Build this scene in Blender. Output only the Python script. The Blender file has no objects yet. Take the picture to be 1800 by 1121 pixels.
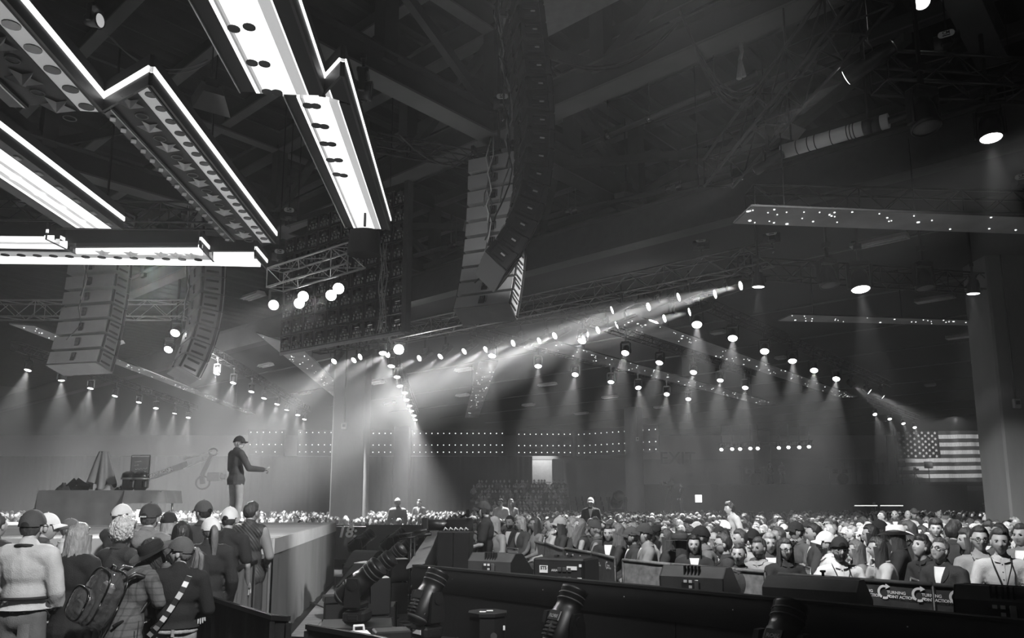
import bpy, math, random
import numpy as np
from mathutils import Vector, Matrix, Euler, Quaternion, noise as mnoise
SC = bpy.context.scene
COL = SC.collection
R = math.radians
random.seed(7)
# ------------------------------------------------------------------ camera
FPX, PCX, PCY, EYE = 1350.0, 900.0, 675.0, 1.78      # focal length and principal point in pixels of an 1800 x 1121 frame
PITCH = math.atan((886 - PCY) / FPX)
cam = bpy.data.cameras.new('camera')
cam_ob = bpy.data.objects.new('camera', cam)
COL.objects.link(cam_ob)
cam_ob.location = (0, 0, EYE)
cam_ob.rotation_euler = (math.pi / 2 + PITCH, 0, 0)
cam.sensor_width = 36
cam.lens = FPX / 1800 * 36
cam.shift_y = (PCY - 560.5) / 1800
cam.clip_end = 400
SC.camera = cam_ob
# ------------------------------------------------------------------ world, exposure
world = bpy.data.worlds.new('world')
SC.world = world
world.use_nodes = True
world.node_tree.nodes['Background'].inputs[0].default_value = (1, 1, 1, 1)
world.node_tree.nodes['Background'].inputs[1].default_value = 0.007
SC.view_settings.view_transform = 'Standard'
SC.view_settings.look = 'None'
SC.view_settings.gamma = 1
SC.view_settings.use_curve_mapping = False
SC.view_settings.exposure = 1.0
SC.display_settings.display_device = 'sRGB'
cy = SC.cycles
cy.use_denoising = True
cy.max_bounces = 4
cy.diffuse_bounces = 2
cy.glossy_bounces = 2
cy.transmission_bounces = 3
cy.transparent_max_bounces = 6
cy.volume_bounces = 0
cy.sample_clamp_indirect = 4
cy.caustics_reflective = False
cy.caustics_refractive = False
HAZE_DENSITY, HAZE_G = 0.0032, 0.3
BEAM_POWER, DOWN_POWER, LED_GAIN = 36000, 3300, 0.52

# ------------------------------------------------------------------ added lamps without fixtures: washes over the audience, the front crowd and the roof
KEYS = [((-1.0, 4.6, 9.5), (4.0, 12.5, 1.2), 4300, 60), ((.6, 6.2, 10), (9, 18, .8), 6500, 38), ((4, 28, 7.7), (4, 42, 0), 700, 130),
        ((3.5, -1.5, 9.5), (-3, 7.5, 1.2), 5200, 36), ((-8, 16.5, 6.9), (-3.2, 6.5, 1.4), 2200, 44), ((7.4, 8.5, 6.4), (-5.0, 14.5, 1.5), 3800, 26), ((-1.9, 11.6, .8), (-6.2, 14.5, 8), 230, 50),
        ((2, 4, 6.5), (4, 16, 14), 30, 120), ((-1, 15, 7.6), (0, 24, 14), 24, 130), ((9, 9, 7.4), (9, 16, 14), 9, 130)]
# ------------------------------------------------------------------ helpers
CT, ST = math.cos(PITCH), math.sin(PITCH)
def ray(px, py):
    u = (px - PCX) / FPX; v = (PCY - py) / FPX
    return Vector((u, CT - v * ST, ST + v * CT))
def at_z(px, py, z):
    r = ray(px, py); return Vector((0, 0, EYE)) + r * ((z - EYE) / r.z)
def at_y(px, py, y):
    r = ray(px, py); return Vector((0, 0, EYE)) + r * (y / r.y)
AX = Vector((.667, .745, 0)).normalized()            # the hall's two building directions
BX = Vector((AX.y, -AX.x, 0))
UP = Vector((0, 0, 1))
def grid(a, b, z): return AX * a + BX * b + UP * z
ORD = ('first second third fourth fifth sixth seventh eighth ninth tenth eleventh twelfth thirteenth fourteenth fifteenth sixteenth seventeenth '
       'eighteenth nineteenth twentieth').split() + ['twenty-' + w for w in 'first second third fourth fifth sixth seventh eighth ninth'.split()] + ['thirtieth'] + \
      ['thirty-' + w for w in 'first second third fourth fifth sixth seventh eighth ninth'.split()]

def frame(d, up=UP):
    """matrix whose local Z runs along d"""
    z = Vector(d).normalized()
    if abs(z.dot(up)) > .98: up = Vector((0, 1, 0)) if abs(z.z) > .9 else UP
    x = up.cross(z).normalized(); y = z.cross(x)
    return Matrix((x, y, z)).transposed().to_4x4()

class MB:
    """collects shapes into one mesh"""
    def __init__(s): s.v = []; s.f = []; s.m = []; s.sm = []
    def add(s, vs, fs, mat=0, smooth=False, T=None):
        o = len(s.v)
        if T is not None: vs = [T @ Vector(v) for v in vs]
        s.v.extend(tuple(v) for v in vs)
        for f in fs: s.f.append(tuple(i + o for i in f)); s.m.append(mat); s.sm.append(smooth)
        return s
    def box(s, c, d, T=None, mat=0, bev=0.0):
        hx, hy, hz = d[0] / 2, d[1] / 2, d[2] / 2
        cx, cy_, cz = c
        if not bev:
            vs = [(cx + x * hx, cy_ + y * hy, cz + z * hz) for z in (-1, 1) for y in (-1, 1) for x in (-1, 1)]
            return s.add(vs, [(0, 2, 3, 1), (4, 5, 7, 6), (0, 1, 5, 4), (2, 6, 7, 3), (0, 4, 6, 2), (1, 3, 7, 5)], mat, False, T)
        b = min(bev, hx * .9, hy * .9, hz * .9)
        vs = []; idx = {}
        for z in (-1, 1):
            for y in (-1, 1):
                for x in (-1, 1):
                    for k in range(3):
                        e = [hx - b, hy - b, hz - b]; e[k] = (hx, hy, hz)[k]
                        idx[(x, y, z, k)] = len(vs)
                        vs.append((cx + x * e[0], cy_ + y * e[1], cz + z * e[2]))
        fs = []
        q = [(-1, -1), (1, -1), (1, 1), (-1, 1)]
        for sg in (-1, 1):
            o = 1 if sg > 0 else -1
            fs.append([idx[(a, b_, sg, 2)] for a, b_ in q][::o])
            fs.append([idx[(sg, a, b_, 0)] for a, b_ in q][::o])
            fs.append([idx[(a, sg, b_, 1)] for a, b_ in q][::-o])
        for i in (-1, 1):
            for j in (-1, 1):
                o = i * j
                fs.append([idx[(-1, i, j, 1)], idx[(1, i, j, 1)], idx[(1, i, j, 2)], idx[(-1, i, j, 2)]][::-o if o else 1])
                fs.append([idx[(i, -1, j, 2)], idx[(i, 1, j, 2)], idx[(i, 1, j, 0)], idx[(i, -1, j, 0)]][::-o])
                fs.append([idx[(i, j, -1, 0)], idx[(i, j, 1, 0)], idx[(i, j, 1, 1)], idx[(i, j, -1, 1)]][::-o])
        for x in (-1, 1):
            for y in (-1, 1):
                for z in (-1, 1):
                    fs.append([idx[(x, y, z, 0)], idx[(x, y, z, 1)], idx[(x, y, z, 2)]][::x * y * z])
        return s.add(vs, fs, mat, False, T)
    def bar(s, p, q, w, h=None, mat=0, up=UP):
        p = Vector(p); q = Vector(q); h = w if h is None else h
        L = (q - p).length
        T = Matrix.Translation((p + q) / 2) @ frame(q - p, up)
        return s.box((0, 0, 0), (w, h, L), T, mat)
    def tube(s, pts, r, n=6, mat=0, cap=True, smooth=True):
        pts = [Vector(p) for p in pts]
        rs = r if isinstance(r, (list, tuple)) else [r] * len(pts)
        vs = []; X = None
        for i, p in enumerate(pts):
            d = (pts[min(i + 1, len(pts) - 1)] - pts[max(i - 1, 0)])
            if d.length < 1e-9: d = UP.copy()
            d.normalize()
            if X is None:
                a = UP if abs(d.z) < .9 else Vector((1, 0, 0))
                X = a.cross(d).normalized()
            else:
                X = (X - d * X.dot(d)).normalized()
            Y = d.cross(X)
            for k in range(n):
                t = 2 * math.pi * k / n
                vs.append(p + (X * math.cos(t) + Y * math.sin(t)) * rs[i])
        fs = []
        for i in range(len(pts) - 1):
            for k in range(n):
                k2 = (k + 1) % n
                fs.append((i * n + k, i * n + k2, (i + 1) * n + k2, (i + 1) * n + k))
        s.add(vs, fs, mat, smooth)
        if cap:
            o = len(s.v) - len(vs)
            s.f.append(tuple(o + k for k in range(n))[::-1]); s.m.append(mat); s.sm.append(False)
            b = o + (len(pts) - 1) * n
            s.f.append(tuple(b + k for k in range(n))); s.m.append(mat); s.sm.append(False)
        return s
    def lathe(s, prof, n=16, T=None, mat=0, smooth=True, sx=1, sy=1, cap=True):
        vs = [(r * math.cos(2 * math.pi * k / n) * sx, r * math.sin(2 * math.pi * k / n) * sy, z) for r, z in prof for k in range(n)]
        fs = []
        for i in range(len(prof) - 1):
            for k in range(n):
                k2 = (k + 1) % n
                fs.append((i * n + k, i * n + k2, (i + 1) * n + k2, (i + 1) * n + k))
        s.add(vs, fs, mat, smooth, T)
        if cap:
            o = len(s.v) - len(vs)
            for b, rv in ((0, True), ((len(prof) - 1) * n, False)):
                f = tuple(o + b + k for k in range(n))
                s.f.append(f[::-1] if rv else f); s.m.append(mat); s.sm.append(False)
        return s
    def prism(s, poly, ex, mat=0, T=None):
        """poly: 3-D points of a flat outline; ex: extrusion vector"""
        n = len(poly); ex = Vector(ex)
        vs = [Vector(p) for p in poly] + [Vector(p) + ex for p in poly]
        nrm = sum(((vs[i]).cross(vs[(i + 1) % n]) for i in range(n)), Vector())
        fs = [tuple(range(n))[::-1], tuple(range(n, 2 * n))] + [(i, (i + 1) % n, n + (i + 1) % n, n + i) for i in range(n)]
        if nrm.dot(ex) < 0: fs = [f[::-1] for f in fs]
        return s.add(vs, fs, mat, False, T)
    def quad(s, a, b, c, d, mat=0): return s.add([a, b, c, d], [(0, 1, 2, 3)], mat)
    def sheet(s, fn, nu, nv, mat=0, smooth=True, closed_u=False):
        vs = [fn(i / nu if not closed_u else i / nu, j / nv) for j in range(nv + 1) for i in range(nu + (0 if closed_u else 1))]
        w = nu + (0 if closed_u else 1); fs = []
        for j in range(nv):
            for i in range(nu):
                i2 = (i + 1) % w
                fs.append((j * w + i, j * w + i2, (j + 1) * w + i2, (j + 1) * w + i))
        return s.add(vs, fs, mat, smooth)
    def ball(s, c, r, n=8, mat=0, T=None):
        r = r if isinstance(r, (tuple, list)) else (r, r, r)
        vs = []; m = n // 2 + 1
        for j in range(1, m):
            t = math.pi * j / m
            for k in range(n):
                a = 2 * math.pi * k / n
                vs.append((c[0] + r[0] * math.sin(t) * math.cos(a), c[1] + r[1] * math.sin(t) * math.sin(a), c[2] - r[2] * math.cos(t)))
        fs = []
        for j in range(m - 2):
            for k in range(n):
                fs.append((j * n + k, j * n + (k + 1) % n, (j + 1) * n + (k + 1) % n, (j + 1) * n + k))
        b = len(vs); vs += [(c[0], c[1], c[2] - r[2]), (c[0], c[1], c[2] + r[2])]
        for k in range(n):
            fs.append((b, (k + 1) % n, k)); fs.append((b + 1, (m - 2) * n + k, (m - 2) * n + (k + 1) % n))
        return s.add(vs, fs, mat, True, T)
    def mesh(s, name, mats):
        me = bpy.data.meshes.new(name)
        me.from_pydata(s.v, [], s.f)
        me.polygons.foreach_set('material_index', s.m)
        me.polygons.foreach_set('use_smooth', s.sm)
        for m in (mats if isinstance(mats, (list, tuple)) else [mats]): me.materials.append(m)
        me.update()
        return me
    def build(s, name, mats, parent=None, T=None): return put(name, s.mesh(name, mats), parent, T)

def put(name, me, parent=None, T=None):
    o = bpy.data.objects.new(name, me)
    COL.objects.link(o)
    if parent is not None: o.parent = parent
    if T is not None: o.matrix_local = T
    return o
def tag(o, label=None, cat=None, group=None, kind=None):
    if label: o['label'] = label
    if cat: o['category'] = cat
    if group: o['group'] = group
    if kind: o['kind'] = kind
    return o
def thing(name, label, cat, loc=(0, 0, 0), rz=0, group=None, T=None):
    o = bpy.data.objects.new(name, None)
    COL.objects.link(o)
    o.empty_display_size = .1
    o.matrix_world = T if T is not None else Matrix.Translation(loc) @ Matrix.Rotation(rz, 4, 'Z')
    return tag(o, label, cat, group)
def structure(name, loc=(0, 0, 0), T=None):
    o = bpy.data.objects.new(name, None); COL.objects.link(o)
    o.matrix_world = T if T is not None else Matrix.Translation(loc)
    o['kind'] = 'structure'
    return o
def dup(o, parent=None, T=None, label=None, group=None, kids=None):
    c = o.copy(); COL.objects.link(c)
    c.parent = parent
    if T is not None: c.matrix_world = T
    if label: c['label'] = label
    if group: c['group'] = group
    for ch in (kids[o.name] if kids else o.children): dup(ch, c, None, None, None, kids)
    return c
WORK = bpy.data.scenes.new('workbench')              # scratch scene for evaluating modifiers, removed at the end
def settle(o):
    WORK.collection.objects.link(o)
    WORK.view_layers[0].update(); dg = WORK.view_layers[0].depsgraph
    return bpy.data.meshes.new_from_object(o.evaluated_get(dg))
def text_mesh(body, size, mat, bold=0.0, shear=0.0, spacing=1.0, depth=0.0):
    cu = bpy.data.curves.new('lettering', 'FONT')
    cu.body = body; cu.size = size; cu.offset = bold; cu.shear = shear; cu.space_character = spacing
    cu.align_x = 'CENTER'; cu.align_y = 'CENTER'; cu.extrude = depth; cu.resolution_u = 3
    o = bpy.data.objects.new('lettering', cu)
    me = settle(o)
    bpy.data.objects.remove(o); bpy.data.curves.remove(cu)
    me.materials.clear(); me.materials.append(mat)
    return me

# ------------------------------------------------------------------ materials
def mat(name, v, rough=.7, metal=0.0, amt=.2, scale=6.0, bump=0.0, bscale=None, detail=4, stretch=None, coat=0.0, objcol=False, spec=.5):
    m = bpy.data.materials.new(name); m.use_nodes = True
    nt = m.node_tree; b = nt.nodes['Principled BSDF']
    b.inputs['Roughness'].default_value = rough
    b.inputs['Metallic'].default_value = metal
    b.inputs['Coat Weight'].default_value = coat
    b.inputs['Specular IOR Level'].default_value = spec
    tc = nt.nodes.new('ShaderNodeTexCoord'); src = tc.outputs['Object']
    if stretch:
        mp = nt.nodes.new('ShaderNodeMapping'); mp.inputs['Scale'].default_value = stretch
        nt.links.new(src, mp.inputs[0]); src = mp.outputs[0]
    n = nt.nodes.new('ShaderNodeTexNoise'); n.inputs['Scale'].default_value = scale; n.inputs['Detail'].default_value = detail
    nt.links.new(src, n.inputs['Vector'])
    mr = nt.nodes.new('ShaderNodeMapRange')
    mr.inputs[1].default_value = .25; mr.inputs[2].default_value = .75
    mr.inputs[3].default_value = (1 - amt) * (1 if objcol else v); mr.inputs[4].default_value = (1 + amt) * (1 if objcol else v)
    nt.links.new(n.outputs[0], mr.inputs[0])
    out = mr.outputs[0]
    if objcol:
        oi = nt.nodes.new('ShaderNodeObjectInfo')
        mx = nt.nodes.new('ShaderNodeVectorMath'); mx.operation = 'SCALE'
        nt.links.new(oi.outputs['Color'], mx.inputs[0]); nt.links.new(out, mx.inputs['Scale']); out = mx.outputs[0]
    nt.links.new(out, b.inputs['Base Color'])
    if bump:
        n2 = nt.nodes.new('ShaderNodeTexNoise'); n2.inputs['Scale'].default_value = bscale or scale * 3; n2.inputs['Detail'].default_value = 5
        nt.links.new(src, n2.inputs['Vector'])
        bp = nt.nodes.new('ShaderNodeBump'); bp.inputs['Strength'].default_value = bump; bp.inputs['Distance'].default_value = .03
        nt.links.new(n2.outputs[0], bp.inputs['Height']); nt.links.new(bp.outputs[0], b.inputs['Normal'])
    return m
def glow(name, v, strength):
    m = bpy.data.materials.new(name); m.use_nodes = True
    b = m.node_tree.nodes['Principled BSDF']
    b.inputs['Base Color'].default_value = (v, v, v, 1)
    b.inputs['Emission Color'].default_value = (1, 1, 1, 1)
    b.inputs['Emission Strength'].default_value = strength
    b.inputs['Roughness'].default_value = .4
    return m
M_FLOOR = mat('dark_carpet', .02, .95, 0, .35, 1.5, .2, 60)
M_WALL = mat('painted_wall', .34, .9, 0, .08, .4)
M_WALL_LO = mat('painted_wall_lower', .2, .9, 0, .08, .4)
M_CONC = mat('concrete', .20, .88, 0, .18, 1.2, .15, 14, stretch=(1, 1, .35))
M_CEIL = mat('soffit_board', .035, .95, 0, .15, .6)
M_DECK = mat('roof_deck', .022, .85, 0, .25, .8)
M_STEEL = mat('painted_steel', .085, .65, .1, .15, 1.0)
M_STEEL2 = mat('steel_flange', .17, .6, .1, .15, 1.0)
M_BLK = mat('black_plastic', .009, .42, 0, .3, 9, .05, 120)
M_BLKM = mat('black_matte', .007, .8, 0, .3, 5)
M_BLKG = mat('black_gloss', .006, .25, 0, .3, 5)
M_TRUSS = mat('black_truss', .025, .4, .5, .3, 8)
M_ALU = mat('bare_aluminium', .42, .35, .9, .15, 10)
M_CHROME = mat('chrome', .75, .2, 1.0, .1, 20)
M_SPK = mat('speaker_grey', .24, .55, 0, .12, 3)
M_GRILLE = mat('speaker_grille', .008, .6, .2, .3, 40, .3, 200)
M_WHITE = mat('white_paint', .75, .5, 0, .06, 4)
M_PALE = mat('pale_enamel', .5, .5, 0, .1, 3)
M_GREY = mat('mid_grey', .22, .6, 0, .15, 4)
M_DGREY = mat('dark_grey', .045, .6, 0, .2, 5)
M_STAR = mat('star_foil', .8, .35, .15, .15, 8)
M_BOARD = mat('star_panel', .5, .35, .2, .4, 1.0)  # colour mottling stands in for wispy reflections on the slabs
M_STAGE = mat('stage_deck', .45, .45, 0, .35, 1.2, .05, 20, stretch=(.4, 1.6, 1))
M_LIP = mat('stage_lip', .5, .6, 0, .12, 3)
M_SKIRT = mat('stage_skirt', .17, .85, 0, .22, 1.6, .12, 9, stretch=(1, 1, .3))
M_DRAPE = mat('grey_drape', .16, .9, 0, .3, 2.5, .35, 7, stretch=(3, 3, .5))
M_BDRAPE = mat('black_drape', .007, .9, 0, .4, 2, .4, 6)
M_WALLPANEL = mat('black_panel', .008, .55, 0, .3, 1.4, .1, 20)
M_WOOD = mat('plank', .34, .7, 0, .3, 2, .1, 10, stretch=(1, 6, 1))
M_CABLE = mat('cable', .05, .5, 0, .3, 10)
M_CABLE_P = mat('pale_cable', .4, .5, 0, .3, 10)
M_CLOTH = mat('cloth', 1, .88, 0, .16, 7, .22, 110, objcol=True, spec=.25)
M_HAIR = mat('hair', 1, .5, 0, .45, 30, .5, 70, objcol=True, stretch=(1, 1, .25))
M_SKIN = mat('skin', .37, .5, 0, .1, 12, .05, 90)
M_SKIN2 = mat('skin_dark', .24, .5, 0, .1, 12, .05, 90)  # darker skin tone
M_EYE = mat('eye', .02, .2)
M_EYEW = mat('eye_white', .6, .3)
M_LIPS = mat('lips', .2, .4)
M_LED = glow('led_white', .8, 1.7 * LED_GAIN)
M_LEDP = glow('led_panel', .8, 1.15 * LED_GAIN)
M_LEDS = glow('led_soft', .6, .42 * LED_GAIN)
M_LEDM = glow('led_dim', .5, .22 * LED_GAIN)
M_TINY = glow('pin_lamp', .8, 1.0)
M_LENS = glow('lamp_lens', .8, 5)
M_LENSB = glow('lamp_lens_bright', .8, 30)
M_LENSD = glow('lamp_lens_dim', .8, 2.0)
M_SCREEN = glow('screen', .5, .7)
def glass(name):
    m = bpy.data.materials.new(name); m.use_nodes = True
    b = m.node_tree.nodes['Principled BSDF']
    b.inputs['Base Color'].default_value = (.7, .7, .7, 1); b.inputs['Roughness'].default_value = .08
    b.inputs['Alpha'].default_value = .22
    return m
M_VINYL = glass('clear_vinyl')

def lamp(p, target, watts, angle, blend=.5, radius=.08, parent=None, name='spot_lamp'):
    l = bpy.data.lights.new(name, 'SPOT')
    l.energy = watts; l.spot_size = R(angle); l.spot_blend = blend; l.shadow_soft_size = radius
    o = bpy.data.objects.new(name, l); COL.objects.link(o)
    d = Vector(target) - Vector(p)
    T = Matrix.Translation(p) @ d.to_track_quat('-Z', 'Y').to_matrix().to_4x4()
    if parent is not None:
        o.parent = parent; o.matrix_local = parent.matrix_world.inverted() @ T
    else: o.matrix_world = T
    return o
for p_, t_, w_, a_ in KEYS: lamp(p_, t_, w_, a_, .8, .25, name='fill_lamp')
# ================================================================== the hall
SOFFIT_Z, CHORD_Z, DECK_Z = 8.6, 12.0, 16.0
m = MB(); m.box((0, 36, -.1), (150, 100, .2))
tag(m.build('floor', M_FLOOR), kind='structure')
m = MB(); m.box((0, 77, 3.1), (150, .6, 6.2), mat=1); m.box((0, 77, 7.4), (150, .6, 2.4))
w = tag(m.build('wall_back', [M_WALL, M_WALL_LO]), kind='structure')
m = MB(); m.box((62, 36, 4.5), (.6, 82, 9)); tag(m.build('wall_right', [M_WALL]), kind='structure')
m = MB(); m.box((-62, 36, 4.5), (.6, 82, 9)); tag(m.build('wall_left', [M_WALL]), kind='structure')
# low soffit beyond the high bay
a0 = 16.9
m = MB()
m.prism([grid(a0, -110, SOFFIT_Z), grid(a0, 75, SOFFIT_Z), grid(130, 75, SOFFIT_Z), grid(130, -110, SOFFIT_Z)], (0, 0, .25))
soffit = tag(m.build('ceiling_low', M_CEIL), kind='structure')
m = MB()
for a, z, w, h in ((a0, SOFFIT_Z + .1, .5, .2), (a0 - .05, SOFFIT_Z + .5, .2, .9), (a0 + .05, SOFFIT_Z + .95, .45, .1)):
    m.bar(grid(a, -110, z), grid(a, 70, z), w, h)
tag(m.build('trim_1', M_DGREY), kind='structure')
# faint joints of the soffit boards
for k in range(10):
    a = a0 + 4 + k * 5.2
    m = MB(); m.bar(grid(a, -45, SOFFIT_Z - .02), grid(a, 40, SOFFIT_Z - .02), .12, .05)
    put('beam', m.mesh('beam', M_STEEL), soffit)
# high roof: ribbed deck, purlins, two trusses meeting at a post
m = MB()
pts = []; n = 460
for i in range(n):
    b = -108 + i * .3
    z = DECK_Z + (0 if i % 4 < 2 else .14)
    pts.append((b, z))
vs = []; fs = []
for b, z in pts:
    vs += [grid(-6, b, z), grid(62, b, z)]
for i in range(n - 1): fs.append((2 * i, 2 * i + 2, 2 * i + 3, 2 * i + 1))
m.add(vs, fs)
deck = tag(m.build('ceiling_high', M_DECK), kind='structure')
for k in range(17):
    a = -3 + k * 2.6
    m = MB()
    m.bar(grid(a, -40, DECK_Z - .3), grid(a, 25, DECK_Z - .3), .1, .5)
    m.bar(grid(a, -40, DECK_Z - .55), grid(a, 25, DECK_Z - .55), .34, .06, 1)
    put('purlin', m.mesh('purlin', [M_STEEL, M_STEEL2]), deck)

def roof_truss(along, off, s0, s1, posts, name='beam'):
    P = (lambda t, z: grid(t, off, z)) if along == 'a' else (lambda t, z: grid(off, t, z))
    t = structure(name, P(s0, CHORD_Z)); inv = t.matrix_world.inverted()
    tr = lambda v: inv @ v
    for z, w, h in ((CHORD_Z, .62, .16), (DECK_Z - .75, .4, .12)):
        m = MB()
        m.bar(tr(P(s0, z)), tr(P(s1, z)), w, .06, 1)
        m.bar(tr(P(s0, z + .38)), tr(P(s1, z + .38)), .14, .72)
        m.bar(tr(P(s0, z + .76)), tr(P(s1, z + .76)), w, .06)
        m.build('bottom_chord' if z == CHORD_Z else 'top_chord', [M_STEEL, M_STEEL2], t)
    for i, s in enumerate(posts):
        m = MB(); m.box((0, 0, 0), (.42, .42, DECK_Z - CHORD_Z - 1.1), Matrix.Translation(tr(P(s, (CHORD_Z + DECK_Z) / 2))) @ Matrix.Rotation(math.atan2(AX.y, AX.x), 4, 'Z'))
        m.build('post', M_STEEL, t)
    for i in range(len(posts) - 1):
        lo, hi = P(posts[i], CHORD_Z + .7), P(posts[i + 1], DECK_Z - .9)
        if i % 2: lo, hi = P(posts[i + 1], CHORD_Z + .7), P(posts[i], DECK_Z - .9)
        m = MB(); m.bar(tr(lo), tr(hi), .22, .26); m.build('brace', M_STEEL, t)
        for s in (posts[i], posts[i + 1]): pass
    return t
roof_truss('a', -14.05, -2, 36, [-1, 3, 7, 11, 14.9, 18.6, 22.4, 26.2, 30, 33.8])
roof_truss('a', -2.7, -2, 20, [-1, 3, 7, 11, 14.9, 19])
roof_truss('a', -25.4, -2, 30, [-1, 3, 7, 11, 14.9, 19, 23, 27])
roof_truss('b', 14.9, -45, 12, [-41, -37, -33, -29.2, -25.4, -21.6, -17.8, -14.05, -10.3, -6.5, -2.7, 1.2, 5, 9])
# cross bracing beyond the second truss
br = structure('beam', grid(18, -20, CHORD_Z)); inv = br.matrix_world.inverted()
for k, (p, q) in enumerate([(grid(18, -22, CHORD_Z + .3), grid(26, -14.2, CHORD_Z + .3)), (grid(26, -22, CHORD_Z + .3), grid(18, -14.2, CHORD_Z + .3)), (grid(18, -14, CHORD_Z + .3), grid(24, -4, CHORD_Z + .3)), (grid(25, -14, CHORD_Z + .3), grid(18, -4, CHORD_Z + .3)),
                             (grid(22.4, -14, CHORD_Z + .4), grid(22.4, -3, CHORD_Z + .4)), (grid(22.4, -32, CHORD_Z + .4), grid(22.4, -14, CHORD_Z + .4)), (grid(16, -13.5, CHORD_Z + 3), grid(22, -13.5, CHORD_Z)), (grid(22.4, -12, CHORD_Z), grid(22.4, -8, DECK_Z - .7)), (grid(22.4, -4, CHORD_Z), grid(22.4, -8, DECK_Z - .7))]):
    m = MB(); m.bar(inv @ p, inv @ q, .22, .22); m.build('brace', M_STEEL, br)
# sprinkler pipes with bright couplings
def pipe(p, q, r, ks):
    t = thing('sprinkler_pipe', None, 'pipe', p); inv = t.matrix_world.inverted()
    p = inv @ Vector(p); q = inv @ Vector(q)
    m = MB(); m.tube([p, q], r, 8); m.build('run', M_STEEL2, t)
    for k in ks:
        c = p.lerp(q, k); d = (q - p).normalized()
        m = MB(); m.tube([c - d * .09, c + d * .09], r * 1.35, 8); m.build('coupling', M_CHROME, t)
        m = MB(); m.bar(c, c + UP * 1.2, .025); m.build('hanger', M_STEEL, t)
    return t
tag(pipe(at_z(945, 385, 11.2), at_z(1285, 308, 11.2), .09, (.18, .22, .71, .76, .9)), 'long sprinkler pipe with bright couplings crossing right of the large speaker hang')
tag(pipe(at_z(728, 450, 11.2), at_z(835, 420, 11.2), .09, (.62, .7, .88)), 'short sprinkler pipe with bright couplings between video wall and speaker hang')
tag(pipe(at_z(1015, 262, 13.2), at_z(1330, 128, 13.2), .08, (.2, .45, .8)), 'thin pipe run just above the bright roof beam flange')

# concrete columns
def column(px0, px1, pyb, Y, z1, label, round_=False, conduit=(), box=None):
    p0 = at_y(px0, 880, Y); p1 = at_y(px1, 880, Y); w = p1.x - p0.x
    c = structure('column', ((p0.x + p1.x) / 2, Y + w / 2, 0)); tag(c, label)
    m = MB()
    if round_: m.lathe([(w / 2, 0), (w / 2, z1)], 24)
    else: m.box((0, 0, z1 / 2), (w, w, z1), bev=.05)
    m.build('shaft', M_CONC, c)
    for fx, zz0, zz1 in conduit:
        m = MB(); m.tube([(fx * w, -w / 2 - .02, zz0), (fx * w, -w / 2 - .02, zz1)], .022, 6)
        m.build('conduit', M_DGREY, c)
        m = MB(); m.box((fx * w, -w / 2 - .06, zz0 - .1), (.2, .1, .26), bev=.02); m.box((fx * w, -w / 2 - .12, zz0 - .08), (.1, .03, .1), mat=1); m.build('junction_box', [M_PALE, M_DGREY], c)
    return c
column(579, 637, 890, 30, 8.7, 'square concrete column rising behind the speaker on stage', conduit=[(-.12, 4.9, 8.6)])
column(690, 717, 880, 68, 8.7, 'distant slim column under the lamp rows')
column(1103, 1136, 870, 54, 8.7, 'round concrete column left of the far camera riser', True, conduit=[(.1, 6.4, 8.6)])
column(1775, 1852, 950, 20.5, 8.7, 'near concrete column at the right frame edge', conduit=[(-.15, 4.55, 8.6)])
column(1336, 1360, 860, 72, 8.7, 'dim wall pier behind the band riser')

# linear ceiling fixtures
def fixture(px, py, lpx, ang, label, Y=None, z=SOFFIT_Z - .12):
    c = at_z(px, py, z); d = BX if ang == 'b' else AX
    L = lpx * (c.y / FPX) * 1.25
    t = thing('strip_light', label, 'light fixture', c, math.atan2(d.y, d.x), 'unlit strip lights under the soffit')
    m = MB(); m.prism([(-L / 2, -.12, .06), (-L / 2, .12, .06), (-L / 2, .2, -.06), (-L / 2, -.2, -.06)], (L, 0, 0)); m.build('reflector', M_PALE, t)
    m = MB()
    for y in (-.09, .09): m.tube([(-L / 2 + .05, y, -.08), (L / 2 - .05, y, -.08)], .02, 6)
    m.build('tube', M_WHITE, t)
    m = MB(); m.box((0, 0, .09), (L * .98, .1, .06)); m.build('housing', M_STEEL, t)
for i, (px, py, l, where) in enumerate([(1545, 423, 78, 'bright and nearest, below the big star panel'), (1643, 524, 52, 'left of the right-hand column, above the thin star panel'), (1699, 589, 53, 'under the thin star panel beside the column'),
        (1262, 583, 20, 'behind the first audience downlight'), (1740, 634, 45, 'low beside the right-hand column'), (815, 649, 30, 'left of the upright star panel'), (663, 672, 26, 'right of the big concrete column, nearer one'),
        (685, 708, 22, 'right of the big concrete column, farther one'), (962, 675, 30, 'between the first two audience downlight rows'), (813, 694, 22, 'left of the upright star panel, farther one'), (467, 641, 28, 'left of the video wall bottom corner'),
        (537, 690, 22, 'left of the big concrete column'), (1372, 628, 14, 'above the long star panel, small'), (445, 519, 44, 'in front of the left video wall edge'), (205, 602, 26, 'between the two left speaker hangs'), (340, 665, 24, 'right of the curved left speaker hang'),
        (1072, 697, 25, 'beyond the second downlight row'), (1157, 715, 12, 'right of the round column top'), (1022, 726, 22, 'left of the round column top'), (929, 711, 20, 'between upright star panel and round column'), (1635, 676, 14, 'far back, small, above the flag')]):
    fixture(px, py, l, 'b', 'unlit white strip light %s' % where)

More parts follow.
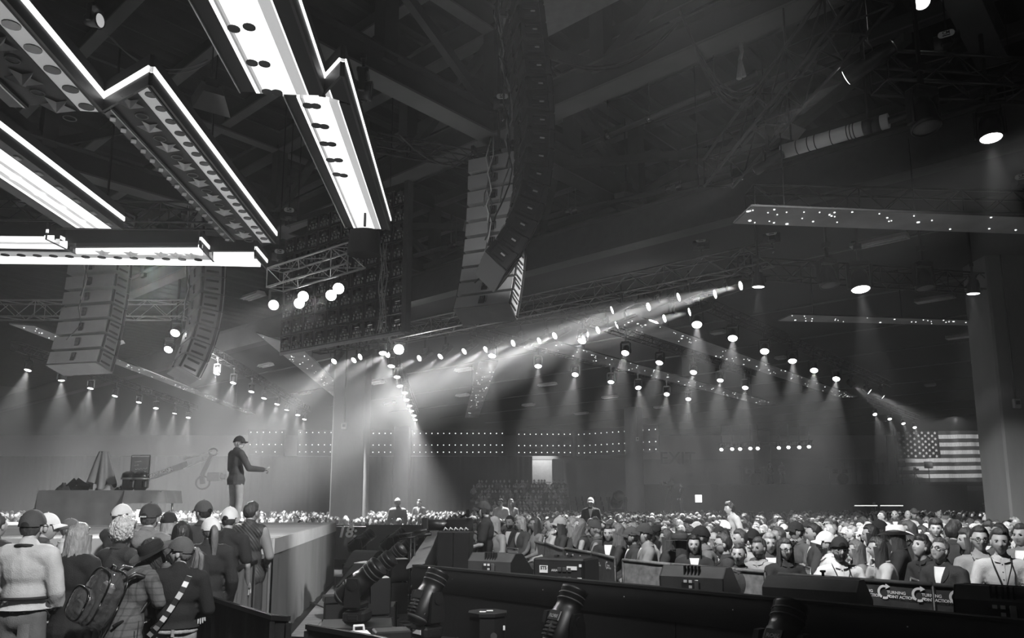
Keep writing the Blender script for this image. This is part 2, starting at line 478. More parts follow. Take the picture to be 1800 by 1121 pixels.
# high-bay lamps with flat pale reflectors
def high_bay(px, py, z, w, label, tilt=.5):
    c = at_z(px, py, z)
    t = thing('high_bay_lamp', label, 'light fixture', c, .6, 'unlit high-bay reflectors')
    m = MB(); m.prism([(-w, -w * .7, 0), (w, -w * .7, 0), (w * .55, 0, .35), (-w * .55, 0, .35)], (0, w * 1.2, 0)); m.build('reflector', M_PALE, t, Matrix.Rotation(tilt, 4, 'X'))
    m = MB(); m.box((0, .1, .55), (w * .7, .3, .35), bev=.03); m.bar((0, .1, .7), (0, .1, 3), .03); m.build('ballast', M_DGREY, t)
high_bay(370, 188, 11.0, .42, 'pale flat reflector lamp between the two long light bolts', .9)
high_bay(1105, 358, 11.4, .42, 'grey cone reflector lamp beneath the crossing roof beam', .2)
high_bay(830, 409, 10.4, .28, 'pale half-disc reflector lamp left of the large speaker hang', .3)
high_bay(1395, 234, 10.2, .26, 'small white wedge reflector lamp above the white tube', -.6)

# ------------------------------------------------------------------ far end: drapes, lamp valances, writing
m = MB()
def fold(x0, x1, y, z0, z1, amp=.12, per=.55):
    n = max(6, int((x1 - x0) / .22))
    m.sheet(lambda u, v: Vector((x0 + (x1 - x0) * u, y + amp * math.sin((x0 + (x1 - x0) * u) * 6.28 / per) * (1 - .4 * v), z0 + (z1 - z0) * v)), n, 3)
xa = at_y(300, 850, 73).x; xb = at_y(936, 850, 73).x
fold(xa - 20, xb, 73.4, 0, 6.3); tag(m.build('back_drape', M_BDRAPE), 'tall black drape under the lamp rows left of the lit doorway', 'curtain')
m = MB(); x0 = at_y(972, 850, 72).x; x1 = at_y(992, 850, 72).x
m.box(((x0 + x1) / 2, 73, 3), (x1 - x0, 1.0, 6), bev=.04); tag(m.build('trim_2', M_WALL_LO), kind='structure')
# the lit doorway recess
p0 = at_y(937, 800, 76.6)
d = structure('door_1', (at_y(954, 800, 76.4).x, 76.65, 0))
m = MB(); m.box((0, 0, 3.05), (2.6, .05, 6.1), mat=0); m.build('lit_reveal', M_PALE, d)
m = MB()
for x in (-.6, 0, .6): m.bar((x, -1.0, 2.4), (x, -1.0, 3.9), .05)
m.bar((-1, -1.0, 3.9), (.8, -1.0, 3.9), .06); m.build('handrail', M_DGREY, d)
lamp((at_y(954, 800, 74).x, 74.2, 7.6), (at_y(954, 800, 76).x, 77, 5.2), 330, 70, .6)
vn = ('wide', 'narrow', 'angled')
def valance(xp0, xp1, ya, yb, Y0, Y1, rows, nx, label, skip=()):
    a = at_y(xp0, ya, Y0); b = at_y(xp1, yb, Y1)
    L = math.hypot(b.x - a.x, b.y - a.y)
    t = thing('lamp_valance', label, 'light panel', (a.x, a.y, 0), math.atan2(b.y - a.y, b.x - a.x))
    z1 = at_y(xp0, 752, Y0).z; z0 = at_y(xp0, 801, Y0).z
    m = MB(); m.box((L / 2, .12, (z0 + z1) / 2), (L + .5, .12, z1 - z0)); m.build('backing', M_BDRAPE, t)
    pin = None
    for r, py in enumerate(rows):
        z = at_y(xp0, py, Y0).z
        for k in range(nx):
            if (r, k) in skip: continue
            if pin is None:
                pm = MB(); pm.ball((0, 0, 0), .05, 6); pin = pm.mesh('lamp', M_TINY)
            put('lamp', pin, t, Matrix.Translation((L * k / (nx - 1), 0, z)))
    return t
valance(441, 496, 760, 760, 71, 71, (759.5, 781, 794), 6, 'short row panel of pin lamps behind the raised arm', ((2, 0), (2, 3), (2, 5)))
valance(528, 582, 760, 760, 71, 71, (760, 781.5, 794), 6, 'short row panel of pin lamps left of the big concrete column')
valance(646, 883, 761, 762, 71, 71, (761.5, 782, 794.5), 24, 'widest panel of pin lamps right of the big concrete column')
valance(912, 1002, 763, 763, 71, 71, (763, 783, 795), 10, 'panel of pin lamps above the lit doorway')
valance(1017, 1152, 763, 756, 71, 66, (763.5, 783.5, 796), 14, 'slanting panel of pin lamps behind the round column')
# EXIT letters, counters sign
e = put('exit_lettering', text_mesh('EXIT', 1.75, M_DGREY, .012, depth=.01), None, Matrix.Translation(at_y(1191, 806, 76.69)) @ Matrix.Rotation(R(90), 4, 'X'))
tag(e, 'large dark EXIT letters painted on the back wall', 'sign')
t = thing('counter_panels', 'ribbed dark panel wall lettered for counters left of the flag', 'sign', at_y(1524, 851, 76.62))
x0 = at_y(1486, 850, 76.62).x - t.location.x; x1 = at_y(1564, 850, 76.62).x - t.location.x; h = at_y(1524, 813, 76.62).z - t.location.z
for k in range(8):
    xa = x0 + (x1 - x0) * k / 8; m = MB(); m.box((xa + (x1 - x0) / 16, 0, h / 2), ((x1 - x0) / 8 - .06, .1, h), bev=.01); m.build('panel', M_WALL_LO, t)
put('lettering', text_mesh('PHX COUNTERS', .56, M_GREY, .005, depth=.01, spacing=1.12), t, Matrix.Translation((-.05, -.08, h * .45)) @ Matrix.Rotation(R(90), 4, 'X'))
put('lettering', text_mesh('TS', .3, M_GREY, .003, depth=.01), t, Matrix.Translation((2.0, -.08, h * .2)) @ Matrix.Rotation(R(90), 4, 'X'))
# flag
def flag():
    Y = 69.5
    a = at_y(1575, 761, Y); b = at_y(1769, 755, Y); c_ = at_y(1576, 847, Y); d_ = at_y(1769, 848, Y)
    t = thing('flag', 'large stars and stripes flag hung across the far right bay', 'flag', (a.x, Y, 0))
    W = (b.x - a.x); z1 = (a.z + b.z) / 2; z0 = (c_.z + d_.z) / 2; H = z1 - z0
    wav = lambda x, z: .10 * math.sin(x * 2.1 + z * .6) + .05 * math.sin(x * 5.3)
    for k in range(13):
        zz1 = z1 - H * k / 13; zz0 = z1 - H * (k + 1) / 13
        xs = W * .385 if k < 7 else 0
        m = MB(); m.sheet(lambda u, v: Vector((xs + (W - xs) * u, wav(xs + (W - xs) * u, zz0 + (zz1 - zz0) * v), zz0 + (zz1 - zz0) * v + .1 * (xs + (W - xs) * u) / W)), 40, 1)
        m.build('stripe', M_DGREY if k % 2 == 0 else M_FLAGW, t)
    m = MB(); m.sheet(lambda u, v: Vector((W * .385 * u, wav(W * .385 * u, 0), z1 - H * 7 / 13 * (1 - v) + .1 * .38 * u)), 16, 2); m.build('canton', M_BLKM, t)
    sm = MB(); s5 = [(math.cos(R(90 + 36 * i)) * (.155 if i % 2 == 0 else .062), 0, math.sin(R(90 + 36 * i)) * (.155 if i % 2 == 0 else .062)) for i in range(10)]
    sm.prism(s5, (0, -.02, 0)); star = sm.mesh('star', M_WHITE)
    for r in range(9):
        n = 6 if r % 2 == 0 else 5
        for k in range(n):
            x = W * .385 * ((k + (.5 if n == 6 else 1)) / 6); z = z1 - H * 7 / 13 * (r + .7) / 9.4
            put('star', star, t, Matrix.Translation((x, wav(x, 0) - .03, z + .04)))
    m = MB(); m.bar((-.18, .02, z0), (-.3, .02, z1 + .3), .06); m.build('edge_pole', M_PALE, t)
M_FLAGW = mat('flag_white', .62, .8, 0, .3, 3, stretch=(6, 1, .4))
flag()
p = at_y(1670, 750, 71.5)
m = MB(); m.box((p.x, 71.5, 5.3), (at_y(1790, 750, 71.5).x - at_y(1563, 750, 71.5).x, .2, 5.6)); tag(m.build('trim_3', M_BDRAPE), kind='structure')
lamp((at_y(1660, 800, 60).x, 58, 8.2), at_y(1670, 800, 69.5), 2600, 38, .7, name='flag_lamp')
m = MB(); p = at_y(1715, 858, 62); m.box((p.x, 62.4, p.z), (7.2, .9, .35)); tag(m.build('trim_4', M_STEEL2), kind='structure')
m = MB(); p = at_y(1757, 890, 66); m.box((p.x, 66, 1.6), (3.6, .3, 3.2)); tag(m.build('trim_5', M_WALL), kind='structure')
# ================================================================== light bolts over the stage
for m_ in (M_TINY, M_LENS, M_LENSB, M_LENSD, M_SCREEN): m_.cycles.emission_sampling = 'NONE'
M_FIELD = mat('bolt_field', .005, .65, 0, .4, 2)
M_FASCIA = mat('bolt_fascia', .045, .5, 0, .25, 1.5)
BZ = 8.0
def star_mesh(r):
    m = MB(); vs = [(0, 0, -r * .5), (0, 0, 0)]
    for i in range(10):
        q = r if i % 2 == 0 else r * .40
        vs.append((math.cos(R(36 * i)) * q, math.sin(R(36 * i)) * q, 0))
    fs = []
    for i in range(10): fs += [(0, 2 + i, 2 + (i + 1) % 10), (1, 2 + (i + 1) % 10, 2 + i)]
    return m.add(vs, fs).mesh('star', M_STAR)
ring_m = MB()
ring_pts = [(.095 * math.cos(R(20 * i)), .095 * math.sin(R(20 * i)), -.02) for i in range(19)]
ring_m.tube(ring_pts, .012, 4); RING = ring_m.mesh('ring', M_STEEL2)
hole_m = MB(); hole_m.lathe([(.1, -.012), (.1, .0), (.085, .002)], 14); HOLE = None
def bolt(label):
    return thing('light_bolt', label, 'light sculpture', (0, 0, BZ))
def section(t, L0, L1, R0, R1, strips, z=0.0, thick=.5):
    """L0-L1 and R0-R1: the two long edges (near, far); strips: (from, to, material, recess)"""
    L0, L1, R0, R1 = [Vector((p.x, p.y, z)) for p in (L0, L1, R0, R1)]
    m = MB(); m.prism([L0 + UP * .1, L1 + UP * .1, R1 + UP * .1, R0 + UP * .1], (0, 0, thick - .12)); m.build('tray', M_FIELD, t)
    for a, b, mt, rec in strips:
        q = [L0.lerp(R0, a), L1.lerp(R1, a), L1.lerp(R1, b), L0.lerp(R0, b)]
        m = MB(); m.prism([p + UP * rec for p in q], (0, 0, .1 - rec + .01))
        m.build({'bolt_field': 'dark_strip', 'bolt_fascia': 'grey_strip'}.get(mt.name, 'light_strip'), mt, t)
def fascia(t, pts, h=.5, z=-.02, led=True, lw=.2):
    pts = [Vector((p.x, p.y, z)) for p in pts]
    for p, q in zip(pts[:-1], pts[1:]):
        d = (q - p).normalized(); n = Vector((d.y, -d.x, 0)); e = d * .015
        m = MB(); m.prism([p - e, q + e, q + e + UP * h, p - e + UP * h], n * .04); m.build('fascia', M_FASCIA, t)
        if led:
            m = MB(); a = p + UP * h * (.51 - lw / 2); b = q + UP * h * (.51 - lw / 2)
            m.prism([a - e, b + e, b + e + UP * h * lw, a - e + UP * h * lw], n * .06); m.build('light_line', M_LED, t)
def ext(p, q, k):   # continue the line q->p beyond p by k metres
    d = (p - q).normalized(); return p + d * k
Z = lambda px, py: at_z(px, py, BZ)
A_STR = [(0, .15, M_FASCIA, .0), (.15, .17, M_ALU, -.01), (.17, .2, M_FIELD, .0), (.2, .75, M_FIELD, .05), (.75, .76, M_FIELD, -.02), (.76, .97, M_LEDM, .0), (.97, 1, M_FIELD, -.02)]
ta = bolt('long lightning bolt panel with foil stars, dot row and white edge line')
L1, R1 = Z(17, 188), Z(180, 197); R0 = ext(Z(8, 0), R1, 3.0); L0 = L1 + (R0 - R1)
section(ta, L0, L1, R0, R1, A_STR)
l0, l1, r0, r1 = Z(183, 200), Z(398, 424), Z(262, 150), Z(480, 427)
section(ta, l0, l1, r0, r1, A_STR)
fascia(ta, [R0, R1, r0 + (r0 - R1) * .02, r1 + Vector((.03, .0, 0))])
S1M, S2M = star_mesh(.27), star_mesh(.21)
def deco(t, L0, L1, R0, R1, stars, dots, sm, hr):
    inv = t.matrix_world.inverted(); d = (R1 - R0).normalized()
    for p in stars:
        p = inv @ Z(*p); put('star', sm, t, Matrix.Translation(p + UP * .03) @ Matrix.Rotation(2.0, 4, 'Z'))
        put('ring', RING, t, Matrix.Translation(p + d * .42 + UP * .05) @ Matrix.Rotation(3.6, 4, 'Z'))
    m = MB(); m.lathe([(hr, -.015), (hr, .03)], 14); hm = m.mesh('hole', M_BLKG)
    for p in dots: put('hole', hm, t, Matrix.Translation(inv @ Z(*p)))
deco(ta, L0, L1, R0, R1, [(40, 140), (100, 188), (-8, 78)], [(20, 43), (58, 85), (92, 122), (124, 156), (152, 187), (-25, -3)], S1M, .115)
dd = [(265, 166), (283, 190.5), (300, 213), (316, 234), (331, 253), (345, 270.5), (359, 287), (372, 303), (384, 318), (395.5, 332), (406.5, 346), (416, 359), (426, 371), (435, 383), (447.5, 399), (456, 409), (464, 419)]
deco(ta, l0, l1, r0, r1, [(229, 184), (263, 226), (295, 261), (324, 294), (350, 323), (373, 349), (394, 374), (412, 397), (428, 414)], dd, S2M, .085)
# pixel clips on the inner strip
cm = MB(); cm.box((0, 0, -.02), (.09, .16, .03), bev=.01); CLIP = cm.mesh('clip', M_ALU)
inv = ta.matrix_world.inverted()
for k in range(16): put('clip', CLIP, ta, Matrix.Translation(inv @ l0.lerp(l1, (k + .5) / 16).lerp(r0.lerp(r1, (k + .5) / 16), .075)) @ Matrix.Rotation(.5, 4, 'Z'))
# ---- second bolt
M_LEDH = glow('led_mid', .7, .75)
B_STR = [(0, .015, M_ALU, -.01), (.015, .2, M_FIELD, .02), (.2, .245, M_LED, .0), (.245, .27, M_LEDM, .0), (.27, .30, M_LEDS, .0), (.30, .335, M_LEDH, .0), (.335, .68, M_LED, .0), (.68, .81, M_LEDS, .0), (.81, .83, M_LEDP, .0), (.83, .95, M_FIELD, .0), (.95, 1, M_FIELD, -.02)]
tb = bolt('wide lightning bolt panel glowing white between black borders, nearest the roof trusses')
L1, R1 = Z(421, 163), Z(568, 168); L0 = ext(Z(331, 0), L1, 3); R0 = R1 + (L0 - L1)
section(tb, L0, L1, R0, R1, B_STR)
l0, l1, r0, r1 = Z(497, 168), Z(606, 400), Z(601, 133), Z(683, 403)
rm = r0.lerp(r1, (l0.y + .25 - r0.y) / (r1.y - r0.y)); section(tb, l0, l1, rm, r1, B_STR)
inv = tb.matrix_world.inverted(); jj = L0.lerp(L1, 1).lerp(R1, .99)
for (u0, u1, mt) in ((.0, .30, M_LEDS), (.30, .36, M_LEDP), (.36, 1, M_FIELD)):
    q = [inv @ p for p in (R1.lerp(rm, u0), R1.lerp(rm, u1), R1.lerp(r0, u1), R1.lerp(r0, u0))]
    if u0 == 0: q = q[:3]
    m = MB(); m.prism(q, (0, 0, .1)); m.build('light_strip' if mt != M_FIELD else 'dark_strip', mt, tb)
m = MB(); m.prism([(inv @ p) + UP * .1 for p in (R1, rm, r0)], (0, 0, .38)); m.build('tray', M_FIELD, tb)
fascia(tb, [R0, R1, r0, r1], lw=.11)
inv = tb.matrix_world.inverted()
m = MB(); m.lathe([(.085, -.012), (.085, .02)], 12); hm = m.mesh('hole', M_DGREY)
for (px, py) in [(438, 47), (465, 112), (487, 162), (411, 50), (443, 110), (470, 161), (555, 186), (570, 222), (583, 253), (595, 281), (604, 308), (541, 185), (556, 220), (570, 252), (581, 281), (592, 306)]: put('hole', hm, tb, Matrix.Translation(inv @ Z(px, py)))
# ---- third bolt
C_STR = [(0, .22, M_FASCIA, .0), (.22, .28, M_LED, .0), (.28, .38, M_LEDS, .0), (.38, .52, M_LED, .0), (.52, .6, M_LEDS, .0), (.6, .83, M_LED, .0), (.83, 1, M_FASCIA, .0)]
tc_ = bolt('short white-lit bolt panel at the left frame edge')
L1, R1 = Z(112, 400), Z(213, 402); R0 = ext(Z(0, 246), R1, 3.5); L0 = ext(Z(0, 328), L1, 3.5)
section(tc_, L0, L1, R0, R1, C_STR); fascia(tc_, [R0, R1])
inv = tc_.matrix_world.inverted()
m = MB(); m.lathe([(.1, -.03), (.1, .05)], 10); bm_ = m.mesh('diffuser', M_LEDP)
for (px, py) in [(28, 312), (70, 340), (107, 364), (142, 388)]: put('diffuser', bm_, tc_, Matrix.Translation(inv @ Z(px, py)))
m = MB()
for k in range(12): put('clip', CLIP, tc_, Matrix.Translation(inv @ R0.lerp(R1, k / 11.5).lerp(L0.lerp(L1, k / 11.5), .08)))
# ---- the bolt pointing right, seen almost edge-on
td = bolt('stepped bolt seen almost edge-on, its white ends stepping right above the far speaker hangs')
section(td, Z(-260, 436), Z(-260, 414), Z(131, 444), Z(86, 420), [(0, 1, M_FIELD, .06), (0.0, .97, M_LEDS, .02)][:1])
def band(x0, x1, y0, y1, y2, y3, mt, name='light_strip', rec=0.0):
    """strip on the underside: from (x0,y0..y1) to (x1,y2..y3)"""
    inv = td.matrix_world.inverted()
    q = [inv @ Z(x0, y0), inv @ Z(x1, y2), inv @ Z(x1, y3), inv @ Z(x0, y1)]
    m = MB(); m.prism([p + UP * rec for p in q], (0, 0, .09)); m.build(name, mt, td)
band(-260, 95, 417, 421, 420, 426, M_LED); band(-260, 105, 422, 426, 426, 430, M_LEDS); band(-260, 118, 427, 432, 430, 438, M_LED); band(-260, 128, 433, 437, 439, 443, M_FIELD, 'dark_strip')
fascia(td, [Z(80, 420), Z(131, 445)], .42)
band(133, 348, 433, 436, 432, 435, M_FASCIA, 'grey_strip'); band(133, 356, 436, 446, 436, 449, M_LED); band(-260, 372, 438, 445, 449, 457, M_LEDM)
inv = td.matrix_world.inverted()
m = MB(); m.lathe([(.1, -.02), (.1, .03)], 12); hm = m.mesh('hole', M_BLKG)
for k in range(13): put('hole', hm, td, Matrix.Translation(inv @ Z(9 + 28.3 * k, 447.3 + .72 * k)))
for (px, py) in [(181, 443), (231, 445), (284, 446), (310, 447), (337, 448)]: put('star', S2M, td, Matrix.Translation(inv @ Z(px, py)))
band(-260, 375, 449, 461, 459, 467, M_LED); band(375, 446, 449, 459, 449, 461, M_LED); band(375, 458, 459, 467, 461, 469, M_LED)
fascia(td, [Z(350, 433), Z(374, 459)], .42); fascia(td, [Z(447, 449), Z(466, 471)], .42)
section(td, Z(-260, 446), Z(-260, 436), Z(372, 458), Z(348, 433), []); section(td, Z(-260, 462), Z(-260, 449), Z(463, 470), Z(446, 448), [])

M_TRUSS2 = mat('pale_truss', .2, .35, .7, .2, 8)  # paler than black_truss so the chords of one truss show up
# ================================================================== trusses
def truss(p, q, w, h, label, seg=None, name='lighting_truss', r=.026, mt=None):
    p = Vector(p); q = Vector(q); mt = mt or M_TRUSS
    L = (q - p).length; d = (q - p) / L; s = d.cross(UP).normalized()
    t = thing(name, label, 'truss', p, group=None)
    ups = s.cross(d)
    offs = [s * (w / 2 * a) + ups * (h / 2 * b) for a in (-1, 1) for b in (-1, 1)]
    for o in offs:
        m = MB(); m.tube([o, o + d * L], r, 6); m.build('chord', mt, t)
    n = max(2, int(L / (seg or h * 1.1))); m = MB()
    for i in range(n):
        a, b = L * i / n, L * (i + 1) / n
        k = i % 2
        for e0, e1 in ((0, 1), (2, 3), (0, 2), (1, 3)):
            u, v = (offs[e0], offs[e1]) if k else (offs[e1], offs[e0])
            m.tube([u + d * a, v + d * b], r * .5, 4, cap=False)
    for i in range(0, n + 1, 4):
        a = L * i / n
        for e0, e1 in ((0, 1), (2, 3), (0, 2), (1, 3)): m.tube([offs[e0] + d * a, offs[e1] + d * a], r * .6, 4, cap=False)
    m.build('bracing', mt, t)
    return t
def P_on(px, py, ref):  # the point over plan position ref seen at this height
    return at_y(px, py, ref.y)
b0, b1 = at_z(1076, 545, 7.3), at_z(1302, 502, 7.3); bd = (b1 - b0).normalized()
truss(Vector((0, 0, 7.95)) + (b0 - bd * 9.5).xy.to_3d(), Vector((0, 0, 7.95)) + (b1 + bd * .8).xy.to_3d(), .5, .5, 'long black truss carrying the nearer row of aimed spotlights', mt=M_TRUSS2)
c0, c1 = at_z(587, 635, 7.3), at_z(1212, 548, 7.3); cd = (c1 - c0).normalized()
truss(Vector((0, 0, 7.95)) + (c0 - cd * 1).xy.to_3d(), Vector((0, 0, 7.95)) + (c1 + cd * 1.5).xy.to_3d(), .45, .45, 'long black truss carrying the farther row of aimed spotlights')
truss(at_z(1545, 128, 8.9), at_z(1900, 148, 8.9), .5, .5, 'black truss high at the right holding two hanging moving heads', r=.03)
truss(at_z(1318, 352, 7.6), at_z(1900, 366, 7.6), .45, .45, 'black truss lying just above the nearest star panel')
truss(at_z(1290, 470, 7.9), at_z(1850, 506, 7.9), .45, .45, 'dim black truss between the two right-hand star panels')
truss(at_z(1262, 305, 9.3), at_z(1530, -30, 9.3), .65, .65, 'sloping black truss climbing to the upper right with cable looms', r=.035)
truss(at_z(-60, 545, 7.6), at_z(330, 545, 7.6), .5, .5, 'grey lit truss passing behind the two left speaker hangs', mt=M_ALU)
truss(at_z(484, 492, 7.55), at_z(628, 448, 7.55), .5, .5, 'short pale truss in front of the back of the video wall', mt=M_ALU)
truss(at_z(-60, 375, 8.6), at_z(375, 380, 8.6), .5, .5, 'dark truss above the edge-on bolt at left')
truss(at_z(935, 300, 10.6), at_z(660, 250, 10.6), .35, .35, 'thin dark truss high between second bolt and speaker hang')
def row_truss(pts, label):
    p, q = [at_z(x, y, 7.0) for x, y in (pts[0], pts[-1])]
    d = (q - p).normalized()
    truss(p - d + UP * .75, q + d + UP * .75, .3, .3, label, r=.018)

# ================================================================== lamps
def light_meshes():
    y = MB(); y.box((0, 0, .33), (.34, .22, .1), bev=.02)
    for s in (-1, 1): y.box((s * .2, 0, .1), (.05, .12, .46), bev=.015)
    y.bar((0, 0, .36), (0, 0, .72), .05); y.box((0, 0, .66), (.12, .1, .1))
    h = MB(); h.lathe([(.06, .24), (.12, .22), (.155, .1), (.165, -.06), (.18, -.12), (.18, -.17), (.165, -.17), (.16, -.12)], 16)
    l = MB(); l.lathe([(.158, -.14), (.155, -.155), (.0, -.15)], 16)
    sy = MB(); sy.bar((-.17, 0, .3), (.17, 0, .3), .045); 
    for s in (-1, 1): sy.bar((s * .17, 0, .31), (s * .17, 0, -.02), .045)
    sy.bar((0, 0, .3), (0, 0, .65), .05)
    sh = MB(); sh.lathe([(.05, .38), (.1, .36), (.11, .1), (.12, -.1), (.125, -.3), (.11, -.3)], 14)
    sl = MB(); sl.lathe([(.118, -.302), (.10, -.308), (.07, -.312), (0, -.315)], 14)
    return y.mesh('yoke', M_BLK), h.mesh('head', M_BLK), l, sy.mesh('yoke', M_TRUSS), sh.mesh('head', M_BLK), sl
YK, HD, LN, SYK, SHD, SLN = light_meshes()
LNM = {m_.name: LN.mesh('lens', m_) for m_ in (M_LENS, M_LENSB, M_LENSD, M_GREY, M_LEDS)}
SLM = {m_.name: SLN.mesh('lens', m_) for m_ in (M_LENS, M_LENSB, M_LENSD)}
def stage_light(p, aim, label, group=None, kind='wash', lens=M_LENS, watts=0, angle=30, size=1.0, name='wash_light', blend=.6, hang=0):
    d = (Vector(aim) - Vector(p)).normalized()
    p = Vector(p) - d * ((.14 if kind == 'wash' else .30) * size)
    t = thing(name, label, 'stage light', p, group=group)
    yaw = math.atan2(d.y, d.x) - math.pi / 2
    S = Matrix.Scale(size, 4)
    put('yoke', YK if kind == 'wash' else SYK, t, Matrix.Rotation(yaw, 4, 'Z') @ S)
    H = frame(-d) @ S
    hd = put('head', HD if kind == 'wash' else SHD, t, H)
    put('lens', (LNM if kind == 'wash' else SLM)[lens.name], hd)
    if hang:
        m = MB(); m.bar((0, 0, .6 * size), (0, 0, hang - p.z), .05); m.build('hanger_pipe', M_TRUSS, t)
    if watts: lamp(Vector(p) + d * ((.2 if kind == 'wash' else .38) * size), aim, watts, angle, blend, .06 * size, t)
    return t
STAGE_AIM = Vector((-11.5, 18.2, 2.3))
ROW_B = [(1302, 502), (1257, 517), (1193, 522), (1140, 539), (1076, 545)]
ROW_A = [(1212, 548), (1168, 559.5), (1084, 571), (1051, 580), (975, 590), (948, 599), (902, 603), (854, 614), (816, 617.5), (774, 626.5), (737, 629.5), (681, 623), (633, 627), (622, 633), (587, 635)]
for i, q in enumerate(ROW_B):
    p = at_z(q[0], q[1], 7.3); stage_light(p, STAGE_AIM + Vector((random.uniform(-2, 2), random.uniform(-1, 4), random.uniform(-1, 1.2))), '%s spotlight from the right on the nearer aimed row' % ORD[i], 'nearer row of aimed spotlights', 'spot', M_LENS, BEAM_POWER * (1.5, 1.0, 1.0, .8, .7)[i], 12, .98, 'spotlight', .5)
for i, q in enumerate(ROW_A):
    p = at_z(q[0], q[1], 7.3); stage_light(p, STAGE_AIM + Vector((random.uniform(-3, 3), random.uniform(0, 7), random.uniform(-4, .2))), '%s spotlight from the right on the farther aimed row' % ORD[i], 'farther row of aimed spotlights', 'spot', M_LENS, BEAM_POWER * (.85 if i < 9 else .55), 21, 1.0, 'spotlight', 1.0)
p = at_z(701, 614, 7.3); stage_light(p, Vector((-1, 2, 3.4)), 'glaring spotlight pointed straight this way beside the video wall bottom', None, 'spot', M_LENSB, 1500, 18, 1.5, 'spotlight', .8)
lamp(Vector((-12, 29, 7.4)), Vector((-13, 37, 0)), 5200, 160, 1.0, .12, name='haze_fill_lamp')  # added flood with no fixture, brightens the haze on the left
rows = [('first', [(1225, 570), (1288, 594), (1344, 617), (1393, 634), (1431, 650.5), (1470, 665.5), (1500, 677), (1528, 688), (1552, 697)], 'upper right row under the long star panel', 1.15, (-2.2, -4.5, -7), 1.0),
        ('second', [(1023, 599), (1099, 620), (1159, 637), (1219, 654), (1266, 668), (1310, 681)], 'middle right row between the two long star panels', 1.05, (-1.5, -4, -7), 1.0),
        ('third', [(865, 625), (946, 643), (1011, 658), (1074, 671), (1122, 681), (1172, 692.5), (1210, 701)], 'lower right row over the centre audience', 1.05, (-1, -4, -7), 1.0),
        ('fourth', [(673, 620), (688, 643), (698, 662), (703, 678), (712, 690), (715, 702.5), (720, 713), (723.5, 722), (728, 730), (730, 737.5)], 'row falling just right of the big concrete column', 1.05, (0.5, -2.5, -7), .7),
        ('fifth', [(381, 656), (410, 672.5), (442, 688), (464, 699.5), (487, 710), (504, 720), (523.5, 729), (535, 736.5)], 'row left of the big concrete column', 1.0, (0, -1.6, -7), .7),
        ('sixth', [(49, 650), (108, 668), (159, 682), (202, 695.5), (244, 706.5), (274, 717), (307, 726), (331, 733.5)], 'leftmost row below the left speaker hangs', 1.0, (0, -1.6, -7), .7),
        ('far', [(1538, 728), (1564, 736), (1588, 744), (1608, 751)], 'small far row above the flag', .9, (-1, -5, -7), .5)]
for nm, pts, where, size, dr, k in rows:
    row_truss(pts, 'thin black truss holding the %s' % where)
    for i, q in enumerate(pts):
        p = at_z(q[0], q[1], 6.95); dv = Vector(dr)
        if nm == 'first' and i > 5: dv = Vector((6, -3, -6))
        dv += Vector((random.uniform(-1, 1), random.uniform(-.8, .8), 0))
        stage_light(p, p + dv, '%s downlight from the near end, %s' % (ORD[i], where), 'downlights, ' + where, 'wash', M_LENS, DOWN_POWER * (1.5 if k == .7 else k), 44 if k == .7 else 34, size * .78)
for q, lb in (((296, 614), 'lit lamp left of the curved speaker hang, lower one'), ((308, 585), 'lit lamp left of the curved speaker hang, upper one')):
    p = at_z(q[0], q[1], 6.9); stage_light(p, p + Vector((0.3, -4, -4)), lb, None, 'wash', M_LENS, 200, 34, .85, hang=SOFFIT_Z)
for i, q in enumerate([(1268, 790), (1287, 789), (1301, 789), (1319, 788), (1332, 788), (1369, 787), (1386, 786), (1405, 786), (1422, 785)]):
    p = at_y(q[0], q[1], 66); stage_light(p, p + Vector((-3, -7, -4)), '%s small lamp from the left on the far band rig' % ORD[i], 'lamps on the far band rig', 'spot', M_LENS, 500 if i == 8 else 0, 10, 1.25, 'spotlight', hang=SOFFIT_Z)
truss(at_y(1262, 783, 66), at_y(1428, 778, 66), .4, .4, 'far thin truss of the band rig before the back wall')
big = [((1513, 507), 7.0, (-.3, -1.6, -7), 1.35, 'large lit moving head hanging between the two right-hand star panels', 1100, 30),
       ((1742, 241), 7.9, (-.5, -.9, -7), 1.05, 'lit moving head under the high right truss, beam falling straight down', 900, 30),
       ((1333, 503), 7.0, (-.4, .2, -7), .9, 'lit lamp seen edge-on right of the brightest aimed spotlight', 420, 34),
       ((1711, 515), 7.0, (-.4, .2, -7), .9, 'lit lamp seen edge-on left of the right-hand column', 420, 34)]
for q, z, dv, s, lb, wt, an in big:
    p = at_z(q[0], q[1], z); stage_light(p, p + Vector(dv), lb, None, 'wash', M_LENS, wt, an, s, 'moving_head_lamp', hang=SOFFIT_Z + (1.2 if z > 7.5 else 0))
for q, z, lb in (((1458, 500), 7.0, 'unlit moving head left of the large lit one, grey lens'), ((1626, 505), 7.0, 'unlit moving head right of the large lit one'), ((1628, 222), 7.6, 'unlit moving head hanging from the high right truss')):
    p = at_z(q[0], q[1], z); stage_light(p, p + Vector((.2, -.7, -4)), lb, None, 'wash', M_GREY, 0, 0, 1.25, 'moving_head_lamp', hang=SOFFIT_Z + (1.2 if z > 7.5 else 0))
p = at_z(1488, 136, 8.8); stage_light(p, at_y(1200, 330, p.y + 2.2), 'long spotlight on the sloping truss throwing a beam down left', None, 'spot', M_LENS, 3200, 14, 1.2, 'spotlight', .5)
p = at_z(1328, 299, 8.3); stage_light(p, at_y(1080, 450, p.y + 2.5), 'spotlight at the foot of the sloping truss throwing a beam down left', None, 'spot', M_LENS, 1900, 16, .9, 'spotlight', .5)
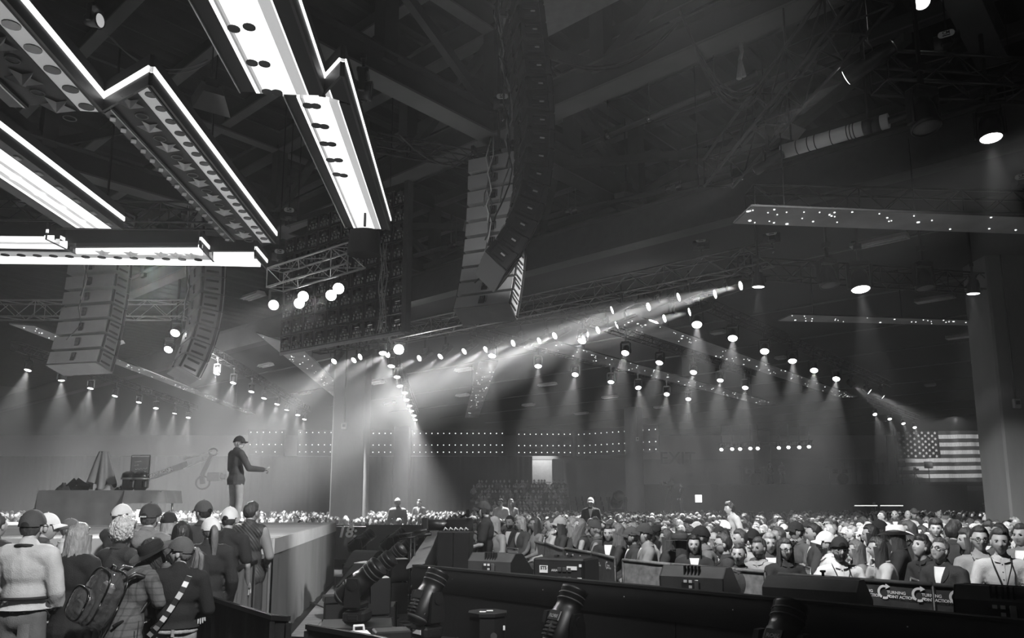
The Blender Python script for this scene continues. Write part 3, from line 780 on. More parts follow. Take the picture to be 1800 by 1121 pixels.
for i, (q, a) in enumerate([((595, 507), (560, 535)), ((582, 519), (545, 545)), ((533, 521), (480, 545)), ((526, 533), (470, 560)), ((481, 536), (420, 570))]):
    p = at_z(q[0], q[1], 7.2); stage_light(p, at_z(a[0] - 150, a[1] + 90, 4), '%s lamp from the right before the back of the video wall' % ORD[i], 'lamps before the back of the video wall', 'spot', M_LENSD if i == 4 else M_LENS, 900, 16, 1.2, 'spotlight', hang=8.4)
p = at_z(175, 36, 8.6); stage_light(p, p + Vector((1, -.12, -.12)), 'round lamp with a honeycomb lens beside the long star bolt', None, 'wash', M_LEDS, 0, 0, .6)
p = at_z(651, 160, 8.6); stage_light(p, p + Vector((1, .1, -.1)), 'dark lamp seen from the side right of the second bolt', None, 'wash', M_GREY, 0, 0, .9)
p = at_z(1620, 3, 10); stage_light(p, p + Vector((-.3, -.5, -.7)), 'lamp cut by the top frame edge at right', None, 'wash', M_LENS, 0, 0, .8)

# ================================================================== star panels
def star_panel(px, label, n, z=7.0):
    q = [at_z(x, y, z) for x, y in px]; c = sum(q, Vector()) / len(q)
    t = thing('star_panel', label, 'ceiling panel', c); inv = t.matrix_world.inverted(); q = [inv @ p for p in q]
    m = MB(); m.prism(q, (0, 0, .03)); m.build('slab', M_BOARD, t)
    for i in range(len(q)):
        m = MB(); m.bar(q[i] + UP * .02, q[(i + 1) % len(q)] + UP * .02, .03, .035); m.build('edge_trim', M_DGREY, t)
    rnd = random.Random(int(px[0][0]))
    me = {}
    for i in range(n):
        u, v = rnd.random(), rnd.uniform(.06, .94)
        p = q[0].lerp(q[1], u).lerp(q[3].lerp(q[2], u), v); r = rnd.choice((.012, .012, .017, .017, .028))
        if r not in me: k = MB(); k.lathe([(r, 0), (r, -.01), (0, -.012)], 8); me[r] = k.mesh('lamp', M_TINY)
        put('lamp', me[r], t, Matrix.Translation(p))
    for f in (.12, .5, .88):
        m = MB(); p = q[0].lerp(q[1], f).lerp(q[3].lerp(q[2], f), .5); m.tube([p + UP * .03, p + UP * (SOFFIT_Z - z + .05)], .012, 4); m.build('suspension_wire', M_TRUSS, t)
    return t
star_panel([(1322, 363), (1900, 386), (1900, 415), (1290, 393)], 'nearest pale star panel reaching the right frame edge', 40)
star_panel([(1392, 553), (1785, 566), (1785, 574), (1368, 564)], 'thin star panel seen edge-on below the large lit moving head', 30)
star_panel([(1120, 556), (1507, 697), (1478, 699), (1083, 570)], 'long star panel slanting down right, upper of the parallel pair', 70)
star_panel([(975, 600), (1365, 709), (1340, 712), (938, 609)], 'long star panel slanting down right, lower of the parallel pair', 70)
star_panel([(841, 636), (875, 636), (841, 734), (817, 734)], 'upright-looking star panel above the lamp rows right of the big column', 40)
star_panel([(528, 610), (588, 668), (588, 698), (450, 585)], 'star panel running behind the big concrete column', 34)
star_panel([(60, 573), (449, 727), (432, 726), (17, 570)], 'star panel passing behind the left speaker hangs', 60)
# ================================================================== back of the hanging video wall
def video_wall():
    br_ = at_z(713, 583, 6.3); bl = at_z(495, 621, 6.3)
    d = (bl - br_); W = d.length; d /= W
    t = thing('video_wall', 'hanging video wall seen from behind, rows of modules with wiring', 'video wall', br_, math.atan2(d.y, d.x))
    n, rows = 10, 8; s = W / n
    # local x runs to the far end; the side towards the camera is +y
    m = MB()
    m.box((0, -.05, 0), (s - .012, .06, s - .012), mat=0)
    for e in (-1, 1):
        m.box((e * (s / 2 - .03), .02, 0), (.035, .12, s - .02), mat=0); m.box((0, .02, e * (s / 2 - .03)), (s - .02, .12, .035), mat=0)
    m.box((0, .02, 0), (.05, .08, s - .04)); m.box((0, .02, .02), (s - .04, .07, .05))
    panel = m.mesh('module', M_BLK)
    e = MB()
    e.box((-.02, .06, .05), (.2, .05, .12), bev=.01)
    e.box((-.02, .088, .085), (.17, .005, .012), mat=1); e.box((.03, .088, .03), (.06, .005, .02), mat=2)
    for x in (-.16, -.1, -.02, .06, .13): e.box((x, .07, -.06), (.022, .04, .05), mat=1 if x in (-.1, .06) else 2)
    for x in (-.13, -.04, .02, .15): e.box((x, .07, -.15), (.012, .04, .075), mat=2)
    for x in (-.18, .18): e.ball((x, .08, .17), .016, 6, 1); e.ball((x, .08, -.19), .014, 6, 1)
    for x in (-.15, .02): e.tube([(x, .07, -.06), (x + .04, .11, -.13), (x + .01, .09, -.21)], .008, 4, 3)
    board = e.mesh('wiring', [M_DGREY, M_CHROME, M_PALE, M_CABLE])  # pale connectors stand in for small metal glints
    for r in range(rows):
        for k in range(n):
            if r == rows - 1 and k > 7: continue
            o = put('module', panel, t, Matrix.Translation((s * (k + .5), 0, s * (r + .5)))); put('wiring', board, o)
    H = rows * s
    m = MB(); m.bar((0, .05, 0), (W, .05, 0), .05, .14); m.build('bottom_rail', M_GREY, t)
    m = MB(); m.bar((-.03, .03, -.02), (-.03, .03, H + .1), .16, .2); m.build('side_rail', M_DGREY, t)
    m = MB(); m.bar((0, .05, H), (W, .05, H), .12, .16); m.build('top_rail', M_BLK, t)
    rnd = random.Random(3)
    for k, x in enumerate((.62, .7, .78, .66)):
        pts = [Vector((x + .05 * math.sin(j * 1.3 + k), .16 + .03 * k, H * .62 - j * .26 * (1 + .02 * k))) for j in range(10)]
        m = MB(); m.tube(pts, .014, 5); m.build('loom', M_CABLE_P, t)
    m = MB(); m.tube([(.62 + .09 * math.cos(a / 8 * 6.28), .2, H * .62 - 2.3 + .16 * math.sin(a / 8 * 6.28)) for a in range(9)], .014, 5); m.build('cable_coil', M_CABLE_P, t)
    for x in (.6, W - .6):
        m = MB(); m.bar((x, .1, H), (x, .1, H + 5), .02); m.build('suspension_wire', M_TRUSS, t)
    return t
video_wall()
# covered projector-like box hanging before the wall
p = at_z(640, 437, 7.2)
t = thing('covered_fixture', 'black cloth-covered box hanging before the video wall back', 'cover', p)
m = MB(); m.sheet(lambda u, v: .72 * Vector(((.42 + .06 * v) * math.cos(u * 6.283) * (1 + .06 * math.sin(u * 25)), (.3 + .05 * v) * math.sin(u * 6.283), .75 * (1 - v) - .2)), 24, 5, closed_u=True)
m.build('cover', M_BDRAPE, t); m = MB(); m.bar((0, 0, .5), (0, 0, 3), .05); m.build('hanger', M_TRUSS, t)

# ================================================================== line arrays
def cabinet_meshes(w, h, d, grey):
    """cabinet: local x = width, y = depth (front at +y), z down from its top joint"""
    hb = h * .80
    m = MB()
    prof = [(d / 2, 0), (d / 2, -h), (-d / 2, -(h + hb) / 2), (-d / 2, -(h - hb) / 2)]
    g = .012
    m.prism([(-w / 2, y * .98, z - g if z > -h / 2 else z + g) for y, z in prof], (w, 0, 0))
    for s in (-1, 1):
        for z in (-h * .28, -h * .72):
            m.box((s * (w / 2 + .008), -.02, z), (.02, d * .5, h * .12), bev=.006, mat=1)
        m.box((s * (w / 2 + .012), d * .38, -h / 2), (.03, .07, h * .94), mat=1); m.box((s * (w / 2 + .012), -d * .40, -h / 2), (.03, .06, h * .74), mat=1)
    body = m.mesh('cabinet', [grey, M_BLK])
    f = MB(); f.box((0, d / 2 + .01, -h / 2), (w * .97, .02, h * .9), bev=.01)
    for s in (-.5, .5): f.box((s * w * .55, d / 2 + .02, -h / 2), (.02, .02, h * .86))
    grille = f.mesh('grille', M_GRILLE)
    b = MB(); b.box((0, -d / 2 - .005, -h / 2), (.15, .03, h * .5), bev=.01)
    for k in range(3): b.box((-.045 + .045 * k, -d / 2 - .025, -h * .44), (.025, .02, h * .24), mat=1)
    b.box((.11, -d / 2 - .012, -h / 2), (.022, .03, h * .42), mat=1)
    plate = b.mesh('connector_plate', [M_BLKM, M_CHROME])
    l = MB()
    for s in (-1, 1): l.box((s * (w / 2 + .03), d * .05, -h * .5), (.006, .085, .03))
    lab = l.mesh('badge', M_WHITE)
    return body, grille, plate, lab
def line_array(top, yaw, n, w, h, d, splay, label, grey, tilt0=0.0, badge=True, name='line_array', wire=True, bottom=None):
    if bottom is not None:
        Q = Matrix.Rotation(yaw, 4, 'Z') @ Matrix.Translation((0, d / 2, 0)) @ Matrix.Rotation(-tilt0, 4, 'X') @ Matrix.Translation((0, -d / 2, 0))
        for i in range(n): Q = Q @ Matrix.Translation((0, d / 2, -h)) @ Matrix.Rotation(-R(splay[min(i, len(splay) - 1)]), 4, 'X') @ Matrix.Translation((0, -d / 2, 0))
        top = Vector(bottom) - Q.translation
    t = thing(name, label, 'loudspeaker', top, yaw)
    body, grille, plate, lab = cabinet_meshes(w, h, d, grey)
    m = MB()
    for s in (-1, 1): m.box((s * w * .33, .0, .12), (.08, d * 1.9, .12), bev=.015)
    m.box((0, d * .5, .12), (w * .8, .1, .1)); m.box((0, -d * .6, .12), (w * .8, .1, .1)); m.bar((0, 0, .15), (0, 0, .5), .09)
    m.build('bumper_frame', M_BLK, t)
    if wire:
        m = MB(); m.bar((0, 0, .4), (0, 0, 7), .045); m.build('hoist_chain', M_TRUSS, t)
    T = Matrix.Translation((0, d / 2, 0)) @ Matrix.Rotation(-tilt0, 4, 'X') @ Matrix.Translation((0, -d / 2, 0))
    backs = []
    for i in range(n):
        o = put('cabinet', body, t, T)
        put('grille', grille, o); put('connector_plate', plate, o)
        if badge: put('badge', lab, o)
        backs.append(T @ Vector((0, -d / 2 - .12, -h / 2)))
        a = R(splay[min(i, len(splay) - 1)])
        T = T @ Matrix.Translation((0, d / 2, -h)) @ Matrix.Rotation(-a, 4, 'X') @ Matrix.Translation((0, -d / 2, 0))
    m = MB(); m.prism([T @ Vector((x, y * .98, -.005)) for x, y in ((-w / 2, -d / 2), (w / 2, -d / 2), (w / 2, d / 2), (-w / 2, d / 2))], (T.to_3x3() @ Vector((0, 0, -.02)))); m.build('end_plate', grey, t)
    rnd = random.Random(n)
    for k in range(5):
        pts = [p + Vector((rnd.uniform(-.12, .12), rnd.uniform(-.16, .0), rnd.uniform(-.05, .05))) for p in [backs[0] + UP * .5] + backs[:max(3, int(n * (.9 - .12 * k)))]]
        m = MB(); m.tube(pts, .016, 5); m.build('cable', M_CABLE_P if k % 2 else M_CABLE, t)
    return t
# yaw turns the local +y (front)
line_array(None, R(-80), 16, 1.34, .354, .50, (.3, .3, .5, .8, 1, 1.5, 2, 2.5, 3.2, 4, 5, 5.5, 6, 6, 6, 6), 'large black curved speaker hang in the upper middle, pale underside plate', M_BLK, -.12, bottom=at_y(862, 478, 13.3))
line_array(None, R(-24), 10, 1.34, .42, .56, (1, 1.2, 1.5, 2, 2.5, 3, 3.5, 4, 4, 4), 'grey speaker hang behind the large black one, its plain backs turned this way', M_SPK, .02, badge=False, bottom=at_y(853, 552, 16.6))
line_array(None, R(-14), 10, 1.72, .50, .70, (.3, .5, .8, 1, 1.5, 2, 2.2, 2.4, 2.4), 'grey speaker hang at far left showing its flat backs and cable plates', M_SPK, .02, badge=False, bottom=at_y(140, 648, 22.0))
line_array(None, R(-56), 10, 1.5, .52, .70, (.5, .8, 1.2, 2, 3, 4, 5, 5, 5, 5), 'grey curved speaker hang left of the stage speaker, seen from the side', M_SPK, -.08, badge=False, bottom=at_y(322, 660, 22.0))

# ================================================================== chain hoists with oval badges
def hoist(px, py, z, label, s=1.0):
    p = at_z(px, py, z)
    yaw = math.atan2(p.x, p.y)
    t = thing('chain_hoist', label, 'hoist', p, -yaw)
    m = MB(); m.tube([(-.22 * s, .02, -.06), (.22 * s, .02, -.06)], .16 * s, 14); m.box((0, .02, -.06), (.22 * s, .34 * s, .3 * s), bev=.04); m.build('body', M_BLK, t)
    m = MB(); m.tube([(-.085 * s, -.17 * s, 0), (.085 * s, -.17 * s, 0)], .055 * s, 12)
    m = MB(); pts = []
    for a in range(20):
        th = a / 20 * 6.283; pts.append(((.075 if math.cos(th) > 0 else -.075) * s + .065 * s * math.cos(th), -.175 * s, .065 * s * math.sin(th)))
    m.prism(pts, (0, -.012, 0)); b = m.build('badge', M_WHITE, t)
    put('lettering', text_mesh('CM', .085 * s, M_BLKM, .002, depth=.001), b, Matrix.Translation((0, -.19 * s, .02 * s)) @ Matrix.Rotation(R(90), 4, 'X'))
    m = MB(); m.box((0, -.189 * s, -.032 * s), (.13 * s, .004, .018 * s)); m.build('badge_bar', M_BLKM, b)
    m = MB(); m.bar((0, .02, 0), (0, .02, 5), .028); m.build('chain', M_TRUSS, t)
    m = MB(); m.tube([(0, .02, -.2), (0, .02, -.36), (.05, .02, -.42), (0, .02, -.48)], .018, 6); m.build('hook', M_CHROME, t)
hoist(1664, 68, 10.5, 'chain hoist with white oval badge at the upper right', 1.0)
hoist(1232, 425, 8.6, 'chain hoist with white oval badge over the spotlight truss end', .95)
hoist(1356, 413, 8.6, 'chain hoist with white oval badge just right of its twin over the spotlight truss', .95)
hoist(508, 373, 9.6, 'chain hoist with pale badge left of the second bolt tip', .95)
hoist(491, 445, 8.5, 'chain hoist with white badge at the tip of the edge-on bolt', .9)
hoist(883, 176, 10.6, 'chain hoist with white badge left of the black speaker hang', .9)
hoist(1797, 315, 8.4, 'chain hoist cut by the right frame edge', .9)
# top rigging block above the black hang
t = thing('rigging_block', 'black rigging block with bright chain bag atop the large speaker hang', 'rigging', Vector((.22, 12.9, 12.1)))
m = MB(); m.box((0, 0, .3), (.75, .3, .3), bev=.05); m.build('block', M_BLK, t)
m = MB(); m.box((-.12, .05, -.35), (.42, .36, .9), bev=.06); m.build('chain_bag', M_BDRAPE, t)
m = MB()
for k in range(11):
    m.ball((.1 + .02 * math.sin(k * 2), -.2, .1 - k * .09), (.05, .03, .05), 6)
m.build('chain', M_CHROME, t)
m = MB(); m.bar((-1.1, 0, -.85), (.3, 0, -1.05), .1, .12); m.build('arm', M_DGREY, t)
m = MB(); m.tube([(.1, -.2, -.9), (.1, -.2, -1.05), (.17, -.2, -1.15), (.07, -.2, -1.2)], .035, 6); m.build('hook', M_PALE, t)
m = MB(); m.bar((.0, 0, .4), (0, 0, 3.8), .06); m.build('hoist_chain', M_TRUSS, t)
t = thing('duct', 'pale slanting air duct underside at the top edge above the speaker hang', 'duct', at_z(985, 14, 13.6), math.atan2(BX.y, BX.x))
m = MB(); m.box((0.2, 0, .4), (3.4, 1.5, .8), bev=.05); m.build('casing', M_GREY, t)
m = MB()
for x in (-.8, .2, 1.2): m.bar((x, 0, .8), (x, 0, 2.2), .04)
m.build('hanger', M_STEEL, t)
# ================================================================== white segmented tube
p, q = at_z(1374, 267, 8.6), at_z(1562, 212, 8.6)
t = thing('light_tube', 'long white cloth-covered tube with dark bands hanging at the upper right', 'tube', p)
d = q - p; L = d.length; d.normalize()
m = MB(); m.tube([d * .0, d * L], .135, 18); m.build('sleeve', M_WHITE, t)
bm_ = MB()
for k in (.16, .27, .34, .49, .64, .67, .7, .93): bm_.tube([d * (L * k - .008), d * (L * k + .008)], .139, 18)
bm_.build('seam', M_BLKM, t)
for k in (.78, .85):
    m = MB(); m.tube([d * (L * k), d * (L * k + .16)], .142, 18); m.build('clamp_band', M_BLK, t)
m = MB(); m.tube([d * L, d * (L + .45)], .06, 10); m.tube([d * (L + .3), d * (L + .36)], .09, 10, 1); m.tube([d * -.3, d * 0], .1, 10); m.build('end_mount', [M_BLK, M_CHROME], t)
for k in (.1, .82):
    m = MB(); m.bar(d * (L * k), d * (L * k) + UP * 3, .03); m.build('hanger', M_TRUSS, t)
# hanging cable swags
def swag(a, b, sag, label, k=3, r=.022, mt=None):
    t = thing('cable_swag', label, 'cable', a)
    for j in range(k):
        pts = [Vector(a).lerp(Vector(b), i / 14) - Vector(a) - UP * (sag * (1 + .12 * j)) * 4 * (i / 14) * (1 - i / 14) + Vector((.03 * j, .04 * j, 0)) for i in range(15)]
        m = MB(); m.tube(pts, r, 5); m.build('cable', mt or M_CABLE, t)
swag(at_z(1195, 18, 11), at_z(1345, 130, 9.8), .9, 'black cable swag running down to the sloping truss', 4)
swag(at_z(980, 105, 10.8), at_z(1190, 40, 12), .5, 'thin black cable swag right of the speaker hang top', 2)
swag(at_z(190, 62, 9), at_z(365, 105, 9), .35, 'thin pale cable swag beside the round honeycomb lamp', 2, .01, M_GREY)
swag(at_z(700, 235, 10.5), at_z(800, 290, 10.5), .2, 'thin cable run by the high thin truss', 2)
for (px, py, lb) in ((1303, 110, 'pale rope tail knotted on the cable swag'), (1112, 470, 'pale rope tail on the soffit edge')):
    p = at_z(px, py, 9.3); t = thing('rope_tail', lb, 'rope', p)
    m = MB(); m.tube([(0, 0, .35), (.02, 0, .2), (-.02, 0, .05)], .035, 6); m.tube([(-.02, 0, .05), (-.05, 0, -.3)], [.03, .05], 6); m.tube([(-.02, 0, .05), (.04, 0, -.26)], [.03, .04], 6); m.build('rope', M_PALE, t)
# ================================================================== stage
STZ = 1.35
def vsheet(m, pts, z0, z1, amp, per, mt=0, seg=.12, flare=0.0, top_amp=.25):
    """hanging cloth along a plan polyline with folds"""
    pts = [Vector((p[0], p[1], 0)) for p in pts]
    cum = [0]
    for a, b in zip(pts[:-1], pts[1:]): cum.append(cum[-1] + (b - a).length)
    L = cum[-1]; n = max(8, int(L / seg))
    def fn(u, v):
        s = u * L; i = 0
        while i < len(cum) - 2 and s > cum[i + 1]: i += 1
        a, b = pts[i], pts[i + 1]; d = (b - a).normalized(); p = a + d * (s - cum[i]); nn = Vector((d.y, -d.x, 0))
        w = amp * (top_amp + (1 - top_amp) * (1 - v)) * (math.sin(s * 6.283 / per) + .5 * math.sin(s * 6.283 / per * 2.3 + 1)) + flare * (1 - v)
        zt = z1(u) if callable(z1) else z1
        p = p + nn * w; return Vector((p.x, p.y, z0 + (zt - z0) * v))
    m.sheet(fn, n, 6, mt)
S = [Vector((-3.09, 10.1, 0)), Vector((-4.23, 18.65, 0)), Vector((-17, 18.9, 0)), Vector((-17, 9.7, 0))]
st = thing('stage', 'large raised stage with pale worn deck, light edge and grey skirt', 'stage', (0, 0, 0))
m = MB(); m.prism([p + UP * (STZ - .05) for p in S], (0, 0, .05)); m.build('deck', M_STAGE, st)
m = MB(); m.prism([p + UP * 0 for p in [S[0] + Vector((-.1, .1, 0)), S[1] + Vector((-.1, -.1, 0)), S[2], S[3] + Vector((0, .1, 0))]], (0, 0, STZ - .06)); m.build('riser', M_BLKM, st)
for a, b in ((S[0], S[1]), (S[3], S[0]), (S[2], S[1])):
    m = MB(); m.bar(a + UP * (STZ - .105), b + UP * (STZ - .105), .06, .2); m.build('edge_board', M_LIP, st)
m = MB(); vsheet(m, [S[0] + Vector((.02, 0, 0)), S[1] + Vector((.02, 0, 0))], 0, STZ - .2, .012, .9); m.build('side_skirt', M_SKIRT, st)
m = MB(); vsheet(m, [S[3] + Vector((0, -.02, 0)), S[0] + Vector((0, -.02, 0))], 0, STZ - .2, .02, .6); m.build('front_skirt', M_SKIRT, st)

# table and its cloth
TY = 15.5; xa, xb = at_y(68, 864, TY).x, at_y(284, 864, TY).x; TZ = STZ + .70
tb_ = thing('stage_table', 'cloth-covered long table on the stage holding the draped piece', 'table', ((xa + xb) / 2, TY + .45, STZ))
w = xb - xa
m = MB(); m.box((0, 0, .68), (w, .9, .03)); m.build('tabletop', M_WOOD, tb_)
for x in (-w / 2 + .12, w / 2 - .12):
    for y in (-.36, .36):
        m = MB(); m.tube([(x, y, 0), (x, y, .67)], .022, 8); m.build('leg', M_ALU, tb_)
def cloth_table():
    m = MB(); W2, D2 = w / 2 + .01, .46
    m.box((0, 0, .702), (2 * W2, 2 * D2, .012))
    k = .42  # where the long front drop ends
    vsheet(m, [(-W2, D2), (-W2 - .0, -D2)], .25, .7, .03, .5, flare=.08)
    vsheet(m, [(-W2, -D2), (W2 - .72, -D2)], .02, .7, .012, .5, flare=.03)
    vsheet(m, [(W2 - .74, -D2 - .01), (W2, -D2), (W2, D2)], .45, .7, .03, .36, flare=.07)
    for s in (-.62, -.2, .22): pass
    return m
tc2 = cloth_table().build('tablecloth', M_GREY, None, Matrix.Translation(((xa + xb) / 2, TY + .45, STZ)))
tag(tc2, 'grey creased tablecloth with long front drop over the stage table', 'tablecloth')
def draped():
    p = at_y(177, 858, TY + .4); t = thing('draped_award', 'tall narrow piece hidden under a striped hanging cloth on the stage table', 'draped object', (p.x, TY + .4, TZ + .01))
    m = MB()
    rnd = random.Random(5); ph = [rnd.uniform(0, 6) for _ in range(3)]
    def fn(u, v):
        a = u * 6.283; k = 1 - v
        r = .09 + .19 * k ** .8
        r *= 1 + (.05 + .28 * k) * (math.sin(7 * a + ph[0]) * .6 + .4 * math.sin(11 * a + ph[1]))
        z = .80 - .72 * k * (1 + .14 * math.sin(3 * a + ph[2])) ; z = max(z, .02)
        return Vector((r * math.cos(a), r * .7 * math.sin(a), z))
    m.sheet(fn, 96, 14, closed_u=True); m.add([fn(i / 96, 1) for i in range(96)], [tuple(range(96))])
    m.build('cloth', M_GREY, t)
    m = MB(); m.lathe([(.1, 0), (.1, .04), (.05, .06), (.045, .6), (.07, .62), (.07, .79)], 12); m.build('stand', M_BLK, t)
draped()
p = at_y(242, 855, TY + .4)
t = thing('framed_sign', 'clear-framed sign with scribbled lines standing on the stage table', 'sign', (p.x, TY + .45, TZ + .01))
m = MB(); m.box((0, 0, .38), (.36, .02, .62)); m.build('board', M_GREY, t)
for a, b in (((-.19, 0, 0), (-.19, 0, .72)), ((.19, 0, .05), (.19, 0, .72)), ((-.19, 0, .72), (.19, 0, .72)), ((-.19, 0, .1), (.19, 0, .1))):
    m = MB(); m.bar(a, b, .02); m.build('frame', M_ALU, t)
for k, (z, x0, x1) in enumerate(((.58, -.12, .02), (.5, -.12, -.04), (.43, -.1, .15), (.36, -.12, .12), (.28, -.1, .05))):
    m = MB(); m.tube([(x0 + (x1 - x0) * i / 12, -.014, z + .012 * math.sin(i * 2.1 + k) + .02 * i / 12) for i in range(13)], .006, 4); m.build('scribble', M_WHITE, t)
for (dx, dz, s, lb) in ((-.02, .0, 1.0, 'dark glossy rounded sculpture at the left foot of the framed sign'), (.22, .0, 1.15, 'dark glossy angular sculpture at the right foot of the framed sign')):
    t = thing('sculpture', lb, 'sculpture', (p.x + dx - .05, TY + .15, TZ + .01))
    m = MB(); m.lathe([(.09 * s, 0), (.13 * s, .05), (.12 * s, .2), (.15 * s, .26), (.13 * s, .34), (.05, .38)], 10, sy=.8); m.build('body', M_BLKG, t)
    m = MB(); m.lathe([(.16 * s, .215), (.165 * s, .235), (.15 * s, .25)], 10, sy=.8); m.build('rim', M_ALU, t)
    m = MB(); m.box((.1 * s, -.08, .12), (.1, .05, .16), bev=.02); m.build('plate', M_BLKG, t)
def heap(px, w, h, label, seed, mt):
    p = at_y(px, 858, TY + .3); rnd = random.Random(seed)
    m = MB(); ph = [rnd.uniform(0, 6) for _ in range(6)]
    def fn(u, v):
        a = u * 6.283; r = 1 - v * .98
        z = h * (1 - r ** 2) * (.7 + .5 * math.sin(3 * a + ph[0]) * r + .35 * math.sin(9 * v + 2 * a + ph[1]))
        return Vector((w * r * math.cos(a) * (1 + .15 * math.sin(5 * a + ph[2])), w * .5 * r * math.sin(a), max(.0, z)))
    m.sheet(fn, 40, 10, closed_u=True)
    o = m.build('crumpled_cloth', mt, None, Matrix.Translation((p.x, TY + .3, TZ + .008))); tag(o, label, 'cloth')
heap(112, .17, .15, 'dark crumpled cloth at the left end of the stage table', 1, M_DGREY)
heap(190, .22, .12, 'pale folded cloth at the foot of the draped piece', 2, M_PALE)
heap(214, .16, .09, 'small crumpled dark cloth between draped piece and framed sign', 3, M_DGREY)
p = at_y(135, 855, TY + .3)
t = thing('leaning_frame', 'small picture frame lying tilted on the left of the stage table', 'frame', (p.x, TY + .3, TZ + .01))
for a, b in (((-.2, 0, .02), (-.02, 0, .2)), ((-.02, 0, .2), (.24, 0, .03)), ((-.2, 0, .02), (.24, 0, .03))):
    m = MB(); m.bar(a, b, .02, .14); m.build('frame_side', M_BLKG, t)

# camera crane behind the stage with lettering on its arm
CY_ = 27.0
pa, pb = at_y(240, 847, CY_), at_y(372, 800, CY_)
t = thing('camera_crane', 'lettered camera crane arm rising behind the stage table', 'camera crane', (pa.x, CY_, 0))
inv = Matrix.Translation((-pa.x, -CY_, 0)); la, lb = inv @ pa, inv @ pb; d = (lb - la).normalized()
m = MB(); m.bar(la - d * 1.5, lb - d * .9, .10, .2); m.build('arm', M_DGREY, t)
m = MB(); m.bar(la + d * 1.7 + UP * .2, lb + UP * .16, .05); m.bar(la + d * 1.7 - UP * .1, lb - UP * .1, .05); m.build('tie_rod', M_ALU, t)
ang = math.atan2(d.z, d.x)
put('lettering', text_mesh('GREAT AGAIN', .155, M_WHITE, .003, depth=.004), t, Matrix.Translation((inv @ at_y(281, 832.5, CY_)) + Vector((0, -.08, 0))) @ Matrix.Rotation(-ang, 4, 'Y') @ Matrix.Rotation(R(90), 4, 'X'))
m = MB(); m.bar(lb, lb + Vector((-.3, 0, -.7)), .12); m.bar(lb + Vector((-.3, 0, -.7)), lb + Vector((-.25, 0, -1.0)), .14); m.build('drop_arm', M_DGREY, t)
m = MB(); m.tube([lb + Vector((-.25 + .24 * math.cos(a / 16 * 6.283), 0, -.95 + .22 * math.sin(a / 16 * 6.283))) for a in range(17)], .035, 6); m.build('pan_ring', M_DGREY, t)
m = MB(); m.box(tuple(lb + Vector((.15, 0, -.75))), (.45, .3, .3), bev=.03); m.tube([lb + Vector((.3, 0, -.75)), lb + Vector((.55, 0, -.75))], .09, 10); m.build('camera', M_DGREY, t)
m = MB(); m.tube([lb + Vector((.05 + .15 * math.cos(a / 12 * 6.283), 0, .12 + .12 * math.sin(a / 12 * 6.283))) for a in range(13)], .03, 6); m.build('pulley', M_DGREY, t)
m = MB(); m.tube([(la - d * 1.2).xy.to_3d(), la - d * 1.2], .1, 8); m.box(tuple((la - d * 1.2).xy.to_3d() + UP * .2), (1.1, 1.1, .4), bev=.04); m.build('pedestal', M_BLK, t)

# ================================================================== pit and black fascia walls
C0 = Vector((-1.23, 10.2, 0)); C1 = Vector((4.6, 4.22, 0)); C2 = Vector((-2.1, 22.5, 0)); WZ = 1.0
wd = (C1 - C0).normalized(); wn = Vector((wd.y, -wd.x, 0))      # wn: towards this side
if wn.y > 0: wn = -wn
t = thing('fascia_wall', 'long black fascia wall running across the foreground with a smooth upper band', 'barrier', C0)
L = (C1 - C0).length; n = 3
for k, (f0, f1) in enumerate(((0, .475), (.475, .8), (.8, 1))):
    m = MB(); a, b = wd * (L * f0 + .004), wd * (L * f1 - .004); m.prism([a, b, b + UP * .72, a + UP * .72], wn * .05); m.build('panel', M_WALLPANEL, t)
m = MB(); m.sheet(lambda u, v: wd * (L * u) + wn * (.065 + .025 * math.sin(v * 3.14)) + UP * (.71 + .29 * v), 30, 5); m.prism([UP * .71, wd * L + UP * .71, wd * L + UP * WZ, UP * WZ], wn * .06); m.build('upper_band', M_BLK, t)
m = MB(); m.bar(UP * WZ + wn * .03, wd * L + UP * WZ + wn * .03, .1, .025); m.build('top_rail', M_BLKM, t)
for f in (.475, .80):
    for s in (-1, 1):
        m = MB(); m.box((0, 0, 0), (.09, .02, .03), Matrix.Translation(wd * (L * f + s * .06) + wn * .06 + UP * .42) @ frame(wn) @ Matrix.Rotation(R(90), 4, 'X'), bev=.005); m.build('latch', M_ALU, t)
rnd = random.Random(4)
for f in (.1, .28, .41, .55, .62, .72, .86, .93):
    m = MB(); m.ball(tuple(wd * (L * f) + wn * .1 + UP * (.9 + rnd.uniform(-.03, .03))), .008, 6); m.build('screw', M_CHROME, t)
m = MB()
for k in range(9):
    a = k * .7; c_ = wd * (L * .835) + wn * .09 + UP * .62
    m.box((0, 0, 0), (.03, .02, .07), Matrix.Translation(c_ + wd * (.05 * math.cos(a)) + UP * (.05 * math.sin(a))) @ Matrix.Rotation(a, 4, 'Y'), bev=.004)
tg = m.build('taped_clip', M_PALE, t); tg['kind'] = 'stuff'
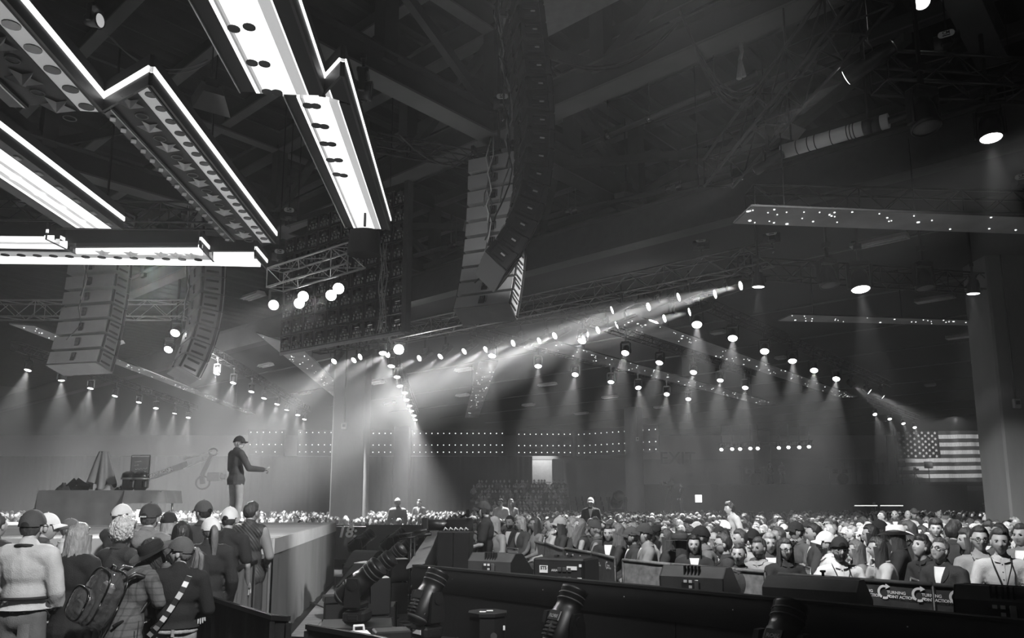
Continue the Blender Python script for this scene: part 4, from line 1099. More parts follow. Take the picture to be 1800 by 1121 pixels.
# deck behind it
t = thing('equipment_deck', 'black narrow deck behind the fascia wall carrying monitor wedges', 'platform', C0)
m = MB(); m.prism([UP * .8 - wn * .01, wd * L + UP * .8 - wn * .01, wd * L + UP * .8 - wn * 1.1, UP * .8 - wn * 1.1], (0, 0, .06)); m.build('deck_board', M_BLKM, t)
for f in (.02, .33, .66, .98):
    for o in (.08, 1.0):
        m = MB(); m.bar(wd * (L * f) - wn * o, wd * (L * f) - wn * o + UP * .8, .06); m.build('deck_leg', M_TRUSS, t)
t = thing('side_wall', 'black pit wall running away from the corner, topped by a pale rail', 'barrier', C0)
d2 = C2 - C0
m = MB(); m.prism([Vector((0, 0, 0)), d2, d2 + UP * (WZ + .17), UP * (WZ - .03)], (.06, 0, 0)); m.build('panel', M_WALLPANEL, t)
for k in range(8):
    a, b = d2 * (k / 8) + UP * (.2 * k / 8), d2 * ((k + .985) / 8) + UP * (.2 * (k + .985) / 8)
    m = MB(); m.prism([a + UP * (WZ - .03) + Vector((-.14, 0, -.02)), b + UP * (WZ - .03) + Vector((-.14, 0, -.02)), b + UP * (WZ + .02) + Vector((.1, 0, 0)), a + UP * (WZ + .02) + Vector((.1, 0, 0))], (0, 0, .03)); m.build('rail_board', M_GREY, t)
t = thing('end_wall', 'dark far pit wall carrying the white countdown digits', 'barrier', C2)
m = MB(); m.prism([Vector((0, 0, 0)), Vector((-4.6, 0, 0)), Vector((-4.6, 0, 1.2)), Vector((0, 0, 1.2))], (0, .08, 0)); m.build('panel', M_DGREY, t)
m = MB(); m.prism([Vector((-4.4, -.5, .25)), Vector((-2.1, -.5, .25)), Vector((-2.1, -.1, 1.14)), Vector((-4.4, -.1, 1.14))], (0, .05, .02)); m.build('screen', M_BLKG, t)
put('lettering', text_mesh('18:', .44, M_WHITE, .012, .12, depth=.003), t, Matrix.Translation(at_y(612, 935, 22.15) - C2 + Vector((0, -.16, 0))) @ Matrix.Rotation(R(72), 4, 'X'))
m = MB(); m.box((-2.6, -.03, 1.15), (.3, .02, .05)); m.build('mark', M_WHITE, t)
# floor boards in the pit
t = thing('pit_floor', 'pale plywood floor strip between stage and moving heads', 'floor covering', (0, 0, .0))
q = [at_z(*a, .03) for a in ((512, 1118), (584, 1032), (640, 1003), (712, 1003), (690, 1060), (650, 1125))]
for k in range(4):
    a, b = q[0].lerp(q[5], k / 4), q[0].lerp(q[5], (k + .97) / 4); c_, e = q[1].lerp(q[4], (k + .97) / 4), q[1].lerp(q[4], k / 4)
    m = MB(); m.prism([a, b, c_, e], (0, 0, .025)); m.build('plank', M_WOOD, t)
m = MB(); m.prism([q[1], q[4], q[3], q[2]], (0, 0, .025)); m.build('plank', M_WOOD, t)

# ------------------------------------------------------------------ moving heads on the floor
def mh_meshes():
    b = MB(); b.box((0, 0, .09), (.42, .34, .18), bev=.04); b.box((0, -.172, .1), (.2, .01, .06), mat=1)
    for s in (-1, 1): b.box((s * .19, 0, .09), (.06, .18, .1), bev=.02)
    y = MB(); y.lathe([(.12, .18), (.12, .21)], 16); y.box((0, 0, .25), (.50, .2, .09), bev=.03)
    for s in (-1, 1):
        y.prism([(s * .215, -.12, .24), (s * .215, .12, .24), (s * .215, .11, .52), (s * .215, .07, .66), (s * .215, -.07, .66), (s * .215, -.11, .52)], (s * .06, 0, 0))
        y.lathe([(.07, 0), (.07, .02)], 12, Matrix.Translation((s * .275, 0, .56)) @ Matrix.Rotation(s * R(90), 4, 'Y'))
    # head along local +z, pivot at origin
    h = MB(); h.lathe([(.05, -.40), (.12, -.39), (.165, -.33), (.19, -.16), (.195, .02), (.185, .10), (.172, .13), (.17, .22), (.178, .225), (.18, .38), (.184, .385), (.184, .42), (.165, .42), (.158, .34), (.0, .335)], 12, sx=1.0, sy=.92)
    v = MB()
    for x in (-.055, .055):
        for k in range(4): v.box((x, -.163, -.27 + k * .05), (.085, .03, .03), bev=.006)
    v2 = MB(); v2.box((0, -.172, -.02), (.2, .02, .14), bev=.012)
    r = MB(); r.lathe([(.182, .235), (.186, .24), (.186, .25), (.182, .255)], 16, sy=.92); r.lathe([(.185, .31), (.187, .315), (.187, .325), (.183, .33)], 16, sy=.92)
    rim = MB(); rim.lathe([(.15, -.352), (.172, -.33), (.176, -.31)], 12, sy=.92)
    ln = MB(); ln.lathe([(.15, .35), (.1, .365), (0, .37)], 18, sy=.9)
    return (b.mesh('base', [M_BLK, M_WHITE]), y.mesh('yoke', M_BLK), h.mesh('head', M_BLK), v.mesh('cooling_vent', M_BLKM), v2.mesh('name_plate', M_BLKG), r.mesh('ring', M_DGREY), rim.mesh('rear_trim', M_DGREY), ln.mesh('lens', M_BLKG))
MH = mh_meshes()
def moving_head(p, yaw, tilt, label, s=1.0, plate=None, roll=0.0):
    """yaw: direction (in plan) the head leans to; tilt from vertical"""
    t = thing('beam_fixture', label, 'stage light', p, T=Matrix.Translation(p) @ Matrix.Rotation(yaw, 4, 'Z') @ Matrix.Scale(s, 4))
    put('base', MH[0], t); put('yoke', MH[1], t)
    hd = put('head', MH[2], t, Matrix.Translation((0, 0, .56)) @ Matrix.Rotation(-tilt, 4, 'X'))
    for me in MH[3:]: put(me.name, me, hd)
    if plate: put('lettering', text_mesh(plate, .06, M_GREY, .002, depth=.001), hd, Matrix.Translation((0, -.1835, -.03)) @ Matrix.Rotation(R(90), 4, 'X'))
    m = MB()
    for sx in (-1, 1): m.tube([(sx * .16, -.1, .27), (sx * .16, -.16, .3), (sx * .16, -.16, .36), (sx * .16, -.1, .39)], .014, 6)
    m.build('handle', M_BLK, t)
    return t
def riser_box(p, w, d, h, yaw, label, name='road_case'):
    t = thing(name, label, 'case', p, yaw)
    m = MB(); m.box((0, 0, h / 2), (w, d, h), bev=.01); m.build('body', M_BLK, t)
    for x in (-1, 1):
        for y in (-1, 1):
            m = MB(); m.bar((x * w / 2, y * d / 2, 0), (x * w / 2, y * d / 2, h), .03); m.build('corner_edge', M_TRUSS, t)
    m = MB(); m.box((0, -d / 2 - .01, h * .5), (.14, .02, .09), bev=.01); m.build('latch_plate', M_ALU, t)
p = at_y(628, 1082, 9.1); moving_head((p.x, 9.1, .45), R(-98), R(50), 'nearest moving head of the pit row, open lens leaning right', .76)
riser_box((p.x, 9.1, 0), .8, .7, .44, R(10), 'black road case under the nearest pit moving head')
for (px, Y, lb, s) in ((666, 11.0, 'second moving head of the pit row behind the nearest one', .76), (690, 13.4, 'third moving head of the pit row', .76), (713, 16.0, 'fourth moving head of the pit row, near the shotgun microphones', .76)):
    x = at_y(px - 8, 1000, Y).x; moving_head((x, Y, .42), R(-98), R(50), lb, s); riser_box((x, Y, 0), .6, .6, .41, R(5), 'black case under the ' + lb.split(' of')[0])
for (px, Y, lb) in ((634, 19.5, 'far pit moving head leaning right beside the countdown digits'), (690, 20.0, 'far pit moving head behind the row, left one by the dark corner'), (745, 20.5, 'far pit moving head at the foot of the pale rail')):
    x = at_y(px, 940, Y).x; moving_head((x, Y, .35), R(-95), R(52), lb, .9); riser_box((x, Y, 0), .7, .6, .34, 0, 'black case under the ' + lb.split(',')[0])
for (px, Y, z, tl, yw, pl, lb) in ((750, 8.6, .36, 30, -48, None, 'moving head seen from behind at the corner of the fascia wall'), (990, 7.4, .30, 32, -48, 'ROBE', 'moving head seen from behind before the middle of the fascia wall'), (1372, 6.1, .33, 34, -48, 'ROBE', 'moving head cut by the lower frame edge before the right part of the wall')):
    x = at_y(px, 1090, Y).x; moving_head((x, Y, z), R(yw), R(tl), lb, .74, pl); riser_box((x, Y, 0), .5, .45, z - .01, R(-30), 'black case under the ' + ' '.join(lb.split()[:11]))
p = at_y(857, 1100, 7.2)
t = thing('fixture_base', 'black eight-sided unit with small lit labels before the fascia wall', 'stage unit', (p.x, 7.2, .33))
oc = [(.17 * math.cos(R(22.5 + 45 * i)), .17 * math.sin(R(22.5 + 45 * i)), 0) for i in range(8)]
m = MB(); m.prism(oc, (0, 0, .46)); m.build('body', M_BLK, t)
m = MB(); m.prism([(x * 1.1, y * 1.1, .46) for x, y, _ in oc], (0, 0, .03)); m.build('lid', M_BLK, t)
for a, b in (((-.04, -.1, .5), (.06, .03, .01)), ((.02, -.03, .5), (.06, .03, .01)), ((.15, -.09, .36), (.02, .03, .04))):
    m = MB(); m.box(a, b, bev=.003); m.build('label', M_WHITE, t)
m = MB(); m.lathe([(.03, 0), (.03, .012)], 14, Matrix.Translation((.06, -.157, .3)) @ Matrix.Rotation(R(90), 4, 'X')); m.build('knob', M_DGREY, t)
m = MB(); m.box((0, 0, -.165), (.3, .3, .33)); m.build('foot_block', M_BLKM, t)

# ------------------------------------------------------------------ monitors, boxes
M_WEDGE = mat('wedge_paint', .04, .6, 0, .25, 6, .1, 150)
def wedge(p, yaw, w, label, d=.55, h=.33, plain=False, name='monitor_wedge'):
    t = thing(name, label, 'loudspeaker', p, yaw)
    pr = [(-w / 2, -d * .5, 0), (-w / 2, d * .42, 0), (-w / 2, d * .5, h * .3), (-w / 2, d * .0, h * .98), (-w / 2, -d * .3, h), (-w / 2, -d * .5, h * .72)]
    m = MB(); m.prism(pr, (w, 0, 0)); m.build('cabinet', M_WEDGE, t)
    m = MB(); m.prism([(-w * .46, d * .485, h * .36), (w * .46, d * .485, h * .36), (w * .46, d * .03, h * .93), (-w * .46, d * .03, h * .93)], (0, .02, .02)); m.build('grille', M_GRILLE, t)
    for s in (-1, 1):
        m = MB(); m.prism([(s * (w / 2), y * 1.0, z) for _, y, z in pr], (s * .012, 0, 0)); m.build('side_cheek', M_DGREY if plain else M_BLK, t)
    if not plain:
        m = MB(); m.box((0, -d * .5 - .006, h * .34), (w * .3, .012, h * .5), bev=.004); m.build('rear_plate', M_BLKM, t)
        for k in range(5):
            m = MB(); m.box((-.07 + .035 * k, -d * .42, h * .85), (.012, .05, .12), Matrix.Translation((0, 0, 0))); m.build('cooling_fin', M_BLKM, t)
        for k, (x, z) in enumerate(((-.05, .2), (-.05, .12), (.0, .2), (.0, .15), (.0, .1))):
            m = MB(); m.box((x, -d * .5 - .014, z), (.03, .006, .025)); m.build('label', M_PALE if k % 2 else M_WHITE, t)
        m = MB(); m.box((.06, -d * .5 - .016, .15), (.04, .012, .13), bev=.004); m.build('socket_plate', M_ALU, t)
    return t
def on_deck(px, off):   # a point on the equipment deck at pixel column px
    r = ray(px, 1000); o = Vector((0, 0, 0)); dirp = Vector((r.x, r.y, 0)); base = C0 - wn * off
    # solve dirp*k = base + wd*s
    k = (base.x * wd.y - base.y * wd.x) / (dirp.x * wd.y - dirp.y * wd.x); q = dirp * k; return Vector((q.x, q.y, .86))
wa = math.atan2(wd.y, wd.x)
wedge(on_deck(880, .45), wa + R(16), .60, 'monitor wedge on the deck left of the rack case, rear turned this way')
wedge(on_deck(1230, .45), wa + R(14), .60, 'monitor wedge on the deck before the blank grey barrier cloth')
wedge(on_deck(1435, .45), wa + R(10), .74, 'wide plain monitor wedge on the deck with lid knob', .62, .30, True)
wedge(on_deck(1765, .45), wa + R(8), .60, 'monitor wedge on the deck at the right frame edge')
q = on_deck(1440, .5); t = thing('knob', 'small dark knob standing on the wide plain wedge', 'knob', (q.x + .05, q.y + .05, 1.155))
m = MB(); m.lathe([(.012, 0), (.012, .03), (.025, .035), (.025, .05)], 10); m.build('cap', M_BLKM, t)
q = on_deck(990, .42)
t = thing('rack_case', 'black rack case with white lettered labels on the deck', 'case', q, wa + R(20))
m = MB(); m.box((0, .1, .16), (.62, .5, .32), bev=.02); m.build('body', M_BLK, t)
m = MB(); m.box((0, -.155, .16), (.56, .012, .26)); m.build('front_panel', M_BLKM, t)
for (x, z, w, h, tx) in ((-.17, .2, .1, .08, 'STS'), (.17, .22, .12, .04, None), (.26, .09, .05, .06, None), (.27, .25, .03, .03, None)):
    m = MB(); m.box((x, -.166, z), (w, .008, h)); lb = m.build('label', M_WHITE, t)
    if tx: put('lettering', text_mesh(tx, .05, M_BLKM, .002), lb, Matrix.Translation((x, -.172, z + .012)) @ Matrix.Rotation(R(90), 4, 'X'))
put('lettering', text_mesh('ARIA', .035, M_PALE, .001), t, Matrix.Translation((-.04, -.164, .19)) @ Matrix.Rotation(R(90), 4, 'X'))
for k in range(6):
    m = MB(); m.box((.02 + .06 * (k % 3), -.166, .1 + .1 * (k // 3)), (.045, .012, .05), bev=.006); m.build('module', M_DGREY, t)
for x in (-.1, .06):
    m = MB(); m.box((x, .05, .335), (.04, .06, .02)); m.build('lid_latch', M_BLKM, t)
# tall twin black boxes by the corner
t = thing('black_box', 'tall twin black box standing behind the wall corner', 'case', (on_deck(797, .5).x + .02, on_deck(797, .5).y + .05, .86), R(-8))
for s in (-1, 1):
    m = MB(); m.box((s * .11, 0, .28), (.215, .3, .56), bev=.01); m.build('half', M_BLK, t)
for k in range(5):
    m = MB(); m.tube([(-.15 + .07 * k, -.05, .57), (-.13 + .07 * k, -.05, .61), (-.1 + .07 * k, -.04, .58)], .012, 6); m.build('loose_plug', M_PALE, t)
# wedges and boxes inside the pit
def round_wedge(p, yaw, w, label):
    t = thing('monitor_wedge', label, 'loudspeaker', p, yaw)
    pr = [(-w / 2, -.3, 0), (-w / 2, .3, 0)] + [(-w / 2, .3 - .6 * k / 8 * .9, .16 + .34 * math.sin(k / 8 * 2.2)) for k in range(9)]
    m = MB(); m.prism(pr, (w, 0, 0)); m.build('cabinet', M_DGREY, t)
    for s in (-1, 1):
        m = MB(); m.prism([(s * w / 2, y, z) for _, y, z in pr], (s * .015, 0, 0)); m.build('side_cheek', M_BLK, t)
    m = MB(); m.box((0, .29, .2), (.12, .04, .05)); m.build('handle', M_BLKM, t)
p = at_y(642, 965, 16.5); round_wedge((p.x, 16.5, .32), R(150), .62, 'round-backed grey monitor wedge in the pit under the digits')
riser_box((p.x, 16.6, 0), 1.1, .8, .31, 0, 'low black platform under the round-backed wedge', 'low_platform')
p = at_y(636, 1000, 13.4); t = wedge((p.x, 13.4, .2), R(75), .6, 'monitor wedge standing on its side in the pit, pale plate on top', .7, .6, True)
m = MB(); m.box((0, -.1, .605), (.4, .3, .012)); m.build('top_plate', M_WHITE, t)
riser_box((p.x, 13.4, 0), .8, .8, .19, 0, 'low black box under the upright pit wedge', 'low_platform')
for (px, py, Y, w, h, lb) in ((662, 1075, 10.3, .30, .46, 'black box with a pale top edge right of the nearest pit moving head'), (700, 1018, 13.2, .3, .36, 'smaller black box with a pale top in the pit'), (598, 1055, 12.0, .5, .1, 'flat dark block on the pit floor beside the stage skirt')):
    p = at_y(px, py, Y); t = thing('pit_box', lb, 'case', (p.x, Y, max(.03, p.z - .02)), R(20))
    m = MB(); m.box((0, 0, h / 2), (w, .34, h), bev=.012); m.build('body', M_BLK, t)
    if h > .2:
        m = MB(); m.box((0, -.06, h + .004), (w * .8, .2, .01)); m.build('top_plate', M_WHITE, t)
    m = MB(); m.box((0, 0, -max(.03, p.z) / 2), (w * .9, .3, max(.03, p.z) - .04)); m.build('foot_block', M_BLKM, t)
# shotgun microphones
for (px, py, Y, lb, dx) in ((728, 935, 12.2, 'shotgun microphone on a stand in the pit, upper of the two', 8), (735, 942, 11.8, 'shotgun microphone on a stand in the pit, lower of the two', 3)):
    p = at_y(px, py, Y); t = thing('shotgun_microphone', lb, 'microphone', (p.x, Y, 0))
    m = MB(); m.tube([(-.28, 0, p.z - .05), (0, 0, p.z)], .014, 8); m.tube([(0, 0, p.z), (.2, -.02, p.z + .035)], .028, 10); m.build('barrel', M_BLK, t)
    m = MB(); m.tube([(-.05, 0, .02), (-.05, 0, p.z - .02)], .012, 8); m.build('stand', M_TRUSS, t)
    m = MB(); m.lathe([(.16, 0), (.15, .02), (.02, .035)], 14, Matrix.Translation((-.05, 0, 0))); m.build('foot', M_BLK, t)
# cable clutter
t = thing('cable_tangle', 'tangle of pale and black cables on the pit floor along the side wall', 'cables', at_z(726, 1048, .1))
rnd = random.Random(9)
for k in range(22):
    pts = []; x, y = rnd.uniform(-.3, .25), rnd.uniform(-1.6, .5); a = rnd.uniform(0, 6)
    for j in range(14):
        a += rnd.uniform(-.9, .9); x += .11 * math.cos(a); y += .22 * abs(math.sin(a)) * rnd.choice((1, 1, -.4)); x = max(-.45, min(.14, x))
        pts.append((x, y, .02 + .5 * abs(math.sin(j * .7 + k)) * rnd.random() + .08 * (k % 5)))
    m = MB(); m.tube(pts, .013, 5); m.build('cable', M_CABLE_P if k % 3 else M_CABLE, t)
for (pts, lb) in (([(520, 1060), (545, 1058), (570, 1068), (600, 1075), (622, 1072)], 'black cable trailing over the plywood from the stage skirt'), ([(600, 1105), (630, 1085), (660, 1092), (700, 1085)], 'black cable looping beside the equipment tray')):
    ps = [at_z(x, y, .06) for x, y in pts]; t = thing('floor_cable', lb, 'cable', ps[0]); m = MB(); m.tube([p - ps[0] for p in ps], .016, 6); m.build('cable', M_CABLE, t)
p = at_y(655, 1100, 7.9)
t = thing('equipment_tray', 'black tray table with a white plastic jug and clips at the lower centre', 'table', (p.x, 7.9, 0), R(18))
m = MB(); m.box((0, 0, .42), (.72, .5, .04), bev=.01); m.build('top', M_BLK, t)
for x in (-.32, .32):
    for y in (-.2, .2):
        m = MB(); m.bar((x, y, 0), (x, y, .4), .04); m.build('leg', M_TRUSS, t)
m = MB(); m.box((.2, .05, .49), (.36, .3, .1), bev=.015); m.build('drawer_tray', M_BLK, t)
t = thing('plastic_jug', 'white plastic jug lying on the black equipment tray', 'jug', (p.x - .12, 7.78, .44), R(20))
m = MB(); m.box((0, 0, .06), (.26, .14, .12), bev=.04); m.build('body', M_WHITE, t)
m = MB(); m.tube([(-.04, 0, .11), (-.04, 0, .17), (.05, 0, .17), (.06, 0, .11)], .014, 6); m.build('handle', M_WHITE, t)

# ------------------------------------------------------------------ cloth-covered fences at the lower left
def fence(pts, zt, label, mt, amp=.05, per=.4, name='draped_fence', z0=.02):
    t = thing(name, label, 'barrier', (pts[0].x, pts[0].y, 0)); o = Vector((pts[0].x, pts[0].y, 0)); L2 = [(p - o) for p in pts]
    m = MB(); vsheet(m, L2, z0, zt, amp, per, seg=.06); m.build('cloth', mt, t)
    zz = zt if not callable(zt) else 1.0
    for a, b in zip(L2[:-1], L2[1:]):
        m = MB(); m.bar(Vector((a.x, a.y, (zt(0) if callable(zt) else zt) - .02)), Vector((b.x, b.y, (zt(1) if callable(zt) else zt) - .02)), .035); m.build('top_bar', M_TRUSS, t)
    for a in L2:
        m = MB(); m.bar(Vector((a.x, a.y, 0)), Vector((a.x, a.y, (zt(0) if callable(zt) else zt) - .05)), .035); m.bar(Vector((a.x - .25, a.y, .02)), Vector((a.x + .25, a.y, .02)), .05, .03); m.build('post', M_TRUSS, t)
    return t
fence([at_z(340, 1038, .95), at_z(480, 1080, .95), at_z(508, 1094, .9)], .95, 'black cloth-covered fence right of the woman with the ponytail', M_BDRAPE, .02, .5)
fence([at_z(540, 1096, .9), at_z(660, 1116, .9), at_z(760, 1140, .9)], .9, 'low black cloth-covered fence at the bottom edge before the tray', M_BDRAPE, .02, .5)
fence([at_z(402, 1000, 1.12), at_z(445, 985, 1.12), at_z(487, 974, 1.12)], 1.12, 'grey draped fence between the vest wearer and the stage skirt', M_DRAPE, .03, .3)

# ------------------------------------------------------------------ printed crowd barriers
def project(p):
    z = p.z - EYE; f = p.y * CT + z * ST; return PCX + FPX * p.x / f
def logo_mesh(s):
    m = MB(); n = 22; r0, r1 = .105 * s, .07 * s
    a0, a1 = R(75), R(335)
    for i in range(n):
        if i % 5 == 4 and i > 9: continue
        t0, t1 = a0 + (a1 - a0) * i / n, a0 + (a1 - a0) * (i + .92) / n
        m.add([(r * math.cos(t), r * math.sin(t), 0) for r, t in ((r0, t0), (r0, t1), (r1, t1), (r1, t0))], [(0, 1, 2, 3)])
    m.add([(.02 * s, .13 * s, 0), (.09 * s, .085 * s, 0), (.02 * s, .045 * s, 0)], [(0, 1, 2)])
    return m.mesh('emblem', M_WHITE)
def barrier(px_pts, zt, label, mt, logos=(), lsz=1.0, lean=.0, name='crowd_barrier', step=.7):
    pts = [at_z(x, y, zt) for x, y in px_pts]; o = Vector((pts[0].x, pts[0].y, 0)); L2 = [Vector((p.x, p.y, 0)) - o for p in pts]
    t = thing(name, label, 'barrier', o)
    m = MB(); vsheet(m, L2, .08, zt, .009, .8, seg=.08, top_amp=.2); m.build('cloth', mt, t)
    for a, b in zip(L2[:-1], L2[1:]):
        m = MB(); m.tube([a + UP * zt, b + UP * zt], .022, 8); m.build('top_bar', mt if lsz > .55 else M_ALU, t)
    for a in L2:
        m = MB(); m.tube([a + UP * .02, a + UP * zt], .02, 8); m.bar(a + Vector((-.3, -.1, .03)), a + Vector((.3, .1, .03)), .05, .03); m.build('post', M_TRUSS, t)
    if logos:
        em = logo_mesh(lsz); t1 = text_mesh('TURNING', .062 * lsz, M_WHITE, .0008); t2 = text_mesh('POINT ACTION', .060 * lsz, M_WHITE, .0008, spacing=.92)
        a, b = L2[0], L2[-1]; d = (b - a).normalized(); nn = Vector((d.y, -d.x, 0))
        Rm = Matrix((d, UP, nn)).transposed().to_4x4()
        for (f, z) in logos:
            # follow the polyline
            LL = [(q - p).length for p, q in zip(L2[:-1], L2[1:])]
            def along(k):
                s = k * sum(LL); i = 0
                while i < len(LL) - 1 and s > LL[i]: s -= LL[i]; i += 1
                return o + L2[i] + (L2[i + 1] - L2[i]).normalized() * s + UP * z
            f = min((k / 400 for k in range(401)), key=lambda k: abs(project(along(k)) - f))
            s = f * sum(LL); i = 0
            while i < len(LL) - 1 and s > LL[i]: s -= LL[i]; i += 1
            d = (L2[i + 1] - L2[i]).normalized(); nn = Vector((d.y, -d.x, 0)); Rm = Matrix((d, UP, nn)).transposed().to_4x4()
            c_ = L2[i] + d * s + UP * z + nn * .014
            e = put('emblem', em, t, Matrix.Translation(c_) @ Rm)
            put('lettering', t1, e, Matrix.Translation((.175 * lsz, .0, .001)))
            put('lettering', t2, e, Matrix.Translation((.235 * lsz, -.062 * lsz, .001)))
    return t
M_BANNER = mat('banner_cloth', .03, .75, 0, .5, 9, .25, 10)
M_BANNER2 = mat('banner_cloth_pale', .13, .8, 0, .4, 14, .25, 10)
barrier([(921, 948), (958, 955), (991, 965)], 1.05, 'pale patterned barrier cloth, farthest of the crowd barriers', M_BANNER2)
barrier([(994, 964), (1040, 971), (1081, 981)], 1.05, 'dark printed barrier with crowded white emblems behind the rack case', M_BANNER, [(x, .93) for x in (998, 1008, 1021, 1036, 1051, 1068)], .5)
barrier([(1095, 984), (1180, 992), (1345, 1005)], 1.05, 'blank grey barrier cloth behind the middle monitor wedge', M_BANNER2)
barrier([(1368, 1009), (1500, 1018), (1640, 1028), (1830, 1041)], 1.05, 'long printed barrier with white emblems at the lower right', M_BANNER, [(x, .955) for x in (1383, 1437, 1500, 1556, 1617, 1683, 1745)], .62)

# ================================================================== far risers, bleachers, band gear
RY = 56.0
xa, xb = at_y(1128, 855, RY).x, at_y(1700, 855, RY).x; zr = at_y(1400, 851, RY).z
t = thing('band_riser', 'wide black-draped riser before the back wall carrying band gear', 'platform', ((xa + xb) / 2, RY, 0))
m = MB(); m.box((0, 2, zr - .1), (xb - xa, 4, .2)); m.build('top_deck', M_BLKM, t)
m = MB(); vsheet(m, [(-(xb - xa) / 2, 0), ((xb - xa) / 2, 0)], 0, zr, .05, .5, seg=.25); m.build('skirt', M_BDRAPE, t)
t = thing('bleacher', 'banks of empty grey seats rising left of the round column', 'seating', at_y(1040, 880, 64).xy.to_3d())
x0 = t.location.x
for r in range(5):
    m = MB(); m.box((0, r * .9, .6 + .4 * r), (13, .9, .4)); m.build('tier', M_DGREY, t)
    m = MB()
    for k in range(24): m.box((-6.2 + .54 * k, r * .9, .85 + .4 * r), (.44, .4, .08)); m.box((-6.2 + .54 * k, r * .9 + .2, 1.05 + .4 * r), (.44, .06, .42))
    tag(m.build('seat_row', M_GREY, t), kind='stuff')
m = MB(); m.box((0, 2, .2), (13, 5, .4)); m.build('base', M_DGREY, t)
def monitor_stand(px, py, Y, w, label, white=False, zb=0.0, h=None):
    p = at_y(px, py, Y); t = thing('monitor_on_stand', label, 'monitor', (p.x, Y, zb)); h = p.z - zb
    m = MB(); m.box((0, 0, h), (w, .12, w * .8), bev=.03); m.build('housing', M_DGREY, t)
    m = MB(); m.box((0, -.065, h), (w * .86, .01, w * .66)); m.build('panel', M_WHITE if white else M_GREY, t)
    m = MB(); m.tube([(0, .02, 0), (0, .02, h - w * .4)], .03, 6); m.build('pole', M_DGREY, t)
    m = MB(); m.lathe([(.35, 0), (.3, .05), (.04, .08)], 12); m.build('foot', M_BLK, t)
    return t
monitor_stand(1585, 815, 66, .62, 'left softbox-like monitor on a pole before the flag', zb=3.0)
monitor_stand(1632, 817, 66, .72, 'right tilted monitor on a pole before the flag', zb=3.0)
monitor_stand(1660, 911, 26, .30, 'white square sign on a pole among the right rear crowd', True)
monitor_stand(1142, 918, 23.5, .30, 'dark framed tablet sign on a pole in the middle of the crowd')
t = thing('camera_platform', 'black platform under the flag behind the crowd', 'platform', at_y(1660, 870, 65.5).xy.to_3d())
m = MB(); m.box((0, 1.5, 1.5), (11, 5, 3.0)); m.build('deck', M_BLKM, t)
def broadcast_camera(p, yaw, s, label):
    t = thing('broadcast_camera', label, 'camera', p, T=Matrix.Translation(p) @ Matrix.Rotation(yaw, 4, 'Z') @ Matrix.Scale(s, 4))
    m = MB(); m.box((0, 0, 1.45), (.16, .42, .22), bev=.02); m.build('body', M_BLK, t)
    m = MB(); m.tube([(0, .2, 1.45), (0, .52, 1.45)], [.08, .095], 14); m.box((0, .56, 1.47), (.24, .1, .2), bev=.02); m.build('lens', M_BLK, t)
    m = MB(); m.box((-.05, -.12, 1.64), (.2, .06, .13), bev=.01); m.bar((0, 0, 1.56), (0, -.1, 1.62), .03); m.build('viewfinder', M_BLKG, t)
    m = MB(); m.tube([(.05, -.15, 1.36), (.2, -.5, 1.2)], .014, 6); m.build('pan_handle', M_BLK, t)
    m = MB(); m.lathe([(.06, 1.15), (.09, 1.2), (.09, 1.3), (.06, 1.33)], 12); m.build('fluid_head', M_BLK, t)
    for k in range(3):
        a = k * 2.094 + .5; m = MB(); m.tube([(.04 * math.cos(a), .04 * math.sin(a), 1.17), (.42 * math.cos(a), .42 * math.sin(a), .02)], .022, 6); m.build('leg', M_TRUSS, t)
    return t
broadcast_camera(at_y(809, 885, 12.6).xy.to_3d(), R(95), 1.0, 'broadcast camera on a tripod before the operator with headphones')
p = at_y(1178, 880, 52); broadcast_camera((p.x, 52, 1.25), R(120), 1.3, 'far broadcast camera beside the round column')
t = thing('camera_tower', 'small black camera platform beside the round column', 'platform', (p.x + .4, 52, 0)); m = MB(); m.box((0, 0, .6), (3, 2, 1.2)); m.build('deck', M_BLKM, t)
m = MB(); m.prism([(-1.5, -1, 0), (-1.5, -1, 1.2), (-4.2, -1, .0)], (0, 1.6, 0)); m.build('ramp', M_BLKM, t)
p = at_y(1607, 815, 65); broadcast_camera((p.x, 65, 3.0), R(170), 1.1, 'camera on a tripod before the flag between the two monitors')
# band gear silhouettes
def drum_kit(px, label):
    p = at_y(px, 850, RY + 1.5); t = thing('drum_kit', label, 'drums', (p.x, RY + 1.5, zr))
    m = MB(); m.lathe([(.38, 0), (.4, .02), (.4, .5), (.38, .52)], 18, Matrix.Translation((0, 0, .42)) @ Matrix.Rotation(R(90), 4, 'X')); m.build('bass_drum', M_DGREY, t)
    for x in (-.35, .35): m = MB(); m.lathe([(.2, 0), (.2, .28)], 14, Matrix.Translation((x, 0, .85))); m.build('tom', M_DGREY, t)
    for x in (-.8, .8): m = MB(); m.lathe([(.3, 0), (.02, .05)], 16, Matrix.Translation((x, 0, 1.3))); m.build('cymbal', M_ALU, t); m = MB(); m.tube([(x, 0, 0), (x, 0, 1.3)], .02, 6); m.build('cymbal_stand', M_ALU, t)
drum_kit(1325, 'drum kit silhouette on the far riser left part'); drum_kit(1478, 'drum kit with pale drumhead on the far riser right part')
for (px, lb) in ((1520, 'keyboard with a lit strip at the left of the far riser front'), (1565, 'keyboard with a lit strip at the right of the far riser front')):
    p = at_y(px, 889, 50); t = thing('lit_keyboard', lb, 'keyboard', (p.x, 50, 0)); z = p.z
    m = MB(); m.box((0, 0, z), (1.5, .35, .12), bev=.02); m.build('body', M_BLK, t)
    m = MB(); m.box((0, -.18, z + .02), (1.45, .02, .03)); m.build('light_strip', M_LENSD, t)
    for x in (-.6, .6): m = MB(); m.bar((x, 0, 0), (x, 0, z), .05); m.build('leg', M_TRUSS, t)
